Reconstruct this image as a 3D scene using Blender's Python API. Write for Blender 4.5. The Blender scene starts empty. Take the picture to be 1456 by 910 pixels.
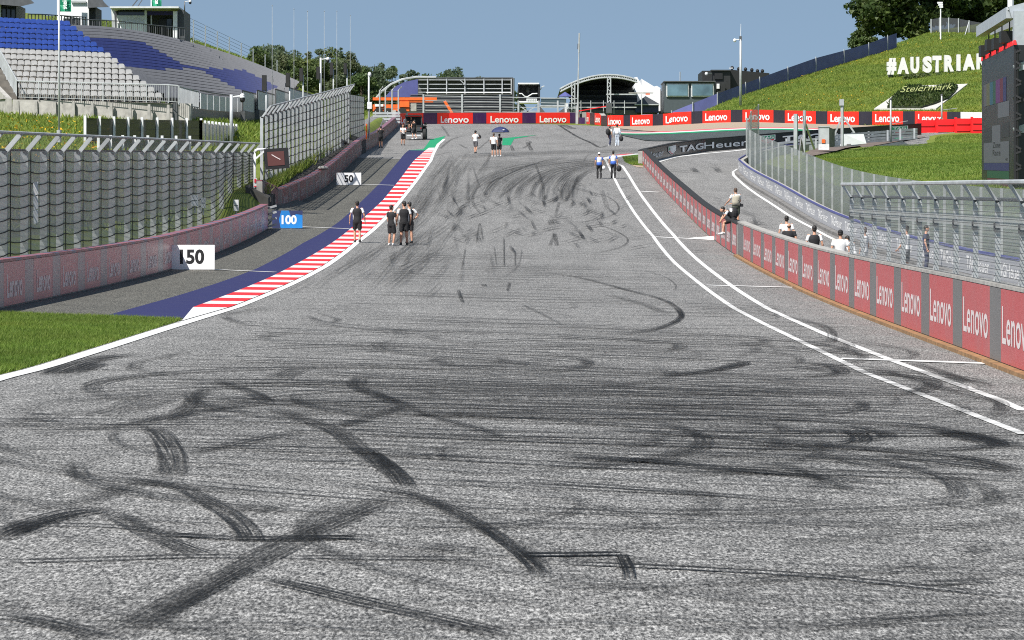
import bpy, bmesh, math, random
import numpy as np
from mathutils import Vector, Matrix
random.seed(7); rng = np.random.default_rng(7)
S = bpy.context.scene
COL = S.collection
F = 5167.0; CX = 728.0; HY = 342.0          # calibration of the photograph: focal length, centre column, horizon row
R = math.radians
YSTEP = 2.0

# ------------------------------------------------------------------ terrain
_P = [(-80,-4.0),(-40,-3.6),(0,-3.2),(25,-2.9),(72,-2.19),(122,-1.30),(172,0.33),(222,3.18),(265,6.0),(300,7.75),(330,9.25),(365,11.05),(400,12.85),(440,14.0),(520,14.6),(900,15.0),(4000,15.0)]
def _hermite(x):
    ps = _P
    if x <= ps[0][0]: return ps[0][1]
    if x >= ps[-1][0]: return ps[-1][1]
    for i in range(len(ps)-1):
        if x <= ps[i+1][0]: break
    def slope(k):
        if k <= 0: return (ps[1][1]-ps[0][1])/(ps[1][0]-ps[0][0])
        if k >= len(ps)-1: return 0.0
        a, b, c = ps[k-1], ps[k], ps[k+1]
        d1 = (b[1]-a[1])/(b[0]-a[0]); d2 = (c[1]-b[1])/(c[0]-b[0])
        return (d1*(c[0]-b[0])+d2*(b[0]-a[0]))/(c[0]-a[0])
    (x0,y0),(x1,y1) = ps[i], ps[i+1]
    h = x1-x0; t = (x-x0)/h; m0, m1 = slope(i)*h, slope(i+1)*h
    return (2*t**3-3*t*t+1)*y0+(t**3-2*t*t+t)*m0+(-2*t**3+3*t*t)*y1+(t**3-t*t)*m1
_tab = {}
def zc(y):
    k = math.floor(y/YSTEP)
    a = _tab.get(k)
    if a is None: a = _tab[k] = _hermite(k*YSTEP)
    b = _tab.get(k+1)
    if b is None: b = _tab[k+1] = _hermite((k+1)*YSTEP)
    t = y/YSTEP-k
    return a*(1-t)+b*t
def ss(x, a, b):
    t = min(1, max(0, (x-a)/(b-a))); return t*t*(3-2*t)
def pl(x, pts):
    if x <= pts[0][0]: return pts[0][1]
    for (a,b),(c,d) in zip(pts, pts[1:]):
        if x <= c: return b+(d-b)*(x-a)/(c-a)
    return pts[-1][1]
def Yb(X): return min(400, max(300, 385-2*(X-9)))
def Yf(X): return 337+2.08*X
def ground(X, Y):
    w = 1-ss(Y, 240, 330)
    if X > 9.5:
        yb = Yb(X)
        z = zc(min(Y, yb))
        pit = -0.26*w+0.3*ss(Y,70,110)*(1-ss(Y,195,245))
        z += pit if X > 9.85 else (-0.26*w+(pit+0.26*w)*(X-9.5)/0.35)
        z += 1.0*ss(X,10,25)*ss(Y,275,320)
        k = 1-0.66*ss(Y,195,262)-0.22*ss(Y,272,296)
        k *= 1-ss(Y,304,322)
        xin = pl(Y, [(245,15.6),(258,17.6),(270,20.3),(280,24.8),(290,32.0),(296,34.2),(306,35.5),(318,36)])
        u = X-xin
        if u > 0: z += k*pl(u, [(0,0),(1.0,1.7),(15,2.7),(40,5),(80,6)])
        if X > 16 and Y > yb:
            z += 0.117*max(0, min(Y, Yf(X))-yb)
            if Y > Yf(X): z -= 0.03*min(Y-Yf(X), 200)
        if X > 75: z += 0.05*(min(X,200)-75)*ss(Y,60,160)*(1-ss(Y,330,400))
        return z
    z = zc(Y)
    z += -0.027*max(X,-14)*w
    if X < -12.3:
        far = ss(Y,172,184)
        hn = pl(-X, [(12.3,0),(14.8,0.1),(18.5,3.2),(22,3.5),(28,3.8),(40,4.2),(80,6)])
        hf = pl(-X, [(12.3,0.2),(13.3,1.1),(15.5,1.3),(18.5,2.6),(21,2.9),(24,3.4),(31.5,7.6),(40,10.5),(60,13),(90,14)])
        hl = pl(-X, [(12.3,0.2),(13.3,1.1),(15.5,1.2),(18.5,2.2),(21,2.4),(24,2.7),(31.5,3.4),(40,4.2),(90,6)])
        h2 = pl(-X, [(12.3,0.2),(13.3,1.1),(15.5,1.3),(18.5,3.2),(21,3.4),(24,3.7),(31.5,4.0),(40,4.5),(90,6)]); q2 = 1-ss(Y,232,256); hl = h2*q2+hl*(1-q2)
        hu = ss(Y,322,372); hf = hl*(1-hu)+hf*hu
        fade = ss(Y,20,90)*(1-ss(Y,520,640))
        end = 1-ss(Y,380,430)*(1-ss(-X,16,24))
        z += (hn*(1-far)+hf*far)*fade*end
    return z
def W(px, py, d): return Vector(((px-CX)/F*d, d, (HY-py)/F*d))
_gc = {}
def G(px, py, dmin=18.0, dmax=470.0):
    k = (round(px,2), round(py,2), dmin)
    if k in _gc: return _gc[k]
    a = (px-CX)/F; b = (HY-py)/F
    d = dmin; prev = d
    while d < dmax:
        if b*d <= ground(a*d, d): break
        prev = d; d += 1.0 if d < 120 else 2.0
    lo, hi = prev, d
    for _ in range(24):
        m = (lo+hi)/2
        if b*m <= ground(a*m, m): hi = m
        else: lo = m
    v = Vector((a*hi, hi, ground(a*hi, hi))); _gc[k] = v
    return v
def gp(X, Y, o=0.0): return Vector((X, Y, ground(X, Y)+o))

# ------------------------------------------------------------------ materials
M = {}
def nodes(name):
    m = bpy.data.materials.new(name); m.use_nodes = True
    nt = m.node_tree; b = nt.nodes['Principled BSDF']
    M[name] = m
    return m, nt, b
def N(nt, t, **kw):
    n = nt.nodes.new(t)
    for k, v in kw.items():
        if k.startswith('i_'): n.inputs[int(k[2:]) if k[2:].isdigit() else k[2:]].default_value = v
        else: setattr(n, k, v)
    return n
def noise(nt, scale, detail=3, rough=.55, vec=None, stretch=None):
    n = N(nt, 'ShaderNodeTexNoise'); n.inputs['Scale'].default_value = scale; n.inputs['Detail'].default_value = detail; n.inputs['Roughness'].default_value = rough
    if vec is None:
        g = N(nt, 'ShaderNodeNewGeometry'); vec = g.outputs['Position']
    if stretch:
        mp = N(nt, 'ShaderNodeVectorMath', operation='MULTIPLY'); mp.inputs[1].default_value = stretch
        nt.links.new(vec, mp.inputs[0]); vec = mp.outputs[0]
    nt.links.new(vec, n.inputs['Vector'])
    return n.outputs['Fac']
def ramp(nt, fac, stops):
    r = N(nt, 'ShaderNodeValToRGB'); e = r.color_ramp.elements
    while len(e) < len(stops): e.new(0.5)
    for el, (p, c) in zip(e, stops):
        el.position = p; el.color = c if len(c) == 4 else (*c, 1)
    nt.links.new(fac, r.inputs['Fac']); return r.outputs['Color']
def mixc(nt, fac, a, b, mode='MIX'):
    n = N(nt, 'ShaderNodeMix', data_type='RGBA', blend_type=mode)
    for s, v in ((0, fac), (6, a), (7, b)):
        if isinstance(v, (int, float)): n.inputs[s].default_value = v
        elif isinstance(v, tuple): n.inputs[s].default_value = v if len(v) == 4 else (*v, 1)
        else: nt.links.new(v, n.inputs[s])
    return n.outputs[2]
def mth(nt, op, a, b=None, clamp=False):
    n = N(nt, 'ShaderNodeMath', operation=op, use_clamp=clamp)
    for s, v in ((0, a), (1, b)):
        if v is None: continue
        if isinstance(v, (int, float)): n.inputs[s].default_value = v
        else: nt.links.new(v, n.inputs[s])
    return n.outputs[0]
def plain(name, c, rough=.6, metal=0.0, var=.18, scale=3.0, spec=None, coat=0):
    """a surface with slight procedural unevenness of tone and gloss"""
    m, nt, b = nodes(name)
    f = noise(nt, scale, 4)
    lo = tuple(x*(1-var) for x in c); hi = tuple(min(1, x*(1+var)) for x in c)
    col = ramp(nt, f, [(.3, lo), (.7, hi)])
    nt.links.new(col, b.inputs['Base Color'])
    b.inputs['Roughness'].default_value = rough; b.inputs['Metallic'].default_value = metal
    if spec is not None: b.inputs['Specular IOR Level'].default_value = spec
    if coat: b.inputs['Coat Weight'].default_value = coat
    return m
def emis(name, c, s):
    m, nt, b = nodes(name)
    b.inputs['Base Color'].default_value = (*[x*.3 for x in c], 1)
    b.inputs['Emission Color'].default_value = (*c, 1); b.inputs['Emission Strength'].default_value = s
    return m

# ------------------------------------------------------------------ mesh builder
class MB:
    def __init__(s): s.v = []; s.f = []; s.m = []
    def add(s, vs, fs, mi=0):
        o = len(s.v); s.v += [tuple(v) for v in vs]; s.f += [tuple(i+o for i in f) for f in fs]; s.m += [mi]*len(fs); return s
    def quad(s, a, b, c, d, mi=0): return s.add([a,b,c,d], [(0,1,2,3)], mi)
    def box(s, c, size, rz=0.0, mi=0, taper=1.0, M3=None):
        x, y, z = size[0]/2, size[1]/2, size[2]/2
        vs = []
        for dz in (-z, z):
            k = taper if dz > 0 else 1
            for dx, dy in ((-x,-y),(x,-y),(x,y),(-x,y)):
                p = Vector((dx*k, dy*k, dz))
                p = (M3 @ p) if M3 else Vector((p.x*math.cos(rz)-p.y*math.sin(rz), p.x*math.sin(rz)+p.y*math.cos(rz), p.z))
                vs.append(Vector(c)+p)
        return s.add(vs, [(3,2,1,0),(4,5,6,7),(0,1,5,4),(1,2,6,5),(2,3,7,6),(3,0,4,7)], mi)
    def tube(s, pts, r, n=6, mi=0, cap=True):
        pts = [Vector(p) for p in pts]; rs = r if isinstance(r, (list, tuple)) else [r]*len(pts)
        vs = []; fs = []
        ref = Vector((0,0,1))
        for i, p in enumerate(pts):
            t = (pts[min(i+1,len(pts)-1)]-pts[max(i-1,0)])
            if t.length < 1e-9: t = Vector((0,0,1))
            t.normalize()
            q = ref if abs(t.dot(ref)) < .95 else Vector((1,0,0))
            a = t.cross(q).normalized(); b = a.cross(t)
            ri = rs[i]; ra, rb = ri if isinstance(ri, tuple) else (ri, ri)
            for k in range(n):
                th = 2*math.pi*k/n+math.pi/n
                vs.append(p+a*(math.cos(th)*ra)+b*(math.sin(th)*rb))
        for i in range(len(pts)-1):
            for k in range(n):
                fs.append((i*n+k, i*n+(k+1)%n, (i+1)*n+(k+1)%n, (i+1)*n+k))
        if cap:
            fs.append(tuple(range(n))[::-1]); fs.append(tuple((len(pts)-1)*n+k for k in range(n)))
        return s.add(vs, fs, mi)
    def bar(s, a, b, w, h=None, mi=0):
        """rectangular bar from a to b"""
        h = h or w
        a, b = Vector(a), Vector(b); t = (b-a).normalized()
        q = Vector((0,0,1)) if abs(t.z) < .95 else Vector((0,1,0))
        u = t.cross(q).normalized(); v = u.cross(t)
        vs = [p+u*(sx*w/2)+v*(sy*h/2) for p in (a,b) for sx, sy in ((-1,-1),(1,-1),(1,1),(-1,1))]
        return s.add(vs, [(3,2,1,0),(4,5,6,7),(0,1,5,4),(1,2,6,5),(2,3,7,6),(3,0,4,7)], mi)
    def ell(s, c, r, n=10, m=7, mi=0, M3=None):
        vs = []; fs = []
        for i in range(m+1):
            ph = math.pi*i/m
            for k in range(n):
                th = 2*math.pi*k/n
                p = Vector((r[0]*math.sin(ph)*math.cos(th), r[1]*math.sin(ph)*math.sin(th), r[2]*math.cos(ph)))
                vs.append(Vector(c)+((M3 @ p) if M3 else p))
        for i in range(m):
            for k in range(n): fs.append((i*n+k, (i+1)*n+k, (i+1)*n+(k+1)%n, i*n+(k+1)%n))
        return s.add(vs, fs, mi)
    def loft(s, rings, mi=0, cap=True):
        n = len(rings[0]); vs = [p for r in rings for p in r]; fs = []
        for i in range(len(rings)-1):
            for k in range(n): fs.append((i*n+k, i*n+(k+1)%n, (i+1)*n+(k+1)%n, (i+1)*n+k))
        if cap: fs.append(tuple(range(n))[::-1]); fs.append(tuple((len(rings)-1)*n+k for k in range(n)))
        return s.add(vs, fs, mi)
    def prism(s, poly, off, mi=0):
        """polygon (3D points) pushed along off"""
        n = len(poly); o = Vector(off)
        vs = [Vector(p) for p in poly]+[Vector(p)+o for p in poly]
        return s.add(vs, [tuple(range(n))[::-1], tuple(range(n,2*n))]+[(i,(i+1)%n,n+(i+1)%n,n+i) for i in range(n)], mi)
    def xf(s, Mx, start=0):
        for i in range(start, len(s.v)): s.v[i] = tuple(Mx @ Vector(s.v[i]))
        return s
    def mesh(s, name, mats, smooth=False, uv=None):
        me = bpy.data.meshes.new(name); me.from_pydata(s.v, [], s.f)
        mats = mats if isinstance(mats, (list, tuple)) else [mats]
        for m in mats: me.materials.append(M[m] if isinstance(m, str) else m)
        if len(mats) > 1: me.polygons.foreach_set('material_index', s.m)
        if smooth: me.polygons.foreach_set('use_smooth', [True]*len(me.polygons))
        me.update()
        return me
def fixn(me):
    bm = bmesh.new(); bm.from_mesh(me); bmesh.ops.recalc_face_normals(bm, faces=bm.faces[:]); bm.to_mesh(me); bm.free(); return me
def top(name, mb, mats, label=None, cat=None, group=None, kind=None, smooth=False, origin=None, fix=True):
    """one top-level mesh, its origin moved to its base"""
    if not isinstance(mb, bpy.types.Mesh):
        me = mb.mesh(name, mats, smooth)
    else: me = mb
    if fix and len(me.polygons) < 60000: fixn(me)
    if origin is None and kind is None:
        co = np.empty(len(me.vertices)*3); me.vertices.foreach_get('co', co); co = co.reshape(-1,3)
        origin = Vector(((co[:,0].min()+co[:,0].max())/2, (co[:,1].min()+co[:,1].max())/2, co[:,2].min()))
    o = bpy.data.objects.new(name, me); COL.objects.link(o)
    if origin is not None:
        me.transform(Matrix.Translation(-Vector(origin))); o.location = origin
    tag(o, label, cat, group, kind); return o
def tag(o, label=None, cat=None, group=None, kind=None):
    if label: o['label'] = label
    if cat: o['category'] = cat
    if group: o['group'] = group
    if kind: o['kind'] = kind
    return o
def empty(name, loc, label, cat, group=None):
    o = bpy.data.objects.new(name, None); COL.objects.link(o); o.location = loc; o.empty_display_size = .2
    return tag(o, label, cat, group)
def part(name, mb, mats, parent, smooth=False, label=None, fix=True):
    """a part (or sub-part) built in world coordinates under its thing"""
    me = mb.mesh(name, mats, smooth) if isinstance(mb, MB) else mb
    if fix and len(me.polygons) < 60000: fixn(me)
    o = bpy.data.objects.new(name, me); COL.objects.link(o); o.parent = parent
    p = parent; loc = Vector((0,0,0))
    while p: loc += Vector(p.location); p = p.parent
    o.location = -loc
    if label: o['label'] = label
    return o
def copy_tree(o, dloc, parent=None):
    """copy a thing with its parts; only the root moves"""
    c = o.copy(); COL.objects.link(c)
    if parent: c.parent = parent
    else: c.location = Vector(o.location)+Vector(dloc)
    for ch in o.children: copy_tree(ch, None, c)
    return c
# ------------------------------------------------------------------ text
_tx = {}
def glyphs(s, offset=0.0, shear=0.0, space=1.0):
    k = (s, offset, shear, space)
    if k not in _tx:
        cu = bpy.data.curves.new('t', 'FONT'); cu.body = s; cu.size = 1; cu.offset = offset; cu.shear = shear; cu.space_character = space; cu.resolution_u = 4
        ob = bpy.data.objects.new('t', cu); COL.objects.link(ob)
        dg = bpy.context.evaluated_depsgraph_get(); dg.update()
        me = bpy.data.meshes.new_from_object(ob.evaluated_get(dg))
        v = [tuple(x.co) for x in me.vertices]; f = [tuple(p.vertices) for p in me.polygons]
        bpy.data.objects.remove(ob); bpy.data.curves.remove(cu); bpy.data.meshes.remove(me)
        xs = [a[0] for a in v]; ys = [a[1] for a in v]; x0, x1, y0, y1 = min(xs), max(xs), min(ys), max(ys)
        _tx[k] = ([((a[0]-x0)/(x1-x0), (a[1]-y0)/(y1-y0)) for a in v], f, (x1-x0)/(y1-y0))
    return _tx[k]
def text(mb, s, org, u, v, w, h, offset=.0, mi=0, depth=0.0, shear=0.0, space=1.0):
    """letters whose bounding box starts at org and spans w along u and h along v"""
    vs, fs, _ = glyphs(s, offset, shear, space)
    org, u, v = Vector(org), Vector(u).normalized(), Vector(v).normalized()
    n = u.cross(v)
    P = [org+u*(a*w)+v*(b*h)+n*depth for a, b in vs]
    mb.add(P, fs, mi)
    if depth:
        Q = [p-n*depth for p in P]
        mb.add(Q, [f[::-1] for f in fs], mi)
        ed = {}
        for f in fs:
            for i in range(len(f)):
                e = (f[i], f[(i+1)%len(f)])
                if (e[1],e[0]) in ed: del ed[(e[1],e[0])]
                else: ed[e] = 1
        for a, b in ed: mb.add([P[a],P[b],Q[b],Q[a]], [(3,2,1,0)], mi)
    return mb
SKY_LIFT = .30; SKY_SAT = .80; SKY_STR = .083; SUN_STR = 4.4; EXPOSURE = 0.72
# ================================================================== WORLD, SUN, CAMERA
wd = bpy.data.worlds.new('World'); S.world = wd; wd.use_nodes = True
nt = wd.node_tree; bg = nt.nodes['Background']
sky = N(nt, 'ShaderNodeTexSky', sky_type='NISHITA', sun_disc=False, altitude=700.0, air_density=1.0, dust_density=0.4, ozone_density=1.6)
SUN = Vector((-0.44, -0.57, 0.85)).normalized()
sky.sun_elevation = math.asin(SUN.z); sky.sun_rotation = math.atan2(SUN.x, SUN.y)
tc = N(nt, 'ShaderNodeTexCoord'); va = N(nt, 'ShaderNodeVectorMath', operation='ADD'); va.inputs[1].default_value = (0,0,SKY_LIFT)
vn = N(nt, 'ShaderNodeVectorMath', operation='NORMALIZE')
nt.links.new(tc.outputs['Generated'], va.inputs[0]); nt.links.new(va.outputs[0], vn.inputs[0]); nt.links.new(vn.outputs[0], sky.inputs['Vector'])
hs = N(nt, 'ShaderNodeHueSaturation'); hs.inputs['Saturation'].default_value = SKY_SAT; hs.inputs['Hue'].default_value = .485
nt.links.new(sky.outputs[0], hs.inputs['Color']); nt.links.new(hs.outputs[0], bg.inputs['Color']); bg.inputs['Strength'].default_value = SKY_STR
L = bpy.data.lights.new('sun', 'SUN'); L.energy = SUN_STR; L.angle = R(.55); L.color = (1, .955, .89)
lo = bpy.data.objects.new('sun', L); COL.objects.link(lo); lo.rotation_euler = SUN.to_track_quat('Z', 'Y').to_euler()
cam = bpy.data.cameras.new('camera'); co = bpy.data.objects.new('camera', cam); COL.objects.link(co); S.camera = co
co.rotation_euler = (R(90), 0, 0); cam.sensor_fit = 'HORIZONTAL'; cam.sensor_width = 36; cam.lens = F/1456*36
cam.shift_y = (HY-455)/1456; cam.clip_start = .5; cam.clip_end = 9000
vs = S.view_settings; vs.view_transform = 'Standard'; vs.look = 'None'; vs.exposure = EXPOSURE; vs.gamma = 1; vs.use_curve_mapping = False
S.cycles.transparent_max_bounces = 48; S.cycles.max_bounces = 6; S.cycles.diffuse_bounces = 3; S.cycles.caustics_reflective = False; S.cycles.caustics_refractive = False
S.cycles.use_denoising = False; S.cycles.filter_width = 1.05; S.cycles.sample_clamp_indirect = 4

# ================================================================== GROUND MATERIALS
def asphalt(name, c, grain=1.0, tint=(1,1,1)):
    m, nt, b = nodes(name)
    n1 = noise(nt, 38, 3, .75, stretch=(1,.2,1)); n2 = noise(nt, 11, 4, .7, stretch=(1,.4,1)); n3 = noise(nt, .55, 4, .6); n4 = noise(nt, .9, 3, .6, stretch=(1,.06,1))
    lo = tuple(x*.22 for x in c); mi = tuple(x*1.25 for x in c); hi = tuple(min(1,x*3.3) for x in c)
    a = ramp(nt, n1, [(.36, lo), (.5, mi), (.66, hi)])
    k = ramp(nt, n2, [(.38,(.62,)*3),(.62,(1.0,)*3)])
    a = mixc(nt, grain, a, k, 'MULTIPLY')
    k3 = mth(nt, 'MULTIPLY_ADD', n3, .5); nt.nodes[-1].inputs[2].default_value = .75
    a = mixc(nt, 1.0, a, k3, 'MULTIPLY')
    k4 = mth(nt, 'MULTIPLY_ADD', n4, .5); nt.nodes[-1].inputs[2].default_value = .75
    a = mixc(nt, 1.0, a, k4, 'MULTIPLY')
    nt.links.new(a, b.inputs['Base Color']); b.inputs['Roughness'].default_value = .78; b.inputs['Specular IOR Level'].default_value = .35
    bp = N(nt, 'ShaderNodeBump'); bp.inputs['Strength'].default_value = .35; bp.inputs['Distance'].default_value = .01
    nt.links.new(n1, bp.inputs['Height']); nt.links.new(bp.outputs[0], b.inputs['Normal'])
    return m
asphalt('asphalt', (.160,.158,.154)); asphalt('runoff_asphalt', (.082,.080,.070)); asphalt('pale_asphalt', (.165,.162,.158)); asphalt('dark_asphalt', (.045,.055,.055))
def grassmat(name, cols, scale=.35):
    m, nt, b = nodes(name)
    n1 = noise(nt, scale, 5, .65); n2 = noise(nt, 9, 3, .7)
    a = ramp(nt, n1, [(.32, cols[0]), (.5, cols[1]), (.68, cols[2])])
    k = mth(nt, 'MULTIPLY_ADD', n2, 1.1); nt.nodes[-1].inputs[2].default_value = .45
    a = mixc(nt, 1.0, a, k, 'MULTIPLY')
    nt.links.new(a, b.inputs['Base Color']); b.inputs['Roughness'].default_value = .75; b.inputs['Specular IOR Level'].default_value = .2
    return m
grassmat('grass_soil', ((.11,.145,.024),(.14,.18,.03),(.175,.195,.04)))
grassmat('lawn', ((.045,.10,.010),(.075,.145,.014),(.11,.17,.02)), .8)
grassmat('meadow', ((.045,.085,.010),(.085,.125,.014),(.135,.15,.02)), .5)
def blademat(name, c1, c2, c3, trans=.35):
    m, nt, b = nodes(name)
    oi = N(nt, 'ShaderNodeAttribute', attribute_name='tone')
    a = ramp(nt, oi.outputs['Fac'], [(0, c1), (.5, c2), (1, c3)])
    n3 = noise(nt, .5, 3, .6); k = mth(nt, 'MULTIPLY_ADD', n3, 1.0); nt.nodes[-1].inputs[2].default_value = .5
    a = mixc(nt, 1.0, a, k, 'MULTIPLY')
    a = mixc(nt, 1.0, a, ramp(nt, noise(nt, .11, 4, .65), [(.36,(.78,.86,.8)),(.5,(1,1,1)),(.66,(1.25,1.08,.9))]), 'MULTIPLY')
    nt.links.new(a, b.inputs['Base Color']); b.inputs['Roughness'].default_value = .55; b.inputs['Specular IOR Level'].default_value = .25
    tr = N(nt, 'ShaderNodeBsdfTranslucent'); nt.links.new(a, tr.inputs['Color'])
    mx = N(nt, 'ShaderNodeMixShader'); mx.inputs[0].default_value = trans
    nt.links.new(b.outputs[0], mx.inputs[1]); nt.links.new(tr.outputs[0], mx.inputs[2]); nt.links.new(mx.outputs[0], nt.nodes['Material Output'].inputs[0])
    return m
blademat('blade_lawn', (.125,.20,.030), (.175,.27,.045), (.28,.345,.085), .5)
blademat('blade_meadow', (.15,.225,.038), (.205,.285,.052), (.30,.345,.085), .5)
blademat('flower_yellow', (.55,.36,.02), (.62,.45,.03), (.6,.25,.02), .2)
blademat('leaf_dark', (.022,.042,.010), (.042,.070,.017), (.08,.11,.03), .3)
blademat('leaf_mid', (.06,.10,.035), (.095,.14,.05), (.15,.19,.075), .4)
blademat('leaf_pale', (.05,.085,.025), (.08,.12,.04), (.13,.17,.07), .3)
blademat('leaf_hazed', (.085,.12,.07), (.12,.16,.095), (.17,.21,.125), .45)  # distant leaves, greyed so the haze sits in the leaf colour
def gravelmat():
    m, nt, b = nodes('gravel')
    a = ramp(nt, noise(nt, 14, 3, .7), [(.3,(.22,.17,.12)),(.7,(.42,.34,.26))]); nt.links.new(a, b.inputs['Base Color']); b.inputs['Roughness'].default_value = .9
gravelmat()
def paint(name, c, wear=.35, rough=.55):
    m, nt, b = nodes(name)
    n = noise(nt, 16, 4, .7); n2 = noise(nt, 1.2, 4, .6)
    f = mth(nt, 'MULTIPLY', ramp(nt, n, [(.55,(0,0,0)),(.8,(1,1,1))]), wear)
    a = mixc(nt, f, c, tuple(x*.45+.04 for x in c))
    f2 = mth(nt, 'MULTIPLY', ramp(nt, n2, [(.5,(0,0,0)),(.85,(1,1,1))]), wear*.8)
    a = mixc(nt, f2, a, tuple(x*.55+.04 for x in c))
    nt.links.new(a, b.inputs['Base Color']); b.inputs['Roughness'].default_value = rough; b.inputs['Specular IOR Level'].default_value = .3
paint('paint_white', (.66,.66,.65), .45); paint('paint_red', (.62,.020,.025)); paint('paint_blue', (.022,.024,.092), .4, .75); paint('paint_green', (.012,.27,.115), .2); paint('paint_pink', (.6,.10,.12), .3)

# ================================================================== GROUND SHEETS
def frange(a, b, s):
    n = max(1, round((b-a)/s)); return [a+(b-a)*i/n for i in range(n+1)]
xs = sorted(set([-3000,-1500,-700,-300,-160]+frange(-120,-46,6)+frange(-44,-24,1)+frange(-23.5,-12,.5)+[-12.3,-13.3,-10,-8,-5,-2,0,3,6,8,9.5,9.85]+frange(10,22,.6)+frange(22.8,64,1.2)+frange(68,120,6)+[150,200,300,600,1500,3000]))
ys = sorted(set([-80,-40]+frange(0,460,YSTEP)+frange(470,700,12)+[760,900,1200,2000,4000]))
mb = MB()
mb.v = [(x, y, ground(x, y)) for y in ys for x in xs]
nx = len(xs)
mb.f = [(j*nx+i, j*nx+i+1, (j+1)*nx+i+1, (j+1)*nx+i) for j in range(len(ys)-1) for i in range(nx-1)]; mb.m = [0]*len(mb.f)
top('ground', mb, 'grass_soil', kind='structure', smooth=True, fix=False)
def interp(pts, y):
    return pl(y, pts)
def ysheet(name, y0, y1, left, right, off, mat, ncol=6, kind='structure', step=YSTEP):
    """a sheet over the ground between two edges given as functions (or lists) of distance"""
    lf = left if callable(left) else (lambda y, L=left: pl(y, L)); rf = right if callable(right) else (lambda y, L=right: pl(y, L))
    yy = sorted(set([y0, y1]+[k*step for k in range(math.ceil(y0/step), math.floor(y1/step)+1)]))
    mb = MB(); ys2 = yy
    for y in ys2:
        a, b = lf(y), rf(y)
        for i in range(ncol+1):
            x = a+(b-a)*i/ncol; mb.v.append((x, y, ground(x, y)+off))
    n = ncol+1
    mb.f = [(j*n+i, j*n+i+1, (j+1)*n+i+1, (j+1)*n+i) for j in range(len(ys2)-1) for i in range(ncol)]; mb.m = [0]*len(mb.f)
    return top(name, mb, mat, kind=kind, fix=False)
def edge(pxs):
    """photograph outline points -> (distance, x) list on the ground"""
    p = [G(*q) for q in pxs]; return sorted((v.y, v.x) for v in p)
E_white = edge([(0,543),(68.7,526),(171.7,493),(274.7,459.5),(343,438),(412,408.7),(468,379.4),(512.8,344.4),(552,310),(592.6,260),(614.8,229),(625.5,205.3),(633.8,198)])
E_white_in = edge([(0,537.5),(68.7,520),(171.7,487.7),(254,464),(336.5,436),(405,404),(459,375.5),(505,341),(545,306.5),(586,259),(608,229),(622,203.5),(631.5,197.5)])
E_strip = edge([(256,460.5),(274.7,438),(391.5,391.5),(460,353.7),(499.6,324.6),(523,304.8),(544.4,285),(561.6,264),(588.4,229),(597.5,221),(613,208)])
E_blue = edge([(147.7,450.6),(257.6,419.7),(364,383),(431,346),(481.7,316),(509.4,291),(540,261),(567.8,228.4),(581.8,213.5)])
E_green = edge([(581.8,213.5),(601.6,212.7),(612,198.7),(632,193.8)])
E_white_in = [(y, x-(.24 if y > 86 else .30)) for y, x in E_white]
def pit_in(Y): return pl(Y, [(245,15.3),(258,17.3),(270,20.0),(280,24.5),(290,31.7),(296,33.9),(306,35.2)])
ysheet('runoff_asphalt', 78.5, 300, lambda y: -12.6, lambda y: -1 if y < 200 else -4, .008, 'runoff_asphalt', 8)
ysheet('track_asphalt', 4, 258, lambda y: pl(y, E_white_in)-.08 if y < 280 else -6, lambda y: 9.48, .014, 'asphalt', 8)
ysheet('corner_asphalt', 258, 398, lambda y: -13.0 if y < 275 else -14.5, lambda y: max(17.3, pit_in(y)) if y < 306 else min(46, 9+(385-y)/2, 35.2+(y-306)*1.2), .016, 'pale_asphalt', 46)
ysheet('pit_exit_lane', 55, 258, lambda y: 9.87, lambda y: pit_in(y)-.02, .014, 'pale_asphalt', 6)
# turn one seen edge-on: dark painted run-off, kerb lines and the gravel bed in front of the far barrier
def xsheet(name, x0, x1, ya, yb, off, mat, n=30, rows=6):
    mb = MB()
    for i in range(n+1):
        x = x0+(x1-x0)*i/n
        for j in range(rows+1):
            y = ya(x)+(yb(x)-ya(x))*j/rows; mb.v.append((x, y, ground(x, y)+off))
    r = rows+1
    mb.f = [(i*r+j, (i+1)*r+j, (i+1)*r+j+1, i*r+j+1) for i in range(n) for j in range(rows)]; mb.m = [0]*len(mb.f)
    return top(name, mb, mat, kind='structure', fix=False)
xsheet('gravel_bed', 10.5, 48, lambda x: max(Yb(x)-26+max(0,(14-x))*5, 314 if x > 33 else 0), lambda x: Yb(x), .07, 'gravel')
xsheet('turn_kerb_red', 10.6, 32.5, lambda x: Yb(x)-30, lambda x: Yb(x)-26.5, .09, 'paint_pink')
xsheet('turn_kerb_white', 10.4, 32.5, lambda x: Yb(x)-33.5, lambda x: Yb(x)-30, .09, 'paint_white')
xsheet('turn_kerb_green', 10.2, 32.5, lambda x: Yb(x)-38, lambda x: Yb(x)-33.5, .09, 'paint_green')
xsheet('painted_runoff', 10.2, 32, lambda x: Yb(x)-62 if x > 11.8 else Yb(x)-62+(11.8-x)*14, lambda x: Yb(x)-38, .075, 'dark_asphalt')
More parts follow.
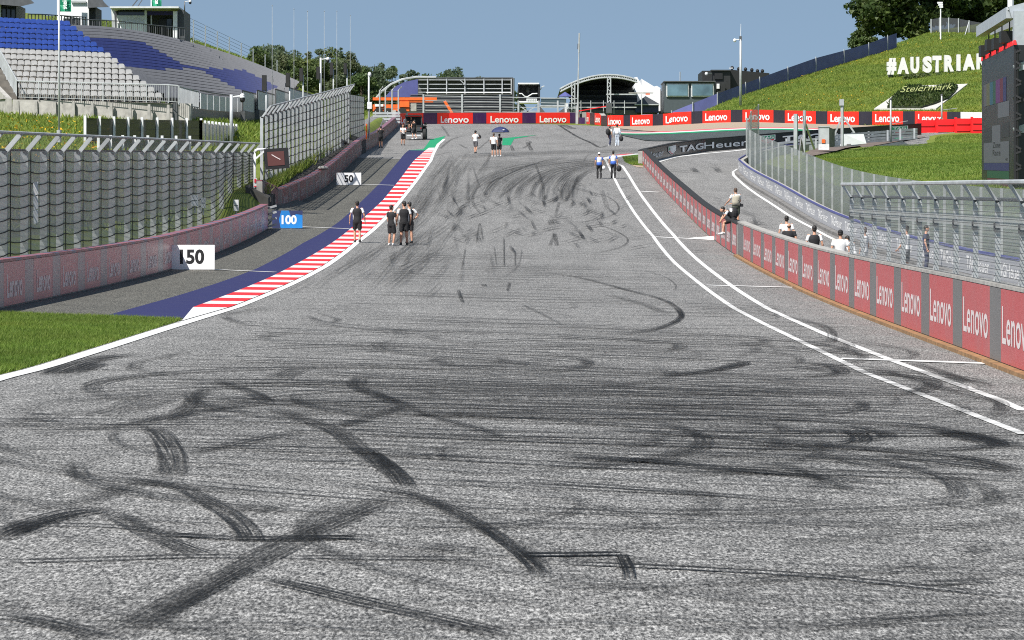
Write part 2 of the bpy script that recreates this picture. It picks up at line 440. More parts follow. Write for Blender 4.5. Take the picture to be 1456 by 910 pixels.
# kerb, blue strip, green strip, edge line on the left
y0k = E_strip[0][0]; y1k = 292
ysheet('blue_strip', E_blue[0][0], G(581.8,213.5).y, E_blue, lambda y: pl(y, E_strip) if y > y0k else pl(y, E_white_in), .020, 'paint_blue', 5)
g0 = G(601.6,212.7).y
ysheet('green_strip', g0-4, G(632,194).y, E_green, E_white_in, .022, 'paint_green', 4)
poly = [G(*p) for p in ((714,207),(726,207),(731,198),(754,193.8),(766,192),(714.8,197))]
top('green_apron', MB().add([p+Vector((0,0,.03)) for p in poly], [tuple(range(6))]), 'paint_green', kind='structure')
mb = MB()                                                       # red and white kerb, very slightly raised, its stripes straight across
y = y0k; red = False; k = 0
def kerb_row(y): return pl(y, E_strip), pl(y, E_white_in)
yy = 90.7
rows = [(y0k, 0)]
while yy < y1k-12: rows.append((yy, 1)); rows.append((yy+2.55, 0)); yy += 4.8
rows.append((y1k, 0))
for (a, c), (b, _) in zip(rows, rows[1:]):
    n = max(1, round((b-a)/1.0))
    for q in range(n):
        u0, u1 = a+(b-a)*q/n, a+(b-a)*(q+1)/n
        (l0, r0), (l1, r1) = kerb_row(u0), kerb_row(u1)
        mb.quad(gp(l0,u0,.028), gp(r0,u0,.040), gp(r1,u1,.040), gp(l1,u1,.028), c)
top('kerb', mb, ['paint_white', 'paint_red'], kind='structure')
ysheet('edge_line', 20, G(633.8,198).y, lambda y: pl(y, E_white_in) if y < 170 else pl(y, E_white_in)-.02, lambda y: pl(y, E_white), .026, 'paint_white', 2)
# painted lines
def line(name, pxs, w, off=.026, mat='paint_white', smooth=True):
    pts = [G(*p) for p in pxs]
    P = [pts[0]]
    for a, b in zip(pts, pts[1:]):
        n = max(1, math.ceil((b-a).length/2))
        for i in range(1, n+1): P.append(a.lerp(b, i/n))
    mb = MB()
    for i, p in enumerate(P):
        t = P[min(i+1,len(P)-1)]-P[max(0,i-1)]; nn = Vector((t.y,-t.x,0)).normalized()*(w/2)
        for q in (p-nn, p+nn): mb.v.append((q.x, q.y, ground(q.x, q.y)+off))
    mb.f = [(2*i, 2*i+1, 2*i+3, 2*i+2) for i in range(len(P)-1)]; mb.m = [0]*len(mb.f)
    return top(name, mb, mat, kind='structure')
line('track_limit_line', [(1456,619.6),(1324,568),(1231,532),(1176,505),(1089,463),(1045,440),(1000,408),(960,375),(929,337),(901.4,302),(887,279.4),(872.8,252.3),(860,226)], .17)
line('pit_exit_line', [(1456,586),(1418,569),(1264,512.4),(1176,477.8),(1092,440),(1000,377),(957,334),(913,280),(894,249.7),(884.6,236),(877,233)], .19)
line('corner_line', [(860,226.5),(877,222.5),(912,219)], .9, .03)
line('corner_line_red', [(880,221),(897,219.2)], .6, .036, 'paint_pink')
for nm, p in (('distance_line', [(300,384),(392,388)]), ('distance_line', [(426,323),(497,326)]), ('distance_line', [(512,262.5),(560,264)]), ('distance_line', [(1196,511.5),(1418,519)]), ('distance_line', [(1005,406.5),(1132,409.8)]), ('distance_line', [(930,337.5),(1018,339.8)]), ('distance_line', [(910,272.5),(938,273.9)])):
    line(nm, p, .30 if p[0][0] < 700 else .62, .030)
line('pit_lane_line', [(1215,356),(1185,340.7),(1154,324),(1118.7,305),(1079,279),(1055,261),(1043,249.5),(1042.5,245),(1049,240.5)], .2)
line('pit_lane_line', [(933,231),(958,224),(1000,219),(1062,213)], .55, .035)
# small grass wedge beyond the last pit wall bay
pw = [G(*p) for p in ((884,222),(914,219.5),(914.5,236),(897,234.5),(889,231))]
top('grass_wedge', MB().add([p+Vector((0,0,.03)) for p in pw], [tuple(range(5))]), 'lawn', kind='structure')
pw = [G(*p) for p in ((897,235),(914.5,236.2),(915,239),(906,238.2))]
top('gravel_apron', MB().add([p+Vector((0,0,.034)) for p in pw], [tuple(range(4))]), 'gravel', kind='structure')
# brown service path on the right bank
pp = [G(*p) for p in ((1142,220.6),(1159,213.5),(1180,211.5),(1229,205.5),(1305,196.5),(1324,194.5),(1243,209),(1188,217),(1154,224))]
def poly_sheet(name, P, off, mat, n=14):
    mb = MB(); m = len(P)//2
    A = P[:m+len(P)%2]; B = P[m+len(P)%2:][::-1]
    def at(C, t):
        k = t*(len(C)-1); i = min(int(k), len(C)-2); return C[i].lerp(C[i+1], k-i)
    for i in range(n+1):
        for j in range(5):
            q = at(A, i/n).lerp(at(B, i/n), j/4); mb.v.append((q.x, q.y, ground(q.x, q.y)+off))
    mb.f = [(i*5+j, (i+1)*5+j, (i+1)*5+j+1, i*5+j+1) for i in range(n) for j in range(4)]; mb.m = [0]*len(mb.f)
    return top(name, mb, mat, kind='structure')
plain('brown_path', (.13,.10,.085), .9, var=.3, scale=1.5)
poly_sheet('service_path', pp, .12, 'brown_path', 30)
# escape gap behind the left wall and the ribbed bank further up
plain('ribbed_bank', (.075,.072,.066), .85, var=.35, scale=1.2)
mb = MB()
yy = 184.0
while yy < 272:
    x0, x1 = pl(yy, [(184,-12.35),(272,-10.9)]), pl(yy, [(184,-13.5),(272,-12.6)])
    z0 = ground(-11, yy)+.95
    z1 = ground(-11, yy)+1.55
    mb.add([(x0,yy,z0),(x1,yy,z1),(x1,yy+.62,z1+.02),(x0,yy+.62,z0+.02),(x0,yy,z0-.9),(x1,yy,z1-1.0),(x1,yy+.62,z1-1.0),(x0,yy+.62,z0-.9)], [(0,1,2,3),(0,4,5,1),(1,5,6,2),(2,6,7,3),(3,7,4,0)])
    yy += .85
top('stepped_bank', mb, 'ribbed_bank', kind='structure')
# ================================================================== TYRE MARKS (rubber on the asphalt)
m, nt, b = nodes('tyre_rubber')
at = N(nt, 'ShaderNodeAttribute', attribute_name='op')
uv = N(nt, 'ShaderNodeUVMap'); uv.uv_map = 'uv'
n1 = noise(nt, 1.0, 3, .6, uv.outputs[0], (10, .25, 1)); n2 = noise(nt, 1.0, 3, .7, uv.outputs[0], (2.2, .22, 1)); n3 = noise(nt, 30, 3, .75, stretch=(1,.2,1))
a = ramp(nt, n1, [(.36,(.05,)*3),(.52,(1,1,1))]); c = ramp(nt, n2, [(.33,(.25,)*3),(.55,(1,1,1))]); g = ramp(nt, n3, [(.42,(1,1,1)),(.64,(.6,)*3)])
sx = N(nt, 'ShaderNodeSeparateXYZ'); nt.links.new(uv.outputs[0], sx.inputs[0])
e = mth(nt, 'ABSOLUTE', mth(nt, 'SUBTRACT', sx.outputs[0], .5)); e = mth(nt, 'SUBTRACT', 1.0, mth(nt, 'MULTIPLY', e, 2)); e = mth(nt, 'MULTIPLY', e, 9, True)
al = mth(nt, 'MULTIPLY', mth(nt, 'MULTIPLY', a, c), mth(nt, 'MULTIPLY', mth(nt, 'MULTIPLY', g, e), at.outputs['Fac']), True)
b.inputs['Base Color'].default_value = (.010,.010,.010,1); b.inputs['Roughness'].default_value = .7; b.inputs['Specular IOR Level'].default_value = .2
nt.links.new(al, b.inputs['Alpha'])
TM = dict(v=[], f=[], uv=[], op=[])
_cnt = [0]
def mark(P, w, op=.8, fade=.25):
    """a strip of rubber along ground points [(x,y)], width w metres, fading at its ends"""
    off = .042+_cnt[0]*.00007; _cnt[0] += 1
    Q = [Vector(P[0])]
    for a, b in zip(P, P[1:]):
        a, b = Vector(a), Vector(b); n = max(1, math.ceil((b-a).length/.8))
        for i in range(1, n+1): Q.append(a.lerp(b, i/n))
    if len(Q) < 3: Q = [Q[0], (Q[0]+Q[-1])/2, Q[-1]]
    tot = sum((b-a).length for a, b in zip(Q, Q[1:])) or 1
    o = len(TM['v']); s = 0; ru = random.random()*100; rv = random.random()*100
    for i, p in enumerate(Q):
        if i: s += (p-Q[i-1]).length
        t = Q[min(i+1,len(Q)-1)]-Q[max(0,i-1)]; nn = Vector((t.y,-t.x)); nn = nn.normalized()*(w/2) if nn.length > 1e-6 else Vector((w/2,0))
        k = min(1, s/tot/fade, (1-s/tot)/fade) if fade else 1
        for q, u in ((p-nn, 0), (p+nn, 1)):
            TM['v'].append((q.x, q.y, ground(q.x, q.y)+off)); TM['uv'].append((u, s+rv)); TM['op'].append(op*max(0,k))
    TM['f'] += [(o+2*i, o+2*i+1, o+2*i+3, o+2*i+2) for i in range(len(Q)-1)]
def smooth(P, n=6):
    out = []
    for i in range(len(P)-1):
        p0, p1, p2, p3 = P[max(0,i-1)], P[i], P[i+1], P[min(len(P)-1,i+2)]
        for k in range(n):
            t = k/n
            out.append(tuple(.5*((2*b)+(-a+c)*t+(2*a-5*b+4*c-d)*t*t+(-a+3*b-3*c+d)*t**3) for a,b,c,d in zip(p0,p1,p2,p3)))
    out.append(P[-1]); return out
def pmark(pxs, w, op=.9, fade=.12, n=5):
    P = [tuple(G(*q).xy) for q in pxs]
    lat = sum(abs(b[0]-a[0]) for a, b in zip(P, P[1:])); lon = sum(abs(b[1]-a[1]) for a, b in zip(P, P[1:])); k = lat/(lat+lon+1e-6)
    far = ss(sum(p[1] for p in P)/len(P), 85, 130)
    mark(smooth(P, n) if len(P) > 2 else P, (w*.9+.2*k*k*(1-far))*(1-.35*far), op*(.68+.72*k*(1-far)-.12*far), .10 if k < .75 else .25)
z1 = lambda L: [(x/1.937, 440+y/1.937) for x, y in L]
z2 = lambda L: [(728+x/1.937, 440+y/1.937) for x, y in L]
z3 = lambda L: [(500+x/2.912, 200+y/2.912) for x, y in L]
for L_, w, op in [
    ([(300,915),(420,855),(520,800),(700,700),(860,620),(1040,545),(1110,520)], .40, .95), ([(420,860),(560,785),(700,715)], .2, 1.0),
    ([(1115,485),(1050,430),(985,385),(930,345),(870,320),(740,275)], .36, 1.0), ([(1120,500),(1080,450),(1000,390)], .30, 1.0),
    ([(690,655),(680,620),(640,580),(560,530),(500,500),(400,480),(320,470)], .30, 1.1), ([(395,325),(440,350),(470,400),(475,440),(460,470)], .42, 1.0),
    ([(560,688),(440,640),(350,590),(300,570)], .34, .95), ([(340,565),(240,562),(120,590),(0,632)], .42, 1.2), ([(0,645),(100,600),(200,575)], .2, .9),
    ([(600,635),(440,628)], .06, .8), ([(440,628),(680,640),(850,640),(990,635)], .10, 1.7), ([(690,640),(850,636),(980,636)], .06, 1.5),
    ([(710,745),(860,780),(1000,815),(1200,860),(1420,915)], .32, 1.05), ([(950,490),(1100,510),(1200,540),(1300,590),(1400,655),(1470,715),(1485,745)], .20, 1.2),
    ([(1090,520),(1200,550),(1290,595)], .1, .8),
    ([(1130,275),(1040,242),(980,215),(1000,190)], .36, 1.0), ([(1130,282),(1270,320),(1400,357)], .14, 1.1), ([(1150,290),(1280,330),(1400,362)], .08, .9),
    ([(500,407),(640,380),(800,347),(900,340)], .24, 1.0), ([(920,330),(1080,285),(1130,270)], .3, .9), ([(0,705),(240,698),(500,690),(700,690)], .07, 1.1), ([(700,690),(1000,694),(1400,697)], .05, .9),
    ([(0,560),(200,545),(330,500),(480,470)], .35, .6), ([(0,600),(300,605),(500,630)], .05, .9), ([(380,320),(540,290),(700,265),(740,265)], .3, .9), ([(740,265),(700,235),(640,220),(560,230),(500,290),(440,300),(330,325),(0,360)], .3, .7),
    ([(130,185),(200,160),(300,135),(420,130)], .5, 1.2), ([(140,180),(200,175),(260,150)], .6, 1.1), ([(360,175),(380,150),(430,140),(520,120)], .3, .6), ([(270,300),(330,285),(400,260),(450,240)], .8, .6),
    ([(600,200),(690,235),(740,260)], .3, .8), ([(760,195),(830,165)], .5, .8), ([(670,575),(750,545)], .5, .9), ([(0,850),(120,870),(300,920)], .3, .9), ([(0,815),(60,835)], .3, .8), ([(1210,680),(1270,655)], .6, .9),
    ([(610,20),(690,5),(760,0)], .3, .6), ([(610,20),(680,45),(800,42),(950,50),(1410,68)], .25, .55), ([(840,20),(900,40),(930,30),(870,12)], .2, .6),
    ([(1190,145),(1260,160),(1410,175)], .2, .8), ([(1190,145),(1230,138),(1410,143)], .2, .7), ([(960,155),(1100,165),(1410,190)], .3, .7), ([(1140,290),(1410,300)], .3, .7)]:
    pmark(z1(L_), w, op)
for L_, w, op in [
    ([(20,685),(150,684),(290,682),(300,683)], .10, 1.7), ([(300,683),(318,720),(322,752)], .13, 1.7), ([(295,690),(312,735)], .1, 1.3), ([(85,705),(320,715),(560,726),(850,745),(1410,803)], .06, 1.2), ([(85,775),(400,772),(650,758),(850,745)], .22, .5),
    ([(100,405),(380,425),(620,450),(1080,490)], .3, 1.1), ([(100,415),(300,422),(560,430)], .3, .9), ([(0,475),(400,505),(900,545)], .16, .9), ([(0,485),(200,500),(600,520)], .1, .9), ([(670,400),(850,410),(1000,440),(1240,435)], .2, .8),
    ([(0,72),(300,90),(640,100),(880,120),(1000,132)], .22, .8), ([(0,130),(330,135),(560,145),(640,150),(590,165),(430,188)], .25, 1.0), ([(0,190),(300,185),(500,182),(640,150)], .3, .8), ([(740,20),(860,50),(880,90),(820,100)], .3, .8), ([(770,145),(880,160),(900,180),(800,190)], .4, 1.0),
    ([(1090,150),(1180,175),(1250,205),(1160,190)], .3, 1.1), ([(900,170),(1100,190),(1160,210),(1090,240)], .4, .9), ([(1000,165),(1210,230),(1340,260),(1335,290)], .3, .9),
    ([(0,270),(300,275),(600,300),(900,315),(1140,330),(1410,385)], .4, .9), ([(0,300),(400,330),(740,345),(900,340),(960,355),(930,375),(760,380)], .3, 1.0), ([(200,330),(600,360),(900,385),(1200,410),(1410,450)], .35, 1.1), ([(900,320),(1030,350),(1000,362),(860,370)], .3, 1.1), ([(1180,340),(1300,370),(1410,385)], .5, 1.2), ([(1240,345),(1340,375),(1260,390),(1100,395)], .35, 1.0), ([(1000,405),(1200,430),(1410,455)], .4, 1.0),
    ([(750,440),(830,465),(920,498),(850,492)], .2, .9), ([(1180,460),(1280,490),(1330,525),(1290,545)], .3, .7), ([(1130,765),(1220,762),(1330,755)], .14, 1.1), ([(1230,690),(1330,660)], .3, .8), ([(1080,720),(1150,712)], .3, .9), ([(400,895),(700,890),(950,878),(1100,860),(1410,840)], .3, .6), ([(740,660),(1000,630),(1410,590)], .15, .7), ([(200,450),(270,430)], .4, .7), ([(0,650),(40,680),(70,720),(60,740)], .25, .7),
    ([(450,0),(465,25),(400,55),(280,75)], .16, 1.1)]:
    pmark(z2(L_), w, op)
for L_, w, op in [
    ([(950,205),(1060,235),(1105,275),(1080,310),(980,335),(890,350)], .16, 1.2), ([(1000,345),(1090,375),(1143,412),(1110,445),(1000,470)], .18, 1.2), ([(900,380),(1000,385)], .15, .9), ([(780,545),(960,575),(1150,625),(1280,660),(1350,700),(1362,735),(1310,770),(1200,800),(1090,808)], .22, 1.25), ([(1050,640),(1200,680),(1300,720)], .4, .6), ([(1200,540),(1290,565),(1340,600),(1335,625)], .12, .9), ([(700,680),(800,730),(870,768)], .12, .8),
    ([(0,590),(300,602),(650,612),(1000,628),(1456,645)], .07, 1.5), ([(0,785),(500,800),(900,815),(1456,850)], .3, .8), ([(550,185),(640,145),(700,118),(800,85),(900,70)], .35, 1.1), ([(640,130),(760,100),(900,72)], .3, .9), ([(600,245),(680,185),(750,130)], .3, .8), ([(760,100),(790,180),(795,250)], .3, .9), ([(540,310),(500,250),(530,180)], .3, .7), ([(940,140),(920,190),(880,260)], .35, .9), ([(860,255),(840,320)], .3, .8), ([(960,90),(980,60),(1020,50)], .3, .5),
    ([(630,400),(632,530)], .10, 1.5), ([(677,460),(677,525)], .12, 1.2), ([(460,525),(470,450)], .12, 1.0), ([(515,430),(530,345),(545,420)], .14, 1.0), ([(655,590),(645,628)], .14, 1.2), ([(440,620),(460,678)], .15, 1.2), ([(590,440),(600,520)], .1, .9), ([(545,598),(550,608)], .3, 1.6), ([(320,637),(348,639)], .25, 1.5), ([(630,570),(690,520),(705,450)], .1, .8), ([(1035,205),(1060,290)], .5, .6), ([(1090,60),(1190,50)], .2, .5), ([(840,385),(850,440)], .35, 1.1), ([(820,440),(840,385)], .3, .8)]:
    pmark(z3(L_), w, op)
c1 = lambda L: [(520+x/6.065, 80+y/6.065) for x, y in L]; c6 = lambda L: [(700+x/6.065, 80+y/6.065) for x, y in L]
for L_, w, op in [([(560,590),(640,640),(740,700),(850,750),(930,790),(1000,765)], .5, 1.7), ([(600,592),(700,632)], 1.6, 1.0), ([(160,770),(180,820)], .5, 1.0), ([(300,740),(340,820)], .6, 1.1), ([(260,800),(330,740),(200,720)], .4, .9), ([(0,650),(300,665),(700,650),(900,640)], .3, .7), ([(100,790),(400,790),(700,770),(900,740)], .3, .7), ([(100,850),(220,862)], .5, .7)]:
    pmark(c6(L_), w, op)
for L_, w, op in [([(650,600),(690,650),(720,700)], .4, .8), ([(560,640),(800,620),(1000,640)], .3, .7), ([(640,800),(740,720),(850,690)], .4, .9), ([(800,760),(880,800)], .4, .8), ([(960,810),(1080,710)], .3, .8), ([(600,860),(760,830),(1000,840)], .4, .8)]:
    pmark(c1(L_), w, op)
# the many fainter ones
rr = random.Random(11)
def arc(cx, cy, r, a0, a1, n=16): return [(cx+r*math.cos(a0+(a1-a0)*i/n), cy+r*math.sin(a0+(a1-a0)*i/n)) for i in range(n+1)]
def inroad(P): return all(pl(y, E_white)+.2 < x < 9.0 for x, y in P)
k = 0
while k < 150:                                                   # turning circles on the flat part of the straight
    y = rr.uniform(33, 80); x = rr.uniform(-9, 8); r = rr.uniform(3.5, 15); a0 = rr.uniform(0, 6.3); da = rr.uniform(.4, 1.9)
    P = arc(x, y, r, a0, a0+da)
    if not inroad(P): continue
    mark(P, rr.uniform(.12,.34), rr.uniform(.3,.85)*(1.2 if 44 < y < 66 and x > 0 else .85), .3)
    if rr.random() < .5:
        P2 = arc(x, y, r+1.55, a0+.05, a0+da*.9)
        if inroad(P2): mark(P2, .26, rr.uniform(.3,.9), .3)
    k += 1
k = 0
while k < 150:                                                   # long diagonal smears
    y = rr.triangular(33, 84, 54); x = rr.uniform(-11, 8.5); an = rr.choice((1,-1,1))*rr.uniform(-.2,.55); ln = rr.uniform(1.5, 7)
    P = [(x+ln*t*math.cos(an)+.3*math.sin(t*3), y+ln*t*math.sin(an)+rr.uniform(-.4,.4)*t*t) for t in (0,.25,.5,.75,1)]
    if not inroad(P): continue
    mark(P, rr.uniform(.10,.30), rr.uniform(.2,.8), .4); k += 1
for k in range(95):                                              # bundles of fine parallel streaks
    y = rr.triangular(36, 82, 56); x = rr.uniform(-11, 8); an = rr.choice((1,1,-1))*rr.uniform(-.1,.5); ln = rr.uniform(3, 11); cv = rr.uniform(-.06,.06)
    for j in range(rr.randint(2,5)):
        o = rr.uniform(-.9,.9); sh = rr.uniform(-.8,.8)
        P = [(x+sh+ln*t*math.cos(an)-o*math.sin(an), y+ln*t*math.sin(an)+o+cv*(ln*t)**2*.3) for t in (0,.2,.4,.6,.8,1)]
        if inroad(P): mark(P, rr.uniform(.09,.22), rr.uniform(.4,1.2), .35)
for k in range(60):
    y = rr.uniform(85, 175); x = rr.uniform(-7, 7); r = rr.uniform(4,12); a0 = rr.uniform(0,6.3); P = arc(x, y, r, a0, a0+rr.uniform(.4,1.6))
    if inroad(P): mark(P, rr.uniform(.12,.24), rr.uniform(.3,.8), .3)
for k in range(150):                                             # finer streaks over the middle distance
    y = rr.uniform(78, 150); x = rr.uniform(-8, 8); an = rr.choice((1,1,-1))*rr.uniform(-.15,.5); ln = rr.uniform(2, 9)
    for j in range(rr.randint(1,3)):
        o = rr.uniform(-2.5,2.5); sh = rr.uniform(-1,1)
        P = [(x+sh+ln*t*math.cos(an), y+ln*t*math.sin(an)+o) for t in (0,.25,.5,.75,1)]
        if inroad(P): mark(P, rr.uniform(.12,.30), rr.uniform(.35,1.0), .35)
for k in range(60):                                              # short dark dabs where tyres bit
    y = rr.uniform(38, 82); x = rr.uniform(-9, 8); an = rr.uniform(-.6,.6); ln = rr.uniform(.4,1.3)
    P = [(x+ln*t*math.cos(an), y+ln*t*math.sin(an)) for t in (0,.5,1)]
    if inroad(P): mark(P, rr.uniform(.15,.45), rr.uniform(.7,1.4), .4)
k = 0
while k < 70:                                                    # sparser on the nearest asphalt
    y = rr.uniform(24, 36); x = rr.uniform(-5, 5); an = rr.uniform(-.5,.35); ln = rr.uniform(.6, 2.5)
    P = [(x+ln*t*math.cos(an), y+ln*t*math.sin(an)) for t in (0,.5,1)]
    mark(P, rr.uniform(.03,.14), rr.uniform(.25,.75), .35); k += 1
for k in range(150):                                             # braking zone dashes
    p = G(rr.uniform(640,890), rr.triangular(255,370,310)); an = rr.gauss(1.52,.13); ln = rr.uniform(3, 12)
    P = [(p.x+ln*t*math.cos(an), p.y+ln*t*math.sin(an)) for t in (0,.5,1)]
    if inroad(P): mark(P, rr.uniform(.08,.22), rr.uniform(.35,1.1), .4)
for k in range(170):                                             # racing line hugging the kerb
    y = rr.uniform(100, 235); x = pl(y, E_white)+abs(rr.gauss(1.6,1.3))+.4; ln = rr.uniform(14, 55)
    dx = rr.gauss(0,.02)
    P = [(x+(pl(y+ln*t, E_white)-pl(y, E_white))*.8+dx*ln*t, y+ln*t) for t in (0,.25,.5,.75,1)]
    if inroad(P): mark(P, rr.uniform(.05,.16), rr.uniform(.2,.5), .35)
for k in range(170):                                             # sweeping right into the turn
    q = rr.random(); s = rr.uniform(-1,1)
    base = [(-3.2+q*7,205),(-2.8+q*7,225),(-1.2+q*6.5,243),(2.0+q*5.5,257-q*3),(6.5+q*3,267-q*3),(12,275)]
    i0 = rr.randint(0,2); P = smooth(base, 5)[i0*5:i0*5+rr.randint(9,14)]
    P = [(x+s*.6, y+s*2.2) for x, y in P]
    mark(P, rr.uniform(.06,.20), rr.uniform(.15,.50), .35)
for k in range(10):                                              # broad grey bands of laid rubber
    y = rr.uniform(95, 220); x = pl(y, E_white)+rr.uniform(1.0,3.2); ln = rr.uniform(20,40)
    mark([(x+(pl(y+ln*t, E_white)-pl(y, E_white))*.9, y+ln*t) for t in (0,.25,.5,.75,1)], rr.uniform(.9,2.0), rr.uniform(.06,.13), .4)
for k in range(16):
    y = rr.uniform(44, 66); x = rr.uniform(-6,2); ln = rr.uniform(4,9)
    mark([(x+ln*t, y+rr.uniform(-1,1)*t) for t in (0,.5,1)], rr.uniform(.8,2.2), rr.uniform(.08,.18), .4)
for k in range(14):
    s = rr.uniform(-16,14); mark(smooth([(-4.5,250+s),(-2,258+s),(3,268+s),(9,276+s),(16,284+s)],5), rr.uniform(1.0,2.2), rr.uniform(.10,.24), .3)
for k in range(60):                                              # scattered marks on the runoff and in the corner
    p = G(rr.uniform(610,880), rr.uniform(178,222)); an = rr.uniform(-.6,1.2); ln = rr.uniform(4,14)
    mark([(p.x+ln*t*math.cos(an), p.y+ln*t*math.sin(an)) for t in (0,.5,1)], rr.uniform(.15,.4), rr.uniform(.3,.8), .3)
for k in range(40):
    p = G(rr.uniform(930,1150), rr.uniform(232,330)); an = rr.gauss(1.75,.25); ln = rr.uniform(3,12)
    P = [(p.x+ln*t*math.cos(an), p.y+ln*t*math.sin(an)) for t in (0,.5,1)]
    if all(10.2 < x < 14.2 for x, y in P): mark(P, rr.uniform(.2,.5), rr.uniform(.25,.6), .35)
pmark([(983,241),(990,246)], .7, 1.6, .02); pmark([(1016,241),(1024,246)], .7, 1.6, .02)
me = bpy.data.meshes.new('tyre_marks'); me.from_pydata(TM['v'], [], TM['f']); me.materials.append(M['tyre_rubber'])
ul = me.uv_layers.new(name='uv'); li = np.empty(len(me.loops), int); me.loops.foreach_get('vertex_index', li)
ul.data.foreach_set('uv', np.array(TM['uv'], 'f')[li].ravel())
aa = me.attributes.new('op', 'FLOAT', 'POINT'); aa.data.foreach_set('value', TM['op'])
o = top('tyre_marks', me, None, kind='stuff', fix=False)
# ================================================================== OBJECT MATERIALS
plain('concrete', (.33,.32,.30), .85, var=.25, scale=2.5); plain('concrete_dark', (.16,.155,.15), .85, var=.3, scale=1.5)
plain('steel', (.46,.48,.49), .5, .35, var=.15, scale=2); plain('steel_dark', (.10,.105,.11), .5, .3); plain('galvanised', (.42,.44,.45), .55, .25, var=.2, scale=1.2)
plain('white_metal', (.70,.71,.72), .4); plain('post_dull', (.30,.32,.32), .6, .2, var=.2); plain('black_plastic', (.012,.012,.013), .5); plain('black_rubber', (.018,.018,.018), .75); plain('anthracite', (.045,.050,.055), .6, var=.12)
plain('timber', (.26,.15,.07), .8, var=.35, scale=4); plain('tyre_black', (.022,.022,.024), .8)
plain('glass_dark', (.02,.024,.028), .08, var=.1); plain('orange_paint', (.75,.13,.02), .5, var=.12); plain('red_plastic', (.72,.012,.015), .45, var=.12, scale=1.5)
plain('blue_fabric', (.075,.085,.25), .75, var=.18, scale=.8); plain('purple_fabric', (.028,.022,.12), .7, var=.3, scale=.8); plain('white_fabric', (.78,.80,.82), .7, var=.06); plain('navy_fabric', (.02,.03,.10), .6)
def banner(name, c, rough=.32, dirt=.35, scale=.9, spec=.5):
    """printed vinyl: slightly glossy, sun-bleached and scuffed"""
    m, nt, b = nodes(name)
    n1 = noise(nt, scale, 5, .65, stretch=(1,1,.35)); n2 = noise(nt, 7, 4, .7)
    g = tuple(x*.55+.09 for x in c)
    a = mixc(nt, mth(nt, 'MULTIPLY', ramp(nt, n1, [(.42,(0,0,0)),(.75,(1,1,1))]), dirt), c, g)
    a = mixc(nt, mth(nt, 'MULTIPLY', ramp(nt, n2, [(.55,(0,0,0)),(.8,(1,1,1))]), dirt*.6), a, tuple(x*.5 for x in c))
    nt.links.new(a, b.inputs['Base Color']); b.inputs['Roughness'].default_value = rough; b.inputs['Specular IOR Level'].default_value = spec
    bp = N(nt, 'ShaderNodeBump'); bp.inputs['Strength'].default_value = .25; bp.inputs['Distance'].default_value = .03; nt.links.new(noise(nt, 2.2, 3), bp.inputs['Height']); nt.links.new(bp.outputs[0], b.inputs['Normal'])
banner('banner_red_faded', (.48,.09,.095), .42, .5); banner('banner_grey', (.15,.145,.145), .42, .45); banner('letter_faded', (.68,.60,.60), .5, .15)
banner('banner_red_sheen', (.62,.27,.28), .36, .5, .5, .35); banner('banner_grey_sheen', (.42,.37,.375), .36, .5, .5, .35); banner('letter_sheen', (.80,.68,.68), .4, .3, .9, .3)  # left wall: the pale grazing reflection is mixed into these base colours
banner('banner_red_stained', (.20,.085,.085), .5, .9, .5, .15); banner('banner_grey_stained', (.17,.155,.155), .5, .9, .5, .15); banner('letter_stained', (.42,.34,.34), .5, .6, .9, .15)
banner('banner_red', (.82,.024,.014), .35, .06); banner('banner_violet', (.045,.012,.075), .3, .3, 1.5); banner('banner_navy', (.022,.020,.035), .35, .1); banner('letter_white', (.84,.84,.84), .45, .05)
banner('banner_black', (.010,.010,.013), .3, .15); banner('banner_silver', (.36,.37,.40), .4, .35); banner('letter_silver', (.62,.63,.66), .45, .2); banner('tag_green', (.02,.28,.14), .4, .1); banner('tag_red', (.62,.03,.05), .4, .1)
def wiremat(name, c, base, wave=0.0, pitch=.2):
    """wire netting too fine to resolve: partly see-through"""
    m, nt, b = nodes(name)
    b.inputs['Base Color'].default_value = (*c, 1); b.inputs['Roughness'].default_value = .55; b.inputs['Metallic'].default_value = .2
    g = N(nt, 'ShaderNodeNewGeometry'); sx = N(nt, 'ShaderNodeSeparateXYZ'); nt.links.new(g.outputs['Position'], sx.inputs[0])
    w = mth(nt, 'FRACT', mth(nt, 'MULTIPLY', mth(nt, 'ADD', sx.outputs[2], mth(nt, 'MULTIPLY', sx.outputs[1], .03)), 1/pitch))
    w = mth(nt, 'LESS_THAN', w, .35)
    n = noise(nt, 1.1, 3, .6)
    a = mth(nt, 'ADD', base-.06, mth(nt, 'ADD', mth(nt, 'MULTIPLY', w, wave), mth(nt, 'MULTIPLY', n, .12)), True)
    nt.links.new(a, b.inputs['Alpha'])
wiremat('wire_dense', (.46,.48,.48), .60, .14, .17); wiremat('wire_upper', (.40,.43,.44), .58, .06, .17); wiremat('wire_hill', (.46,.48,.48), .40, .12, .17); wiremat('wire_top', (.45,.49,.51), .24, .0); wiremat('wire_light', (.46,.49,.50), .17, .10, .11); wiremat('wire_tall', (.27,.30,.29), .70, .06, .2); wiremat('wire_thin', (.4,.42,.42), .16, 0)
wiremat('wire_dark', (.05,.055,.06), .78, 0)

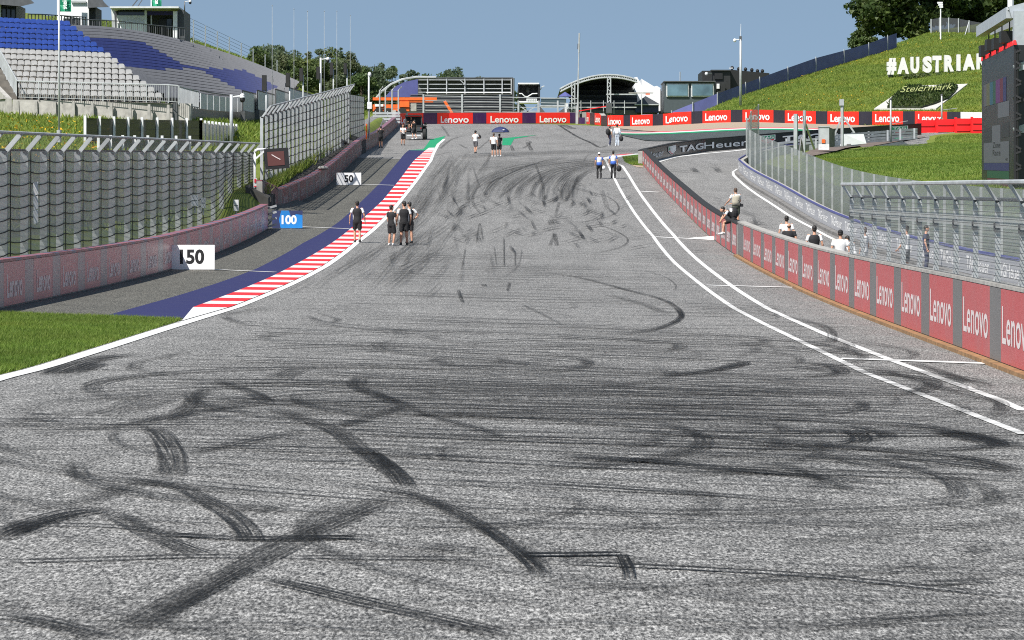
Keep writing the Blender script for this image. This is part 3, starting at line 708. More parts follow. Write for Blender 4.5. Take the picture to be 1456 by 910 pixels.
# ================================================================== BARRIERS WITH BANNERS
class Path:
    """a line on the ground; its face looks to the right of the walking direction"""
    def __init__(s, pts):
        P = [Vector(p) for p in pts]; Q = [P[0]]
        for a, b in zip(P, P[1:]):
            n = max(1, math.ceil((b-a).length/1.0))
            for i in range(1, n+1): Q.append(a.lerp(b, i/n))
        s.Q = Q; s.c = [0]
        for a, b in zip(Q, Q[1:]): s.c.append(s.c[-1]+(b-a).length)
        s.len = s.c[-1]
    def at(s, t):
        t = min(max(t, 0), s.len)
        import bisect
        i = min(max(bisect.bisect_right(s.c, t)-1, 0), len(s.Q)-2)
        a, b = s.Q[i], s.Q[i+1]; d = (b-a).normalized()
        return a+d*(t-s.c[i]), d
    def pt(s, t, off, z, zbase=None):
        p, d = s.at(t); n = Vector((d.y,-d.x)); q = p+n*off
        return Vector((q.x, q.y, (ground(p.x, p.y) if zbase is None else zbase(t))+z))
def steps(a, b, d=1.0):
    n = max(1, math.ceil((b-a)/d)); return [a+(b-a)*i/n for i in range(n+1)]
def wall_strip(P, mb, a, b, z0, z1, o0, o1, mi=0, d=1.0, zb=None):
    """a closed slab along the path between offsets o0 (back) and o1 (front)"""
    f0 = z0 if callable(z0) else (lambda t: z0); f1 = z1 if callable(z1) else (lambda t: z1)
    rings = [[P.pt(t,o0,f0(t),zb), P.pt(t,o1,f0(t),zb), P.pt(t,o1,f1(t),zb), P.pt(t,o0,f1(t),zb)] for t in steps(a, b, d)]
    mb.loft(rings, mi)
def path_text(P, mb, s, a, w, z0, h, off, zfun=None, offset=.0, mi=0, shear=0, zb=None):
    vs, fs, _ = glyphs(s, offset, shear)
    mb.add([P.pt(a+x*w, off, (zfun(a+x*w) if zfun else 0)+z0+y*h, zb) for x, y in vs], fs, mi)
def lenovo_wall(name, label, pts, H, pitch, red, start, mats, word=(.10,.80,.26,.50), thick=.30, group=None, kerb=None, topm=None, offset=.03, last=None, first=0):
    P = Path(pts); Hf = H if callable(H) else (lambda t: H)
    p0, _ = P.at(P.len/2)
    e = empty(name, (p0.x, p0.y, ground(p0.x, p0.y)), label, 'barrier', group)
    mb = MB(); wall_strip(P, mb, 0, P.len, -.3, lambda t: Hf(t)-.04, -thick, 0)
    part('wall_body', mb, 'concrete', e)
    mb = MB(); wall_strip(P, mb, 0, P.len, lambda t: Hf(t)-.037, lambda t: Hf(t)+.03, -thick-.02, .03); part('top_rail', mb, topm or 'concrete', e)
    if kerb:
        mb = MB(); wall_strip(P, mb, 0, P.len, -.2, .10, .005, .20); part('base_kerb', mb, kerb, e)
    t = start; cuts = []
    if start > .3: cuts.append((0, start, 1))
    while t < P.len-.4:
        cuts.append((t, min(t+red, P.len), 0)); 
        if t+red < P.len-.3: cuts.append((t+red, min(t+pitch, P.len), 1))
        t += pitch
    z0 = .12 if kerb else .05
    for a, b, k in cuts:
        mb = MB(); wall_strip(P, mb, a+.012, b-.012, z0, lambda t: Hf(t)-.05, .004, .022, d=1.0)
        pn = part('banner_panel' if k == 0 else 'spacer_panel', mb, mats[k], e)
        if k == 0 and b-a > red*.9 and (last is None or a < last) and a >= first:
            mt = MB(); L_ = b-a; hh = Hf((a+b)/2)
            path_text(P, mt, 'Lenovo', a+L_*word[0], L_*word[1], hh*word[2], hh*word[3], .028, offset=offset)
            part('lettering', mt, mats[2], pn, fix=False)
    return e, P
m, nt, b = nodes('trim_stripes')
g = N(nt, 'ShaderNodeNewGeometry'); sx = N(nt, 'ShaderNodeSeparateXYZ'); nt.links.new(g.outputs['Position'], sx.inputs[0])
f = mth(nt, 'FRACT', mth(nt, 'MULTIPLY', sx.outputs[1], .31)); a = ramp(nt, f, [(.0,(.27,.09,.11)),(.55,(.09,.11,.18)),(.8,(.27,.09,.11))]); nt.nodes[-1].color_ramp.interpolation = 'CONSTANT'
nt.links.new(a, b.inputs['Base Color']); b.inputs['Roughness'].default_value = .4
# left side, nearer stretch; then the stained stretch up the hill
WL, PL = lenovo_wall('barrier_wall', 'long low pink and grey banner wall on the left ending behind the blue 100 board', [(-12.3,60),(-12.2,86.4),(-11.5,121.3),(-11.42,145),(-11.4,169.5)], 1.15, 4.7, 3.3, 3.5, ('banner_red_sheen','banner_grey_sheen','letter_sheen'), topm='trim_stripes', word=(.14,.72,.2,.5))
for k in range(4):                                               # stacked rail ends closing that wall
    mb = MB(); z = ground(-11.4,169.6)+.12+k*.29
    mb.bar((-11.72,169.75,z+.11),(-11.36,169.72,z),.25,.10); mb.bar((-11.36,169.72,z),(-11.0,169.75,z+.11),.25,.10); part('rail_end', mb, 'galvanised', WL)
WM, PM = lenovo_wall('barrier_wall', 'dirt stained grey and dull red wall running uphill beside the 50 board', [(-12.75,185.5),(-12.1,190),(-11.45,205),(-11.14,219.2),(-11.0,250),(-11.05,276),(-11.17,298.4),(-11.6,335),(-12.2,395)], 1.12, 4.6, 3.2, .6, ('banner_red_stained','banner_grey_stained','letter_stained'), topm='trim_stripes', word=(.14,.72,.25,.5))
# right side: pit wall, two stretches
HR = lambda t: 1.46+.0016*t
WN, PN = lenovo_wall('pit_wall', 'tall sunlit red banner wall below the steel catch fence along the pit lane', [(9.5,152.6),(9.5,100),(9.5,56)], HR, 6.03, 4.38, 3.74-1.65+1.65, ('banner_red_faded','banner_grey','letter_faded'), kerb='timber', word=(.05,.90,.30,.46), offset=.012)
WF, PF = lenovo_wall('pit_wall', 'low faded red banner wall with black top rail between track and pit exit', [(9.28,258.2),(9.3,250),(9.5,200),(9.5,153.2)], lambda t: 1.10+.28*t/105, 4.05, 2.9, .5, ('banner_red_faded','banner_grey','letter_faded'), topm='black_rubber', word=(.08,.84,.28,.5), offset=.03)

# the black watch-sponsor wall round the pit exit
PT = Path([(9.28,258.6),(9.6,261.2),(10.34,264.5),(12.3,275),(15.04,285.6),(18.7,290.8),(22.96,295.1),(27.4,299.6),(34.6,307.2)])
WT = empty('barrier_wall', (18,290,7.3), 'glossy black wall with large white TAGHeuer lettering curving round the pit exit', 'barrier')
mb = MB(); wall_strip(PT, mb, 0, PT.len, -.6, .98, -.3, 0); part('wall_body', mb, 'concrete', WT)
mb = MB(); wall_strip(PT, mb, 0, PT.len, .983, 1.04, -.32, .03); part('top_rail', mb, 'black_rubber', WT)
mb = MB(); wall_strip(PT, mb, 0, PT.len, .04, .975, .003, .02); pn = part('banner_panel', mb, 'banner_black', WT)
def shield(P, s, z, w, h, name='emblem', par=None):
    mb = MB(); o = .07
    q = lambda x, y, d=0: P.pt(s+x*w, o+d, z+y*h)
    mb.add([q(0,1),q(0,.42),q(.18,.22),q(.5,0),q(.82,.22),q(1,.42),q(1,1)], [tuple(range(7))], 0)
    mb.add([q(.05,.95,.004),q(.05,.55,.004),q(.95,.55,.004),q(.95,.95,.004)], [(0,1,2,3)], 1)
    mb.add([q(.05,.50,.004),q(.2,.26,.004),q(.5,.06,.004),q(.8,.26,.004),q(.95,.50,.004)], [tuple(range(5))], 2)
    vs_, fs_, _ = glyphs('TAG', .02); mb.add([q(.12+x*.76,.60+y*.28,.008) for x, y in vs_], fs_, 0)
    vs_, fs_, _ = glyphs('HEUER', .02); mb.add([q(.22+x*.56,.25+y*.2,.008) for x, y in vs_], fs_, 0)
    part(name, mb, ['letter_white','tag_green','tag_red'], par, fix=False)
def taglogo(s0, wt, wh, z=.24, h=.5):
    mb = MB(); path_text(PT, mb, 'TAG', s0, wt, z, h, .075, offset=.028); part('lettering', mb, 'letter_white', pn, fix=False)
    mb = MB(); path_text(PT, mb, 'Heuer', s0+wt+.2, wh, z, h, .075, offset=.010); part('lettering', mb, 'letter_white', pn, fix=False)
def s_of(px):
    best = 0; bd = 1e9
    for k in range(0, int(PT.len*20)):
        p, _ = PT.at(k/20); d = abs(CX+F*p.x/p.y-px)
        if d < bd: bd, best = d, k/20
    return best
sx_ = s_of
mb = MB(); path_text(PT, mb, 'Heuer', sx_(919), sx_(942)-sx_(919), .26, .5, .085, offset=.006); part('lettering', mb, 'letter_silver', pn, fix=False)
shield(PT, sx_(949), .18, sx_(960)-sx_(949), .68, par=pn)
taglogo(sx_(965), sx_(999)-sx_(965), sx_(1066)-sx_(1001)-.2)
shield(PT, sx_(1079), .22, sx_(1101.5)-sx_(1079), .70, par=pn)
taglogo(sx_(1112), sx_(1166)-sx_(1112), sx_(1250)-sx_(1168)-.2)
shield(PT, sx_(1266), .25, sx_(1290)-sx_(1266), .66, par=pn)

# the silver inner wall of the pit lane
PI = Path([(22.2,275),(20.0,270),(17.3,258),(16.2,252),(15.35,246),(15.25,236),(15.25,172),(15.25,94)])
WI = empty('barrier_wall', (15.25,200,2), 'silver grey wall with repeated white TAGHeuer lettering on the far side of the pit lane', 'barrier')
mb = MB(); wall_strip(PI, mb, 0, PI.len, -.5, .93, -.3, 0); part('wall_body', mb, 'concrete', WI)
mb = MB(); wall_strip(PI, mb, 0, PI.len, .933, 1.02, -.02, .04); part('top_rail', mb, 'blue_fabric', WI)
mb = MB(); wall_strip(PI, mb, 0, PI.len, -.1, .16, .003, .30); part('base_kerb', mb, 'concrete_dark', WI)
mb = MB(); wall_strip(PI, mb, 0, PI.len, .17, .925, .003, .02); pn = part('banner_panel', mb, 'banner_silver', WI)
s = PI.len-130+1
s = 21.0; k = 0
while s < PI.len-6.5:
    mb = MB(); path_text(PI, mb, 'TAG', s, 2.3, .34, .44, .026, offset=.02); path_text(PI, mb, 'Heuer', s+2.45, 3.3, .34, .44, .026, offset=.008); part('lettering', mb, 'letter_white', pn, fix=False)
    s += 7.4
for k in range(5):                                               # dark openings at the bend of that wall
    mb = MB(); a = 6+k*2.2; wall_strip(PI, mb, a, a+1.2, .2, .9, -.34, -.302); part('rear_strut', mb, 'white_metal', WI)

# ================================================================== CATCH FENCES
def catch_fence(name, label, posts, zb, zk, over, pw, mats, rows, sag=.06, cable='black_rubber', crad=.03, extra=None, pd=None, seg=True):
    """posts [(x,y)], zb/zk: z of foot and of the bend, over=(dx,dz) of the leaning tip"""
    e = empty(name, (posts[0][0], posts[0][1], zb(0)), label, 'fence')
    n = len(posts); tips = []
    for i, (x, y) in enumerate(posts):
        a, k = Vector((x,y,zb(i))), Vector((x,y,zk(i))); t = k+Vector((over[0],0,over[1])); tips.append((a,k,t))
        mb = MB(); mb.box((a+k)/2, (pw, pd or pw*.7, (k-a).length)); mb.bar(k-Vector((0,0,pw*.4)), t, pd or pw*.7, pw*.6) if over[1] else None
        part('post', mb, mats[0], e)
        if sag > .05:
            v = Vector((pw*.5+.05,.22,0)); part('tie_cable', MB().tube([a+v, k+v], crad, 4), cable, e, fix=False)
    mbs = []
    for i in range(n-1):
        (a0,k0,t0),(a1,k1,t1) = tips[i], tips[i+1]
        o = Vector((pw*.5+.01,0,0)) if over[0] >= 0 else Vector((-pw*.5-.01,0,0))
        mb = MB().quad(a0+o,a1+o,k1+o,k0+o); part('netting', mb, mats[1], e, fix=False)
        if over[1]:
            mb = MB().quad(k0+o,k1+o,t1+o*.4,t0+o*.4); part('top_netting', mb, mats[2], e, fix=False)
    for r in range(rows):
        u = (r+.15)/rows; mb = MB(); pts = []
        for i in range(n-1):
            (a0,k0,_),(a1,k1,_) = tips[i], tips[i+1]
            for q in (0,.25,.5,.75):
                p = a0.lerp(k0,u).lerp(a1.lerp(k1,u), q); pts.append(p+Vector((pw*.5+.05 if over[0]>=0 else -pw*.5-.05,0,-sag*4*q*(1-q))))
        pts.append(tips[-1][0].lerp(tips[-1][1],u))
        mb.tube(pts, crad, 4); part('cable', mb, cable, e, fix=False)
    if over[1]:
        mb = MB(); mb.tube([t for _,_,t in tips], .045, 6); part('top_rail', mb, mats[3] if len(mats)>3 else mats[0], e)
        mb = MB(); mb.tube([k+Vector((.03,0,.02)) for _,k,_ in tips], .04, 5); part('bend_rail', mb, cable, e)
    return e
pxs1 = [-58,-24,5,34.6,62,85,110,136,159,181,201,218,235,253,270,284,303,315,327,340,350,359]
posts1 = [(-14.2, 14.2*F/(CX-p)) for p in pxs1]
fence_near = catch_fence('catch_fence', 'tall catch fence of wide grey posts and sagging black cables behind the left wall', posts1, lambda i: ground(*posts1[i])-.1, lambda i: 2.61+.0236*(posts1[i][1]-106), (.50,.50), .22, ('galvanised','wire_dense','wire_top'), 12, .07, crad=.018, pd=.12)
for i in range(len(posts1)-1):                                   # a second, closer net over the upper part
    (xa, ya), (xb, yb_) = posts1[i], posts1[i+1]; za, zb_ = 2.61+.0236*(ya-106), 2.61+.0236*(yb_-106); ha, hb = za-ground(xa,ya), zb_-ground(xb,yb_)
    part('upper_netting', MB().quad((xa-.14,ya,za-ha*.66),(xb-.14,yb_,zb_-hb*.66),(xb-.14,yb_,zb_),(xa-.14,ya,za)), 'wire_upper', fence_near, fix=False)
posts2 = []
for k in range(25):
    t = k/24; d = 188+70*t; px = 372+(495-372)*( (1/188-1/d)/(1/188-1/258) ); posts2.append(((px-CX)/F*d, d))
def zb2(i): d = posts2[i][1]; return (342-(265+(195-265)*((1/188-1/d)/(1/188-1/258))))/F*d
def zk2(i): d = posts2[i][1]; return zb2(i)+pl(d,[(188,3.6),(258,3.2)])
catch_fence('catch_fence', 'long mesh catch fence climbing the hill above the stepped bank and monitor', posts2, lambda i: min(zb2(i), ground(*posts2[i])), zk2, (.45,.55), .15, ('galvanised','wire_hill','wire_top'), 10, .07, crad=.022)
posts3 = [(-11.9-.10*k, 262+k*6.0) for k in range(9)]
def zb3(i): return (342-(193-1.2*i))/F*posts3[i][1]
catch_fence('catch_fence', 'pale upright mesh fence at the hilltop behind the white camera pole', posts3, lambda i: zb3(i)-.6, lambda i: (342-(134+.5*i))/F*posts3[i][1], (.0,.0), .14, ('galvanised','wire_tall','wire_top'), 7, .06, crad=.02)
# right, near: steel fence standing on the pit wall
pxr = [1205,1220,1237,1257,1277.6,1300.7,1323.8,1351.5,1379,1410,1445,1485]
postsr = [(9.62, 9.5*F/(p-CX)) for p in pxr]
def zbr(i): x, y = postsr[i]; return ground(9.4,y)+HR(152.6-y)+.03
fr = catch_fence('catch_fence', 'galvanised steel catch fence with leaning mesh top standing on the sunlit pit wall', postsr, zbr, lambda i: zbr(i)+1.62, (-.28,.36), .105, ('galvanised','wire_light','wire_top','galvanised'), 13, .0, cable='steel_dark', crad=.008)
for i, (x, y) in enumerate(postsr[:-1]):
    mb = MB(); z = zbr(i)+1.08
    x2, y2 = postsr[i+1]; mb.quad((x-.06,y,z),(x2-.06,y2,zbr(i+1)+1.08),(x2-.06,y2,zbr(i+1)+1.32),(x-.06,y,z+.24)); part('double_netting', mb, 'wire_dense', fr, fix=False)
    mb = MB(); mb.box((x-.03,y-.05,z+.02),(.10,.16,.16)); part('clamp', mb, 'steel_dark', fr)
    mb = MB(); mb.add([(x-.02,y,zbr(i)-.0),(x-.02,y+.55,zbr(i)),(x-.02,y,zbr(i)+.42),(x+.04,y,zbr(i)),(x+.04,y+.55,zbr(i)),(x+.04,y,zbr(i)+.42)],[(0,1,2),(3,5,4),(0,3,4,1),(1,4,5,2),(2,5,3,0)]); part('foot_brace', mb, 'white_metal', fr)
# right, far: mesh fence behind the silver wall
posts4 = [(15.9, 92+k*5.2) for k in range(30)]
posts4 += [(16.2,251),(16.8,255.5),(17.6,259.5)]
def zb4(i): x, y = posts4[i]; return ground(15.2,y)+.1
catch_fence('catch_fence', 'dense dull grey mesh fence behind the silver pit lane wall', posts4, zb4, lambda i: zb4(i)+(2.95 if i < 30 else 3.5+.35*(i-30)), (0,0), .10, ('post_dull','wire_tall','wire_top'), 5, .02, crad=.012, cable='steel')

# ================================================================== DISTANCE BOARDS
def board(txt, pxc, py_top, py_bot, w_px, label, blue=False):
    base = G(pxc, py_bot); d = base.y; k = d/F; w, h = w_px*k, (py_bot-py_top)*k
    e = empty('distance_board', base, label, 'sign', 'braking distance boards on the left')
    tilt = Matrix.Translation(base) @ Matrix.Rotation(R(-2), 4, 'X') @ Matrix.Translation(-base)
    mb = MB(); mb.box((base.x, base.y+.06, base.z+h/2+.02), (w, .10, h)); mb.xf(tilt); pl_ = part('panel', mb, 'board_blue' if blue else 'board_white', e)
    mb = MB(); g = glyphs(txt, .035); 
    th = h*(.52 if blue else .60); tw = th*g[2]*.95
    text(mb, txt, (base.x-tw/2+(.06*w if blue else 0), base.y+.005, base.z+.02+h*.22), (1,0,0), (0,0,1), tw, th, .035, depth=-.004); mb.xf(tilt); part('number', mb, 'letter_white' if blue else 'black_plastic', pl_, fix=False)
    if blue:
        mb = MB(); x0, z0 = base.x-w/2, base.z+.02; y = base.y+.008
        for poly in ([(0,0),(.28,0),(.22,.5),(.30,1),(0,1)], [(.62,.65),(.8,.8),(1,.75),(1,1),(.55,1)]): mb.add([(x0+a*w,y,z0+b_*h) for a,b_ in poly], [tuple(range(len(poly)))])
        mb.xf(tilt); part('dark_patch', mb, 'navy_fabric', pl_, fix=False)
    mb = MB()
    for s in (-1,1): mb.box((base.x+s*w*.36, base.y+.28, base.z+.03), (.05,.5,.05)); 
    part('foot', mb, 'steel', e)
plain('board_white', (.84,.84,.85), .5, var=.04); plain('board_blue', (.02,.22,.62), .4, var=.2, scale=1.2)
board('150', 273, 349, 384, 64, 'white distance board with black 150, largest of the three boards')
board('100', 408.5, 300, 325, 43, 'bright blue distance board with white 100 at the wall end', True)
board('50', 496, 246, 263.5, 35, 'small white distance board with black 50 further uphill')

# ================================================================== LEFT ROADSIDE EQUIPMENT
def pole(name, label, cat, px, pyb, pyt, d, r0, r1=None, mat='galvanised', group=None):
    a, b = W(px, pyb, d), W(px, pyt, d)
    if isinstance(name, str):
        e = empty(name, a, label, cat, group)
        mb = MB(); mb.tube([a, b], [r0, r1 or r0], 8); part('pole', mb, mat, e, smooth=True)
        return e, a, b
def dome_camera(e, b, side=1, s=1.0):
    mb = MB(); mb.bar(b+Vector((0,0,-.12)), b+Vector((side*.55*s,0,-.05)), .07*s); part('bracket', mb, 'white_metal', e)
    mb = MB(); c = b+Vector((side*.58*s,-.02,-.18*s)); mb.tube([c+Vector((0,0,.14*s)), c], [.1*s,.16*s], 10); mb.ell(c+Vector((0,0,.16*s)), (.12*s,.12*s,.08*s)); cm = part('camera_housing', mb, 'white_metal', e, smooth=True)
    mb = MB(); mb.ell(c+Vector((0,0,-.08*s)), (.145*s,.145*s,.16*s)); part('dome', mb, 'black_plastic', cm, smooth=True)
# monitor on a white bracket
d = 186
a = W(362,330,d); e = empty('trackside_monitor', a, 'black framed monitor with dull red screen on a white bracket pole', 'monitor')
mb = MB(); mb.tube([a, W(362,220,d), W(363,214,d), W(367,212.5,d), W(378,212.5,d)], .07, 8); part('bracket_pole', mb, 'white_metal', e, smooth=True)
mb = MB(); mb.bar(W(363,226,d), W(377,214,d), .09); part('brace', mb, 'white_metal', e)
Rm = Matrix.Rotation(R(-4), 3, 'Y')
c = W(393.5,225.5,d); k = d/F
mb = MB(); mb.box(c, (34*k,.35,29*k), M3=Rm); cs = part('casing', mb, 'black_plastic', e)
mb = MB(); mb.box(c+Vector((-.03,-.185,0)), (24*k,.02,20*k), M3=Rm); scn = part('screen', mb, emis('monitor_red', (.15,.05,.045), .3), cs)
mb = MB(); mb.tube([c+Vector((-.25,-.2,.2)), c+Vector((-.05,-.2,.08)), c+Vector((.2,-.2,-.05))], .03, 4); part('display_mark', mb, 'letter_faded', scn)
mb = MB(); mb.box(W(363,260.5,d-.3), (5*k,.05,14*k)); pn = part('notice', mb, 'white_metal', e)
mb = MB(); mb.box(W(363,257,d-.35), (2.6*k,.03,5*k)); mb.box(W(363,265,d-.35), (3.2*k,.03,1.6*k)); part('pictogram', mb, 'tag_red', pn)
# white information strip hanging in the fence
mb = MB(); 
for q in range(3): mb.add([W(47.2,260+q*20,104.5),W(54,258+q*20,104.5),W(54.5,276+q*20,104.5),W(48,279+q*20,104.5)],[(0,1,2,3)]); mb.v[-4:] = [tuple(Vector(v)) for v in mb.v[-4:]]
me = mb; n0 = len(mb.v); mb.add([tuple(Vector(v)+Vector((0,.03,0))) for v in mb.v[:n0]], [(4*q+3,4*q+2,4*q+1,4*q) for q in range(3)]) 
top('fence_notice', mb, 'white_metal', 'white folded notice hanging in the left catch fence near its tallest end', 'sign')
# grey cabinets behind that fence
for i, (px, py0, py1, w) in enumerate(((277,293,277,9),(289,296,281,6),(336,300,284,7))):
    d = 158+i*6; k = d/F
    a = W(px, py0+10, d); e = empty('control_box', a, ('pale electrical box behind the left fence, widest of three', 'narrow pale electrical box between two others behind the left fence', 'pale electrical box behind the left fence nearest the monitor')[i], 'box', 'electrical boxes behind the left fence')
    mb = MB(); mb.box(W(px,(py0+py1)/2,d), (w*k,.3,(py0-py1)*k)); part('casing', mb, 'white_metal', e)
    mb = MB(); mb.tube([a, W(px,py0,d)], .04, 6); part('leg', mb, 'steel', e)
    mb = MB(); mb.box(W(px,(py0+py1)/2,d)+Vector((0,-.16,0)), (w*k*.8,.02,.02)); part('door_seam', mb, 'steel_dark', e)
# trackside light panel (marshalling) and small lamp on the ribbed bank
d = 252; k = d/F
e = empty('marshal_light', W(482,216,d), 'black marshal light panel on a short white post above the stained wall', 'signal')
mb = MB(); mb.tube([W(482,220,d), W(482,208,d)], .05, 6); part('post', mb, 'white_metal', e)
mb = MB(); mb.box(W(483.5,206.5,d), (8.5*k,.3,17*k)); cs = part('casing', mb, 'black_plastic', e)
mb = MB(); mb.box(W(483.5,206.5,d)+Vector((0,-.16,0)), (7*k,.02,14*k)); part('lamp_face', mb, 'anthracite', cs)
mb = MB(); mb.bar(W(487,205,d), W(491,203,d), .1); mb.ell(W(491,203,d), (.12,.12,.14)); part('side_lamp', mb, 'black_plastic', e)
e = empty('bollard_lamp', W(504.5,211,268), 'tiny pale lamp post on the dark stepped bank', 'lamp')
mb = MB(); mb.tube([W(504.5,213,268), W(504.5,202,268)], .05, 6); part('post', mb, 'steel', e)
mb = MB(); mb.ell(W(504.5,201,268), (.13,.13,.2)); part('lamp_head', mb, 'white_metal', e)
# flat grey hatch on the stained wall
mb = MB(); mb.ell(W(459,239,214)+Vector((0,.2,0)), (.34,.5,.14), 12, 6); top('sandbag', mb, 'concrete', 'pale grey sandbag lying on top of the stained left wall', 'sandbag', smooth=True)
# CCTV poles
e, a, b = pole('camera_pole', 'stout pale camera pole with dark dome standing by the glass sound screens', 'camera pole', 329, 207, 134.5, 190, .10, .09)
dome_camera(e, b, 1, 1.0)
e, a, b = pole('camera_pole', 'slim white camera pole among the flagpoles in front of the pines', 'camera pole', 456, 172, 82, 262, .10, .08); dome_camera(e, b, 1, .9)
e, a, b = pole('camera_pole', 'white camera pole with orange foot at the upper end of the left wall', 'camera pole', 524.5, 196, 107, 268, .09, .07)
mb = MB(); mb.ell(b+Vector((.05,0,.05)), (.14,.14,.2)); part('camera_housing', mb, 'white_metal', e, smooth=True)
mb = MB(); mb.box(W(525.5,150,268)+Vector((0,-.15,0)), (.34,.2,.5)); part('junction_box', mb, 'white_metal', e)
mb = MB(); mb.tube([W(521,198,268), W(521,176,268)], .06, 8); part('foot_post', mb, 'orange_paint', e)
e, a, b = pole('thin_mast', 'single thin grey mast in front of the white seats', 'mast', 84, 196, -8, 165, .055, .045)
mb = MB(); mb.tube([a+Vector((0,0,-.2)), a+Vector((0,0,.35))], .11, 8); part('base_sleeve', mb, 'galvanised', e)
# flagpoles and loudspeaker columns along the stand
fp = [(387,148,8,'in front of the blue seats'),(418,160,13,'second from the seats'),(437,165,16,'third from the seats'),(461,150,16,'beside the white camera pole'),(479,140,16,'fifth from the seats'),(498,142,22,'last before the hilltop fence')]
for i, (px, yb, yt, w) in enumerate(fp):
    e, a, b = pole('flagpole', 'tall bare flagpole '+w, 'flagpole', px, yb+28, yt, 262+9*i, .030, .012, 'post_dull', 'flagpoles along the left stand')
    mb = MB(); mb.ell(b, (.035,.035,.05), 8, 6); part('finial', mb, 'post_dull', e, smooth=True)
sp = [(376,107,129,6.6,'in front of the blue seats','leftmost'),(409.5,104,124,6,'','second'),(428.5,97,116,5.2,'','third'),(452.5,95,113,5,'','fourth'),(471.5,89,107,5,'','fifth'),(491,90,106,4.6,'','last')]
for i, (px, yt, yb, w, _, o_) in enumerate(sp):
    d = 236+8*i; k = d/F
    e, a, b = pole('speaker_column', f'black loudspeaker column on a grey pole, {o_} of the row up the hill', 'loudspeaker', px+2.5, 205-8*i, (yt+yb)/2, d, .06, .05, 'galvanised', 'loudspeaker columns on poles')
    mb = MB(); mb.box(W(px,(yt+yb)/2,d)+Vector((0,-.12,0)), (w*k,.22,(yb-yt)*k)); cs = part('speaker_box', mb, 'black_plastic', e)
    mb = MB(); mb.box(W(px,(yt+yb)/2,d)+Vector((0,-.24,0)), (w*k*.85,.02,(yb-yt)*k*.94)); part('grille', mb, 'black_rubber', cs)
# glass sound screens (dark panels between white posts)
PS = [(120,166,206,184),(270,172,206,202),(336,176,207,236)]
def scr(px, side): return None
def screen_row(name, label, pts, h0, n, colr, hp):
    e = empty(name, pts[0], label, 'screen fence')
    P = []
    for i in range(n+1):
        t = i/n*(len(pts)-1); j = min(int(t), len(pts)-2); P.append(pts[j].lerp(pts[j+1], t-j))
    for p in P: part('post', MB().box(p+Vector((0,0,hp/2)), (.13,.13,hp)), 'white_metal', e)
    for p, q in zip(P, P[1:]):
        part('pane', MB().bar(p+Vector((0,.1,h0/2)), q+Vector((0,.1,h0/2)), .04, h0), colr, e)
glm, nt, b = nodes('smoked_glass'); b.inputs['Base Color'].default_value = (.012,.018,.014,1); b.inputs['Roughness'].default_value = .06; b.inputs['Alpha'].default_value = .86
glm, nt, b = nodes('bluish_glass'); b.inputs['Base Color'].default_value = (.06,.085,.09,1); b.inputs['Roughness'].default_value = .1; b.inputs['Alpha'].default_value = .8
screen_row('sound_screen', 'row of dark smoked glass panes between white posts below the white seats', [W(121,207,184), W(202,208,190), W(286,208,197)], 1.40, 8, 'smoked_glass', 1.52)
screen_row('sound_screen', 'short row of bluish glass panes with crowded white posts by the camera pole', [W(286,207,197), W(312,207,214), W(336,207,232)], 1.25, 10, 'bluish_glass', 1.38)
screen_row('sound_screen', 'lower row of bluish glass panes just above the left catch fence', [W(140,214,176), W(200,214,180), W(270,214,186)], .62, 7, 'bluish_glass', .75)
# ================================================================== GRANDSTANDS ON THE LEFT
plain('seat_white', (.42,.415,.405), .45, var=.08, scale=1); plain('seat_blue', (.030,.070,.30), .4, var=.15, scale=1); plain('seat_blue_dark', (.017,.026,.11), .45, var=.15, scale=1); plain('seat_grey', (.115,.12,.135), .5, var=.1, scale=1)
plain('terrace', (.13,.12,.105), .9, var=.3, scale=1.5); plain('parapet_white', (.55,.57,.58), .6, var=.15)
def lerp3(a, b, c, s):                                          # quadratic through three points at 0, .5, 1
    return a*(2*(s-.5)*(s-1))+b*(-4*s*(s-1))+c*(2*s*(s-.5))
def pbox(mb, x0, x1, y0, y1, d, dep, mi=0):
    a, b = W(x0, y1, d), W(x1, y0, d)
    mb.box(((a.x+b.x)/2, d+dep/2, (a.z+b.z)/2), (b.x-a.x, dep, b.z-a.z), mi=mi); return mb
def pip(x, y, poly):
    c = False
    for (x0,y0),(x1,y1) in zip(poly, poly[1:]+poly[:1]):
        if (y0 > y) != (y1 > y) and x < (x1-x0)*(y-y0)/(y1-y0)+x0: c = not c
    return c
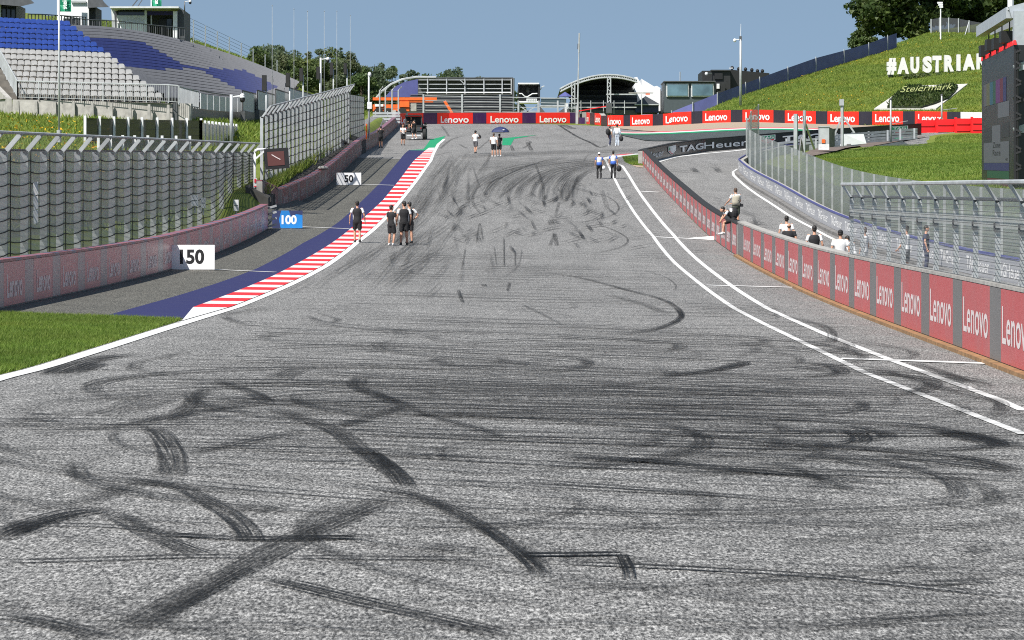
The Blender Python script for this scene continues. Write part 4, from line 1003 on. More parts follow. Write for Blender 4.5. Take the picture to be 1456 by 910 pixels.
def seat_geo(mb, p, dirx, mi=0, low=False, s=1.0):
    """one moulded stadium seat: pan, back with rounded top; p on the tread, dirx the way it faces"""
    f = Vector((dirx.x, dirx.y, 0)).normalized(); r = Vector((f.y,-f.x,0)); up = Vector((0,0,1))
    w = .22*s
    q = lambda x, y, z: p+r*x+f*y+up*z
    if low:
        w = .185*s
        mb.add([q(-w,-.16,.40),q(w,-.16,.40),q(w,.2,.44),q(-w,.2,.44),q(-w,-.24,.62),q(-.1,-.26,.66),q(.1,-.26,.66),q(w,-.24,.62)], [(0,1,2,3),(0,4,5,6,7,1)], mi); return
    pf = [(-w,.40),(-w,.58),(-w*.85,.66),(-w*.5,.69),(w*.5,.69),(w*.85,.66),(w,.58),(w,.40)]
    A = [q(x,-.17-.1*(z-.4)/.4,z) for x, z in pf]; B = [q(x,-.22-.1*(z-.4)/.4,z) for x, z in pf]
    n = len(A); o = mb
    o.add(A+B, [tuple(range(n))[::-1], tuple(range(n,2*n))]+[(i,(i+1)%n,n+(i+1)%n,n+i) for i in range(n)], mi)
    o.add([q(-w,-.2,.38),q(w,-.2,.38),q(w,.16,.42),q(w*.7,.22,.42),q(-w*.7,.22,.42),q(-w,.16,.42),q(-w,-.2,.34),q(w,-.2,.34),q(w,.16,.37),q(w*.7,.22,.37),q(-w*.7,.22,.37),q(-w,.16,.37)],
        [(0,1,2,3,4,5),(11,10,9,8,7,6)]+[(i,(i+1)%6,6+(i+1)%6,6+i) for i in range(6)], mi)
    o.add([q(-.04,-.2,.0),q(.04,-.2,.0),q(.04,-.12,.36),q(-.04,-.12,.36)], [(0,1,2,3)], mi)
def terrace(name, e, Fn, Bn, nrow, s0, s1, ns, mat='terrace'):
    mb = MB()
    for r in range(nrow):
        for k in range(ns):
            a, b = s0+(s1-s0)*k/ns, s0+(s1-s0)*(k+1)/ns
            P = lambda s, q: Fn(s).lerp(Bn(s), q/nrow)
            A0, A1, B0, B1 = P(a,r), P(b,r), P(a,r+1), P(b,r+1)
            mb.quad(A0, A1, Vector((B1.x,B1.y,A1.z)), Vector((B0.x,B0.y,A0.z)))
            mb.quad(Vector((B0.x,B0.y,A0.z)), Vector((B1.x,B1.y,A1.z)), B1, B0)
    return part(name, mb, mat, e, fix=False)
def railing(e, pts, h, mat, bars=.12, post=1.6, r=.03, name='railing', z0=0):
    """top rail, posts (each a part is too small: one mesh for the bars)"""
    P = [pts[0]]
    for a, b in zip(pts, pts[1:]):
        n = max(1, round((b-a).length/post))
        for i in range(1, n+1): P.append(a.lerp(b, i/n))
    mb = MB(); up = Vector((0,0,h))
    mb.tube([p+up for p in P], r*1.2, 5); mb.tube([p+Vector((0,0,.12)) for p in P], r*.8, 4)
    for p in P: mb.bar(p, p+up, r*2)
    part(name, mb, mat, e)
    if bars:
        mb = MB()
        for a, b in zip(P, P[1:]):
            n = max(1, int((b-a).length/bars))
            for i in range(1, n): p = a.lerp(b, i/n); mb.bar(p+Vector((0,0,.12)), p+up, .018)
        part(name+'_infill', mb, mat, e, fix=False)
# nearer block
Fa, Fb = W(26,141,226), W(240,147,222); Ba, Bb = W(-80,26,248), W(98,36,241)
Fn = lambda s: Fa.lerp(Fb, s); Bn = lambda s: Ba.lerp(Bb, s)
e = empty('grandstand', Fa-Vector((0,0,.8)), 'grandstand block of large white and blue seats at the left edge of the picture', 'grandstand')
NR = 14
terrace('terrace', e, Fn, Bn, NR, -.1, 1.0, 10)
mb = MB(); mb.bar(Fa+Vector((-.3,-.1,-.62)), Fb+Vector((1.4,-.1,-.62)), .25, 1.2); part('front_wall', mb, 'concrete', e)
mb = MB(); mb.add([Fa+Vector((-.4,0,-1.2)), Fa+Vector((-.4,0,.05)), Fn(-.1).lerp(Bn(-.1),1)+Vector((0,0,.1)), Fn(-.1).lerp(Bn(-.1),1)+Vector((0,0,-8)), Fa+Vector((-.7,0,-1.2)), Fa+Vector((-.7,0,.05)), Fn(-.1).lerp(Bn(-.1),1)+Vector((-.3,0,.1)), Fn(-.1).lerp(Bn(-.1),1)+Vector((-.3,0,-8))], [(0,1,2,3),(7,6,5,4),(0,4,5,1),(1,5,6,2),(2,6,7,3)]); part('side_wall', mb, 'concrete', e)
for k in range(9): part('buttress', MB().box(Fa.lerp(Fb, k/8)+Vector((0,-.32,-.55)), (.22,.3,.9), taper=.7), 'concrete', e)
railing(e, [Fa+Vector((0,-.35,.0)), Fb+Vector((0,-.35,0)), W(254,148,221)], 1.12, 'galvanised', .13, 1.45)
railing(e, [Fa+Vector((0,-.35,.0)), W(0,96,233), W(-30,60,240)], 1.12, 'galvanised', .13, 1.6, name='side_railing')
seats = []
for r in range(NR):
    A0, A1 = Fn(0).lerp(Bn(0),(r+.55)/NR), Fn(1).lerp(Bn(1),(r+.55)/NR); z0 = Fn(0).lerp(Bn(0),r/NR).z; z1 = Fn(1).lerp(Bn(1),r/NR).z
    n = int((A1-A0).length/.50); fd = (Fn(.5)-Bn(.5))
    for k in range(n+4):
        t = 1-(k+.7)/n
        if t < -.45: continue
        p = A0.lerp(A1, t); p.z = z0+(z1-z0)*t
        px = CX+F*p.x/p.y
        if px < -12 or px < 24-(141-(HY-F*p.z/p.y))*.55: continue
        seats.append((r, p, fd))
seats.sort(key=lambda q: q[1].y)
me = {}
for mt in ('seat_white','seat_blue'):
    mb = MB(); seat_geo(mb, Vector((0,0,0)), Vector((seats[0][2].x, seats[0][2].y, 0)), s=.88); me[mt] = fixn(mb.mesh('seat', [mt]))
rest = MB()
for i, (r, p, fd) in enumerate(seats):
    if i % 2 == 0 and i < 200:
        o = bpy.data.objects.new('seat', me['seat_white' if r < 8 else 'seat_blue']); COL.objects.link(o); o.parent = e; o.location = p-Vector(e.location)
    else: seat_geo(rest, p, Vector((fd.x,fd.y,0)), 0 if r < 8 else 1, s=.88)
tag(part('seats', rest, ['seat_white','seat_blue'], e, fix=False), kind='stuff')
# long block curving up the straight
FF = (W(244,147,222), W(328,158,268), W(398,152,322)); BB = (W(62,46,243), W(250,62,290), W(425,124,352))
Fn2 = lambda s: lerp3(*FF, s); Bn2 = lambda s: lerp3(*BB, s)
e2 = empty('grandstand', FF[0]-Vector((0,0,1.2)), 'long curved grandstand of grey and dark blue seats rising to the control building', 'grandstand')
NR2 = 22
terrace('terrace', e2, Fn2, Bn2, NR2, .0, 1.0, 26)
terrace('stair_aisle', e2, lambda s: Fb.lerp(FF[0], s)+Vector((0,0,.02)), lambda s: Bb.lerp(BB[0], s)+Vector((0,0,.02)), 30, -.02, 1.12, 2)
blue1 = [(245,180),(530,225),(740,235),(860,245),(1140,405),(1100,428),(790,405),(660,385),(380,275)]; blue1 = [(x/4.332,y/4.332) for x, y in blue1]
blue2 = [(-10,395),(110,412),(370,428),(580,535),(440,580),(360,560),(250,505),(110,430),(-10,410)]; blue2 = [(260+x/4.332,y/4.332) for x, y in blue2]
rest = MB(); cand = []
for r in range(NR2):
    q = (r+.5)/NR2; s = .006
    while s < .995:
        p = Fn2(s).lerp(Bn2(s), q); p.z = Fn2(s).lerp(Bn2(s), r/NR2).z
        p2 = Fn2(s+.002).lerp(Bn2(s+.002), q); ds = .002*.55/max(.01, (p2-p).length)
        k = int(s*16+.15)
        if abs((s*16+r*.02)%1-.5) > .022:
            px, py = CX+F*p.x/p.y, HY-F*(p.z+.6)/p.y
            blue = pip(px, py, blue1) or pip(px, py, blue2)
            fd = Fn2(s)-Bn2(s); cand.append((p, Vector((fd.x,fd.y,0)), 1 if blue else 0))
        s += ds
cand.sort(key=lambda c: c[0].y)
for i, (p, fd, k) in enumerate(cand):
    if i % 2 == 0 and i < 200:
        mb = MB(); seat_geo(mb, p, fd, 0); part('seat', mb, 'seat_blue_dark' if k else 'seat_grey', e2)
    else: seat_geo(rest, p, fd, k, low=True)
tag(part('seats', rest, ['seat_grey','seat_blue_dark'], e2, fix=False), kind='stuff')
mb = MB(); ring = []
for k in range(27):
    s = k/26; p = Fn2(s); ring.append([p+Vector((.05,-.05,.05)), p+Vector((.35,-.05,.05)), p+Vector((.35,-.05,-3.5)), p+Vector((.05,-.05,-3.5))])
mb.loft(ring); part('front_wall', mb, 'steel_dark', e2)
railing(e2, [Fn2(s)+Vector((.45,0,-.1)) for s in (0,.04,.08,.12,.16)], 1.15, 'galvanised', .13, 1.5)
for k in range(12):                                             # white guard panels with black rail along the front
    s0, s1 = .17+k*.055, .17+(k+1)*.055-.004
    mb = MB(); mb.bar(Fn2(s0)+Vector((.5,0,.45)), Fn2(s1)+Vector((.5,0,.45)), .06, 1.0); part('guard_panel', mb, 'parapet_white', e2)
mb = MB(); mb.tube([Fn2(.17+k*.05)+Vector((.5,0,1.12)) for k in range(14)], .05, 5); part('guard_rail', mb, 'black_plastic', e2)
for i, (q, w) in enumerate((((345,129,262),(402,143,294)),((366,128.5,270),(414,141,302)),((392,127,279),(434,139.5,312)),((412,125,288),(452,137,322)))[k] for k in range(4)):
    a, b = W(*q), W(*w)
    e3 = empty('terrace_guard', a-Vector((0,0,1.6)), ('first','second','third','last')[i]+' white panelled terrace guard with black rail beyond the end of the long stand', 'guard rail', 'terrace guards beyond the long stand')
    part('panel', MB().bar(a-Vector((0,0,.75)), b-Vector((0,0,.75)), .12, 1.35), 'parapet_white', e3)
    part('rail', MB().bar(a, b, .09, .09), 'black_plastic', e3)
    part('base', MB().bar(a-Vector((0,0,2.1)), b-Vector((0,0,2.1)), .3, 1.3), 'steel_dark', e3)
    for k in range(7): part('post', MB().bar(a.lerp(b,k/6)-Vector((0,0,1.45)), a.lerp(b,k/6), .07), 'black_plastic', e3)
# concourse wall and railing on top of the long block
e4 = empty('concourse_wall', BB[0]-Vector((0,0,1)), 'dark grey wall with black railing along the top of the long stand', 'wall')
mb = MB(); ring = []
cw = [(38,40.5,56),(60,41,56),(122,44,60),(122.2,47,60),(170,48.5,62),(170.2,50.5,62),(212,53,66),(248,56,66),(269,58,68)]
def dcw(px): return pl(px, [(38,246),(250,291),(275,297)])
for px, yt, yb in cw:
    a, b = W(px, yt, dcw(px)), W(px, yb, dcw(px)); ring.append([b, b+Vector((-.25,.2,0)), a+Vector((-.25,.2,0)), a])
mb.loft(ring); part('wall_panel', mb, 'anthracite', e4)
railing(e4, [W(px, yt, dcw(px)) for px, yt in ((40,41),(60,41),(122,44))], 1.0, 'black_plastic', 0, .95, .032)
railing(e4, [W(px, yt, dcw(px)) for px, yt in ((92,43),(122,47),(170,48.5),(212,53),(248,56),(262,57))], .98, 'steel_dark', .5, 2.0, .03, name='upper_railing')
# buildings on the hill
e = empty('tower', W(8,45,262), 'dark glazed commentary tower with wide black roof at the top left corner', 'tower')
part('wall', pbox(MB(), -40, 23, 6, 44, 262, 5), 'anthracite', e)
part('side_post', pbox(MB(), -1.5, 1.5, 3, 40, 261.7, .3), 'white_metal', e)
for x0, x1 in ((3,8.5),(9.5,15),(16,21.5)):
    w = part('window', pbox(MB(), x0, x1, 9, 31, 261.9, .2), 'steel_dark', e); part('pane', pbox(MB(), x0+.5, x1-.5, 10, 30, 261.8, .09), 'glass_dark', w)
a = W(-40,-14,260); part('roof', MB().loft([[W(-40,3,259),W(30,9,259),W(49,4.5,259),W(40,-4,259),W(-40,-14,259)],[W(-40,3,268),W(30,9,268),W(49,4.5,268),W(40,-4,268),W(-40,-14,268)]]), 'steel_dark', e)
part('balcony', MB().loft([[W(4,36,259),W(28,41,259),W(27,36,259),W(8,32,259)],[W(4,36,262),W(28,41,262),W(27,36,262),W(8,32,262)]]), 'black_plastic', e)
e = empty('tower', W(106,50,274), 'white rendered tower with a dark recessed side and sloping black roof', 'tower')
part('wall', pbox(MB(), 81, 124.5, -30, 47, 274, 6), 'white_fabric', e)
part('side_wall', pbox(MB(), 124.8, 136, 10, 47, 275, 4), 'anthracite', e)
part('sign_board', pbox(MB(), 101, 122, .6, 3.6, 273.8, .15), 'steel', e)
part('roof', MB().loft([[W(125,11,272),W(155,10,272),W(148,3,272),W(141,-8,272),W(125,-8,272)],[W(125,11,279),W(155,10,279),W(148,3,279),W(141,-8,279),W(125,-8,279)]]), 'steel_dark', e)
part('lower_stand', pbox(MB(), 90, 110, 26, 42, 272.5, 1.2), 'steel_dark', e)
e = empty('control_building', W(210,58,303), 'flat roofed control cabin with pale shutters above the long stand', 'cabin')
part('back_wall', pbox(MB(), 160, 250, 12, 57, 305.6, 4), 'anthracite', e)
part('wall', pbox(MB(), 166, 206, 21.5, 50, 304, 1.4), 'parapet_white', e); part('window_band', pbox(MB(), 166, 205, 15.5, 21, 304.2, 1), 'glass_dark', e)
part('side_wall', pbox(MB(), 252.5, 261.5, 14.5, 57, 303, 6), 'anthracite', e)
part('post', pbox(MB(), 246, 252, 16, 57, 302.7, .5), 'white_metal', e); part('post', pbox(MB(), 205.5, 208.5, 15, 52, 302.8, .4), 'parapet_white', e)
part('post', MB().loft([[W(158,11,302.5),W(162,11,302.5),W(164,47,302.5),W(160,47,302.5)],[W(158,11,303),W(162,11,303),W(164,47,303),W(160,47,303)]]), 'parapet_white', e)
part('shutter', pbox(MB(), 166.5, 205.5, 22.5, 33, 303.9, .09), 'white_metal', e); part('counter', pbox(MB(), 168, 206, 34, 49, 303, .6), 'white_fabric', e)
part('door_opening', pbox(MB(), 226, 236, 27, 52, 305.3, .25), 'black_plastic', e); part('window', pbox(MB(), 237, 244, 27, 42, 305.3, .25), 'glass_dark', e)
part('roof', pbox(MB(), 156, 254, 9, 11.4, 301.5, 8.5), 'parapet_white', e)
part('fascia', pbox(MB(), 208, 250, 16, 21.5, 303.5, .4), 'purple_fabric', e)
mb = MB(); mb.tube([W(188,9,304), W(200,-6,304)], .05, 5); mb.tube([W(196,9,304), W(206,-6,304)], .04, 5); part('roof_strut', mb, 'steel_dark', e)
# banners on poles: the readable part of the word runs downwards
def flag(label, x0, x1, ytop, ybot, d, word, tx, group):
    e = empty('banner_flag', W(x0, ybot+20, d), label, 'flag', group)
    mb = MB(); mb.tube([W(x0-.8, ybot+26, d), W(x0-.8, min(ytop,-12), d)], .06, 6); part('pole', mb, 'white_metal', e)
    mb = MB(); rows = 6; A = []
    for i in range(rows+1):
        y = ytop+(ybot-ytop)*i/rows; o = .12*math.sin(i*1.3)
        A.append([W(x0,y,d)+Vector((0,o,0)), W((x0+x1)/2,y+.3,d)+Vector((0,-o,0)), W(x1,y+.2*i/rows,d)+Vector((0,o,0)), W(x1,y+.2*i/rows,d)+Vector((0,o+.04,0)), W((x0+x1)/2,y+.3,d)+Vector((0,-o+.04,0)), W(x0,y,d)+Vector((0,o+.04,0))])
    mb.loft(A); fl = part('cloth', mb, 'flag_green', e)
    mb = MB(); g = glyphs(word, .03); h = (x1-x0)*.40*d/F; w = h*g[2]
    text(mb, word, W(x0+(x1-x0)*.66, ybot-3.2, d)+Vector((0,-.2,0)), (0,0,1), (-1,0,0), w, h, .03); part('lettering', mb, 'letter_white', fl, fix=False)
plain('flag_green', (.01,.26,.135), .6, var=.15, scale=.6)
flag('green banner flag with vertical white lettering on the white tower, largest of three', 84.5, 101, -40, 16.3, 272, 'steiermark', 0, 'green banner flags on the hill')
flag('green banner flag at the dark edge of the white tower', 126.5, 138, -40, 10.5, 273, 'steiermark', 0, 'green banner flags on the hill')
flag('green banner flag standing on the control cabin roof', 216, 229.5, -40, 8.8, 304, 'steiermark', 0, 'green banner flags on the hill')
e, a, b = pole('camera_pole', 'short camera pole at the corner of the control cabin roof', 'camera pole', 262.5, 16, 2, 300, .05, .05, 'steel_dark'); dome_camera(e, b+Vector((0,0,.1)), 1, .8)
# small white parasol and bins on the concourse
e = empty('parasol', W(81,40,270), 'small cream parasol behind the concourse railing', 'parasol')
mb = MB(); mb.tube([W(81,42,270), W(81,33,270)], .03, 6); part('pole', mb, 'steel', e)
mb = MB(); c = W(81,34,270); mb.tube([c+Vector((0,0,-.2)), c+Vector((0,0,.22))], [.42,.03], 10); part('canopy', mb, 'white_fabric', e)
# wire fence on the green slope behind the stand
e = empty('wire_fence', W(280,80,378), 'tall see through wire fence running down the green slope behind the long stand', 'fence')
P = [W(258+i*17, 20+i*8.2, 372+i*2) for i in range(9)]
for i, p in enumerate(P): part('post', MB().tube([p, p-Vector((0,0,3.2))], .06, 5), 'steel', e)
for k in range(8):
    mb = MB(); mb.tube([p-Vector((0,0,.36*k)) for p in P], .016, 4); part('wire', mb, 'steel_dark', e, fix=False)
P = [W(272+i*21, 57+i*11.2, 360+i*2) for i in range(10)]
e = empty('hand_rail', P[0]-Vector((0,0,2)), 'low grey rail between the seats and the green slope', 'railing')
for p in P: part('post', MB().tube([p, p-Vector((0,0,2.0))], .05, 5), 'galvanised', e)
for k in range(2):
    mb = MB(); mb.tube([p-Vector((0,0,.5*k)) for p in P], .035, 5); part('rail', mb, 'galvanised', e)
plain('screen_fabric', (.11,.12,.31), .75, var=.15, scale=.6); plain('anthracite_blue', (.06,.075,.085), .5, var=.1); plain('black_cladding', (.016,.017,.018), .55, var=.3); plain('pane_blue', (.10,.17,.21), .08, var=.35, scale=.5)
plain('letter_body', (.66,.66,.64), .5, var=.05); plain('white_gravel', (.48,.47,.44), .9, var=.15, scale=6); plain('hedge_bed', (.022,.030,.012), .9, var=.6, scale=3); plain('script_flowers', (.30,.33,.12), .8, var=.3, scale=3)
plain('screen_black', (.016,.017,.018), .35, var=.2, scale=.7); plain('gantry_grey', (.36,.39,.42), .45, var=.1)
# ================================================================== FAR END OF THE STRAIGHT
def far_banner(name, label, pts, H, cuts, zlift=0.0, lastwhite=None):
    P = Path(pts); p0, _ = P.at(P.len/2)
    e = empty(name, (p0.x,p0.y,ground(p0.x,p0.y)), label, 'barrier')
    mb = MB(); wall_strip(P, mb, 0, P.len, -.4, H-.03, -.5, 0); part('wall_body', mb, 'concrete', e)
    return e, P
def s_px(P, px):
    best = 0; bd = 1e9
    for k in range(int(P.len*10)+1):
        p, _ = P.at(k/10); d = abs(CX+F*p.x/p.y-px)
        if d < bd: bd, best = d, k/10
    return best
def panels(e, P, H, lst, mats, z0=.03, word=True, tz=.22, th=.58):
    for x0, x1, kind in lst:
        a, b = s_px(P, x0), s_px(P, x1)
        mb = MB(); wall_strip(P, mb, a+.01, b-.01, z0, H, .004, .03); pn = part(('banner_panel','spacer_panel','banner_panel','white_panel')[kind], mb, mats[kind], e)
        if kind == 0 and b-a > 1.2:
            mt = MB(); path_text(P, mt, 'Lenovo', a+(b-a)*.11, (b-a)*.78, H*tz, H*th, .07, offset=.02); part('lettering', mt, 'letter_white', pn, fix=False)
# right of the gap
PR = Path([(7.8,404),(8.38,393.8),(10.6,384),(19.2,364.8),(26.2,348.4),(36.9,332),(41.7,323),(47,314)])
e, _ = far_banner('banner_wall', 'long row of bright red and navy Lenovo banners below the grass hill', [(7.8,404),(8.38,393.8),(10.6,384),(19.2,364.8),(26.2,348.4),(36.9,332),(41.7,323),(47,314)], 1.28, None)
reds = [(834,839),(846,855),(864,886.5),(896,928),(943,983),(999,1039),(1056,1100),(1116,1160),(1177,1221),(1240,1284),(1301,1347)]
lst = []
for i, (a, b) in enumerate(reds):
    lst.append((a, b, 0))
    if i+1 < len(reds): lst.append((b, reds[i+1][0], 1))
lst += [(1347,1366,1),(1366,1420,3)]
panels(e, PR, 1.28, lst, ['banner_red','banner_navy','banner_red','white_metal'])
# left of the gap, longer panels, violet between
PL_ = Path([(-12.5,391),(-11.5,393),(-7,398),(0,401),(7.5,404)])
e, _ = far_banner('banner_wall', 'row of large Lenovo banners with violet gaps behind the black off road truck', [(-12.5,391),(-11.5,393),(-7,398),(0,401),(7.5,404)], 1.28, None)
panels(e, PL_, 1.22, [(566,602,0),(602,621.5,1),(621.5,672,0),(672,692,1),(692,742,0),(742,762,1),(762,810,0),(810,820,1)], ['banner_red','banner_violet','banner_red','white_metal'], tz=.10, th=.60)
e = empty('marshal_post', W(826,176,398), 'small dark opening box between the two Lenovo banner rows', 'box')
part('casing', pbox(MB(), 820, 834, 167, 177, 400, 1.5), 'banner_violet', e); part('post', pbox(MB(), 818.5, 822, 150, 178, 398, .3), 'galvanised', e)
# spectator catch fence on top of those banners
e = empty('catch_fence', W(680,162,404), 'low cable fence on posts above the violet and red banners', 'fence')
fx = [602,657,711,737,766,793,822]
for x in fx: part('post', pbox(MB(), x-1.2, x+1.2, 134 if x < 730 else 143, 163, 405, .2), 'galvanised', e)
for y in (137,144,151,158):
    mb = MB(); mb.tube([W(602,y-1,405.2), W(711,y+1,405.2), W(822,y+3,405.2)], .05, 4); part('cable', mb, 'galvanised', e, fix=False)
e = empty('catch_fence', W(552,160,398), 'four pale fence posts with leaning tops before the orange crane', 'fence')
for x, yt in ((540,124),(548,124),(557.5,123.5),(566.5,124)):
    mb = MB(); a, k = W(x,160,398), W(x,yt+4.5,398); mb.tube([a, k, k+Vector((.36,0,.40))], .09, 6); part('post', mb, 'galvanised', e)
for y in (130,138,146,154): part('cable', MB().tube([W(540,y,398), W(567,y,398)], .03, 4), 'steel_dark', e, fix=False)
# guard rails by the end of the left wall
e = empty('guard_rail', W(550,175,372), 'stacked steel guard rails at the top end of the left wall', 'guard rail')
for k in range(4): part('rail', pbox(MB(), 530, 569, 159.5+k*4.2, 162.5+k*4.2, 372, .12), 'galvanised', e)
for x in (534,551,567): part('post', pbox(MB(), x-.8, x+.8, 158, 178, 372.3, .2), 'steel', e)
# dark grandstand seen from its end
e = empty('grandstand', W(650,165,452), 'dark empty grandstand with scaffold back behind the orange crane', 'grandstand')
part('back_wall', pbox(MB(), 594, 729, 111.5, 135, 470, .5), 'steel_dark', e); part('roof_edge', pbox(MB(), 590, 729.5, 110, 111.6, 466, 6), 'steel_dark', e)
for k in range(7):
    part('terrace_row', pbox(MB(), 574+k*1.5, 729, 157-k*3.6, 162, 446+k*2.2, 2.4), 'anthracite', e)
    mb = MB(); pbox(mb, 575+k*1.5, 728, 155.9-k*3.6, 156.5-k*3.6, 445.9+k*2.2, .15); part('bench', mb, 'concrete_dark', e)
for y in (113,119.2,125.5,130.5): part('scaffold_rail', pbox(MB(), 595, 728, y, y+1.1, 466, .15), 'galvanised', e)
for x in (608,635,661,688,714,727): part('scaffold_post', pbox(MB(), x-.8, x+.8, 112, 134, 465.8, .15), 'galvanised', e)
part('scaffold_brace', MB().bar(W(654,113.5,465.6), W(661,120,465.6), .1), 'galvanised', e)
part('bench_top', pbox(MB(), 606, 727, 130.6, 132.2, 465, .6), 'white_fabric', e)
mb = MB(); a = [(547,138),(560,124),(575,116.5),(594,112.5),(594,138)]
mb.prism([W(x,y,462) for x, y in a], (0,.5,0)); part('drape', mb, 'blue_fabric', e)
mb = MB(); mb.tube([W(535,140,460), W(543,130,460), W(556,120,460), W(572,113,460), W(592,109.6,460), W(620,110,460)], .16, 6); part('arched_rail', mb, 'galvanised', e)
part('side_wall', MB().prism([W(729,111,452), W(729,163,446), W(730,163,470), W(730,111,470)], (.15,0,0)), 'steel_dark', e)
# orange crane
e = empty('crane', W(560,165,420), 'orange lifting crane parked with its boom level beside the dark grandstand', 'crane')
part('boom', pbox(MB(), 530, 621, 138.5, 142.5, 420, .5), 'orange_paint', e); part('inner_boom', pbox(MB(), 568, 616, 142.8, 145.5, 420.1, .4), 'orange_paint', e)
part('chassis', pbox(MB(), 530, 582, 148.5, 158, 420, 2.2), 'orange_paint', e)
part('cab', pbox(MB(), 568, 582, 144, 152, 419.8, 1.6), 'orange_paint', e); part('strut', MB().bar(W(632,143.5,419), W(643,161,419), .36, .3), 'orange_paint', e)
part('counterweight', pbox(MB(), 584, 592, 147, 158, 420, 1.5), 'concrete', e); part('guide_panel', pbox(MB(), 533, 545, 148, 151.5, 419.7, .2), 'white_metal', e)
for x in (538,552,572): part('wheel', MB().tube([W(x,160,419.6), W(x,160,420.6)], .55, 14), 'tyre_black', e)
# scaffold camera tower
e = empty('camera_tower', W(752,168,410), 'scaffold camera tower with black hood and white sign in the middle of the skyline', 'tower')
part('roof', pbox(MB(), 736.5, 766.5, 117.6, 119.6, 409, 3.2), 'white_metal', e)
part('back_hood', pbox(MB(), 737, 766, 119.8, 143, 411.8, .3), 'black_plastic', e)
part('side_hood', pbox(MB(), 736.6, 738.2, 119.8, 132, 409.2, 2.5), 'black_plastic', e); part('side_hood', pbox(MB(), 765, 768, 119.8, 146, 409.2, 2.8), 'black_plastic', e)
part('floor', pbox(MB(), 736.5, 767, 143.8, 146.6, 409, 3), 'white_fabric', e)
part('front_sheet', pbox(MB(), 738, 766, 139.5, 143.6, 409.1, .1), 'black_plastic', e)
sg = part('sign', pbox(MB(), 748.5, 763.5, 140.2, 144, 409, .08), 'white_metal', e)
mb = MB()
for k in range(5): pbox(mb, 750+k*2.7, 751.2+k*2.7, 141, 143.4, 408.95, .03)
part('sign_marks', mb, 'steel', sg)
mb = MB(); mb.tube([W(738,133,409), W(742,133,409), W(746,137,409), W(750,137.6,409), W(757,133.2,409), W(764,133,409)], .07, 5); part('front_rail', mb, 'white_metal', e)
part('camera', MB().ell(W(751,128,410.5), (.28,.5,.3)).bar(W(751,130,410.5), W(751,139,410.5), .1), 'anthracite', e)
for x in (737.5,765): part('leg', pbox(MB(), x-.9, x+.9, 146, 172, 409, .2), 'galvanised', e); part('leg', pbox(MB(), x-.9, x+.9, 146, 172, 411.6, .2), 'galvanised', e)
for a, b in (((738,166),(764,150)),((738,150),(764,168)),((738,158),(764,158))): part('brace', MB().bar(W(*a,409.3), W(*b,409.3), .09), 'galvanised', e)
mb = MB(); mb.tube([W(768,128,409.5), W(771,123,409.5), W(774,122.3,409.5)], .05, 5); part('lamp_arm', mb, 'white_metal', e)
# footbridge glimpsed in the gap
e = empty('footbridge', W(784,160,520), 'pale glass sided footbridge in the gap right of the camera tower', 'bridge')
part('deck', pbox(MB(), 768, 806, 149.5, 151.5, 520, 3), 'galvanised', e); part('glass_side', pbox(MB(), 769, 805, 140, 149.3, 520, .1), 'bluish_glass', e); part('hand_rail', pbox(MB(), 769, 805, 139, 140.2, 519.9, .2), 'galvanised', e)
for x0, x1 in ((768,777),(790,806)): part('ramp', MB().prism([W(x0,151,519), W(x1,162,519), W(x0 if x0<780 else x1,162,519)] if x0 < 780 else [W(x1,151,519), W(x1,162,519), W(x0,162,519)], (0,2,0)), 'steel_dark', e)
part('pier', pbox(MB(), 803, 808, 147, 164, 518.5, 1.5), 'parapet_white', e)
part('base', pbox(MB(), 768, 830, 160, 168, 516, 5), 'concrete', e)
# arched stand
e = empty('grandstand', W(852,165,428), 'dark stand under a white arched truss roof behind the banners', 'grandstand')
def arch(x): return 106.2+ (20.5*((866-x)/70)**2.0 if x < 866 else 7.2*((x-866)/40)**2)
ax = [796,803,810,820,830,840,850,858,866,876,886,896,906]
mb = MB(); mb.tube([W(x,arch(x),425) for x in ax], .10, 6); part('upper_chord', mb, 'galvanised', e)
mb = MB(); mb.tube([W(x+.6,arch(x)+3.9,425) for x in ax], .10, 6); part('lower_chord', mb, 'galvanised', e)
mb = MB()
n = 34
for k in range(n):
    x0 = 797+(905-797)*k/n; x1 = 797+(905-797)*(k+1)/n
    a, b = (W(x0,arch(x0),425), W(x1+.4,arch(x1)+3.9,425)) if k % 2 else (W(x0+.4,arch(x0)+3.9,425), W(x1,arch(x1),425))
    mb.bar(a, b, .08)
part('truss_lacing', mb, 'galvanised', e, fix=False)
mb = MB(); mb.loft([[W(x,arch(x)+.3,425.2), W(x,arch(x)+.3,425.2)+Vector((0,26,0)), W(x,arch(x)+1.2,425.2)+Vector((0,26,0)), W(x,arch(x)+1.2,425.2)] for x in ax]); part('roof_skin', mb, 'steel_dark', e)
for x, yt in ((815,118),(866,110)):
    mb = MB()
    for s in (-2.2,2.2): mb.bar(W(x+s,yt,424.8), W(x+s,172,424.8), .13)
    for k in range(9): y0, y1 = yt+k*5.2, yt+k*5.2+5.2; mb.bar(W(x+(-2.2 if k%2 else 2.2),y0,424.8), W(x+(2.2 if k%2 else -2.2),y1,424.8), .09)
    part('column', mb, 'galvanised', e)
for k in range(11):
    part('seat_row', MB().loft([[W(806+k*1.2,155-k*3.4,429+k*1.8), W(906,157-k*3.6,429+k*1.8), W(906,170,429+k*1.8), W(806+k*1.2,170,429+k*1.8)],[W(806+k*1.2,155-k*3.4,430.8+k*1.8), W(906,157-k*3.6,430.8+k*1.8), W(906,170,430.8+k*1.8), W(806+k*1.2,170,430.8+k*1.8)]]), 'anthracite' if k % 2 else 'steel_dark', e)
part('back_sheet', MB().prism([W(800,124,449), W(830,112,449), W(866,108,449), W(906,113,449), W(906,165,449), W(824,165,449)], (0,.3,0)), 'black_plastic', e)
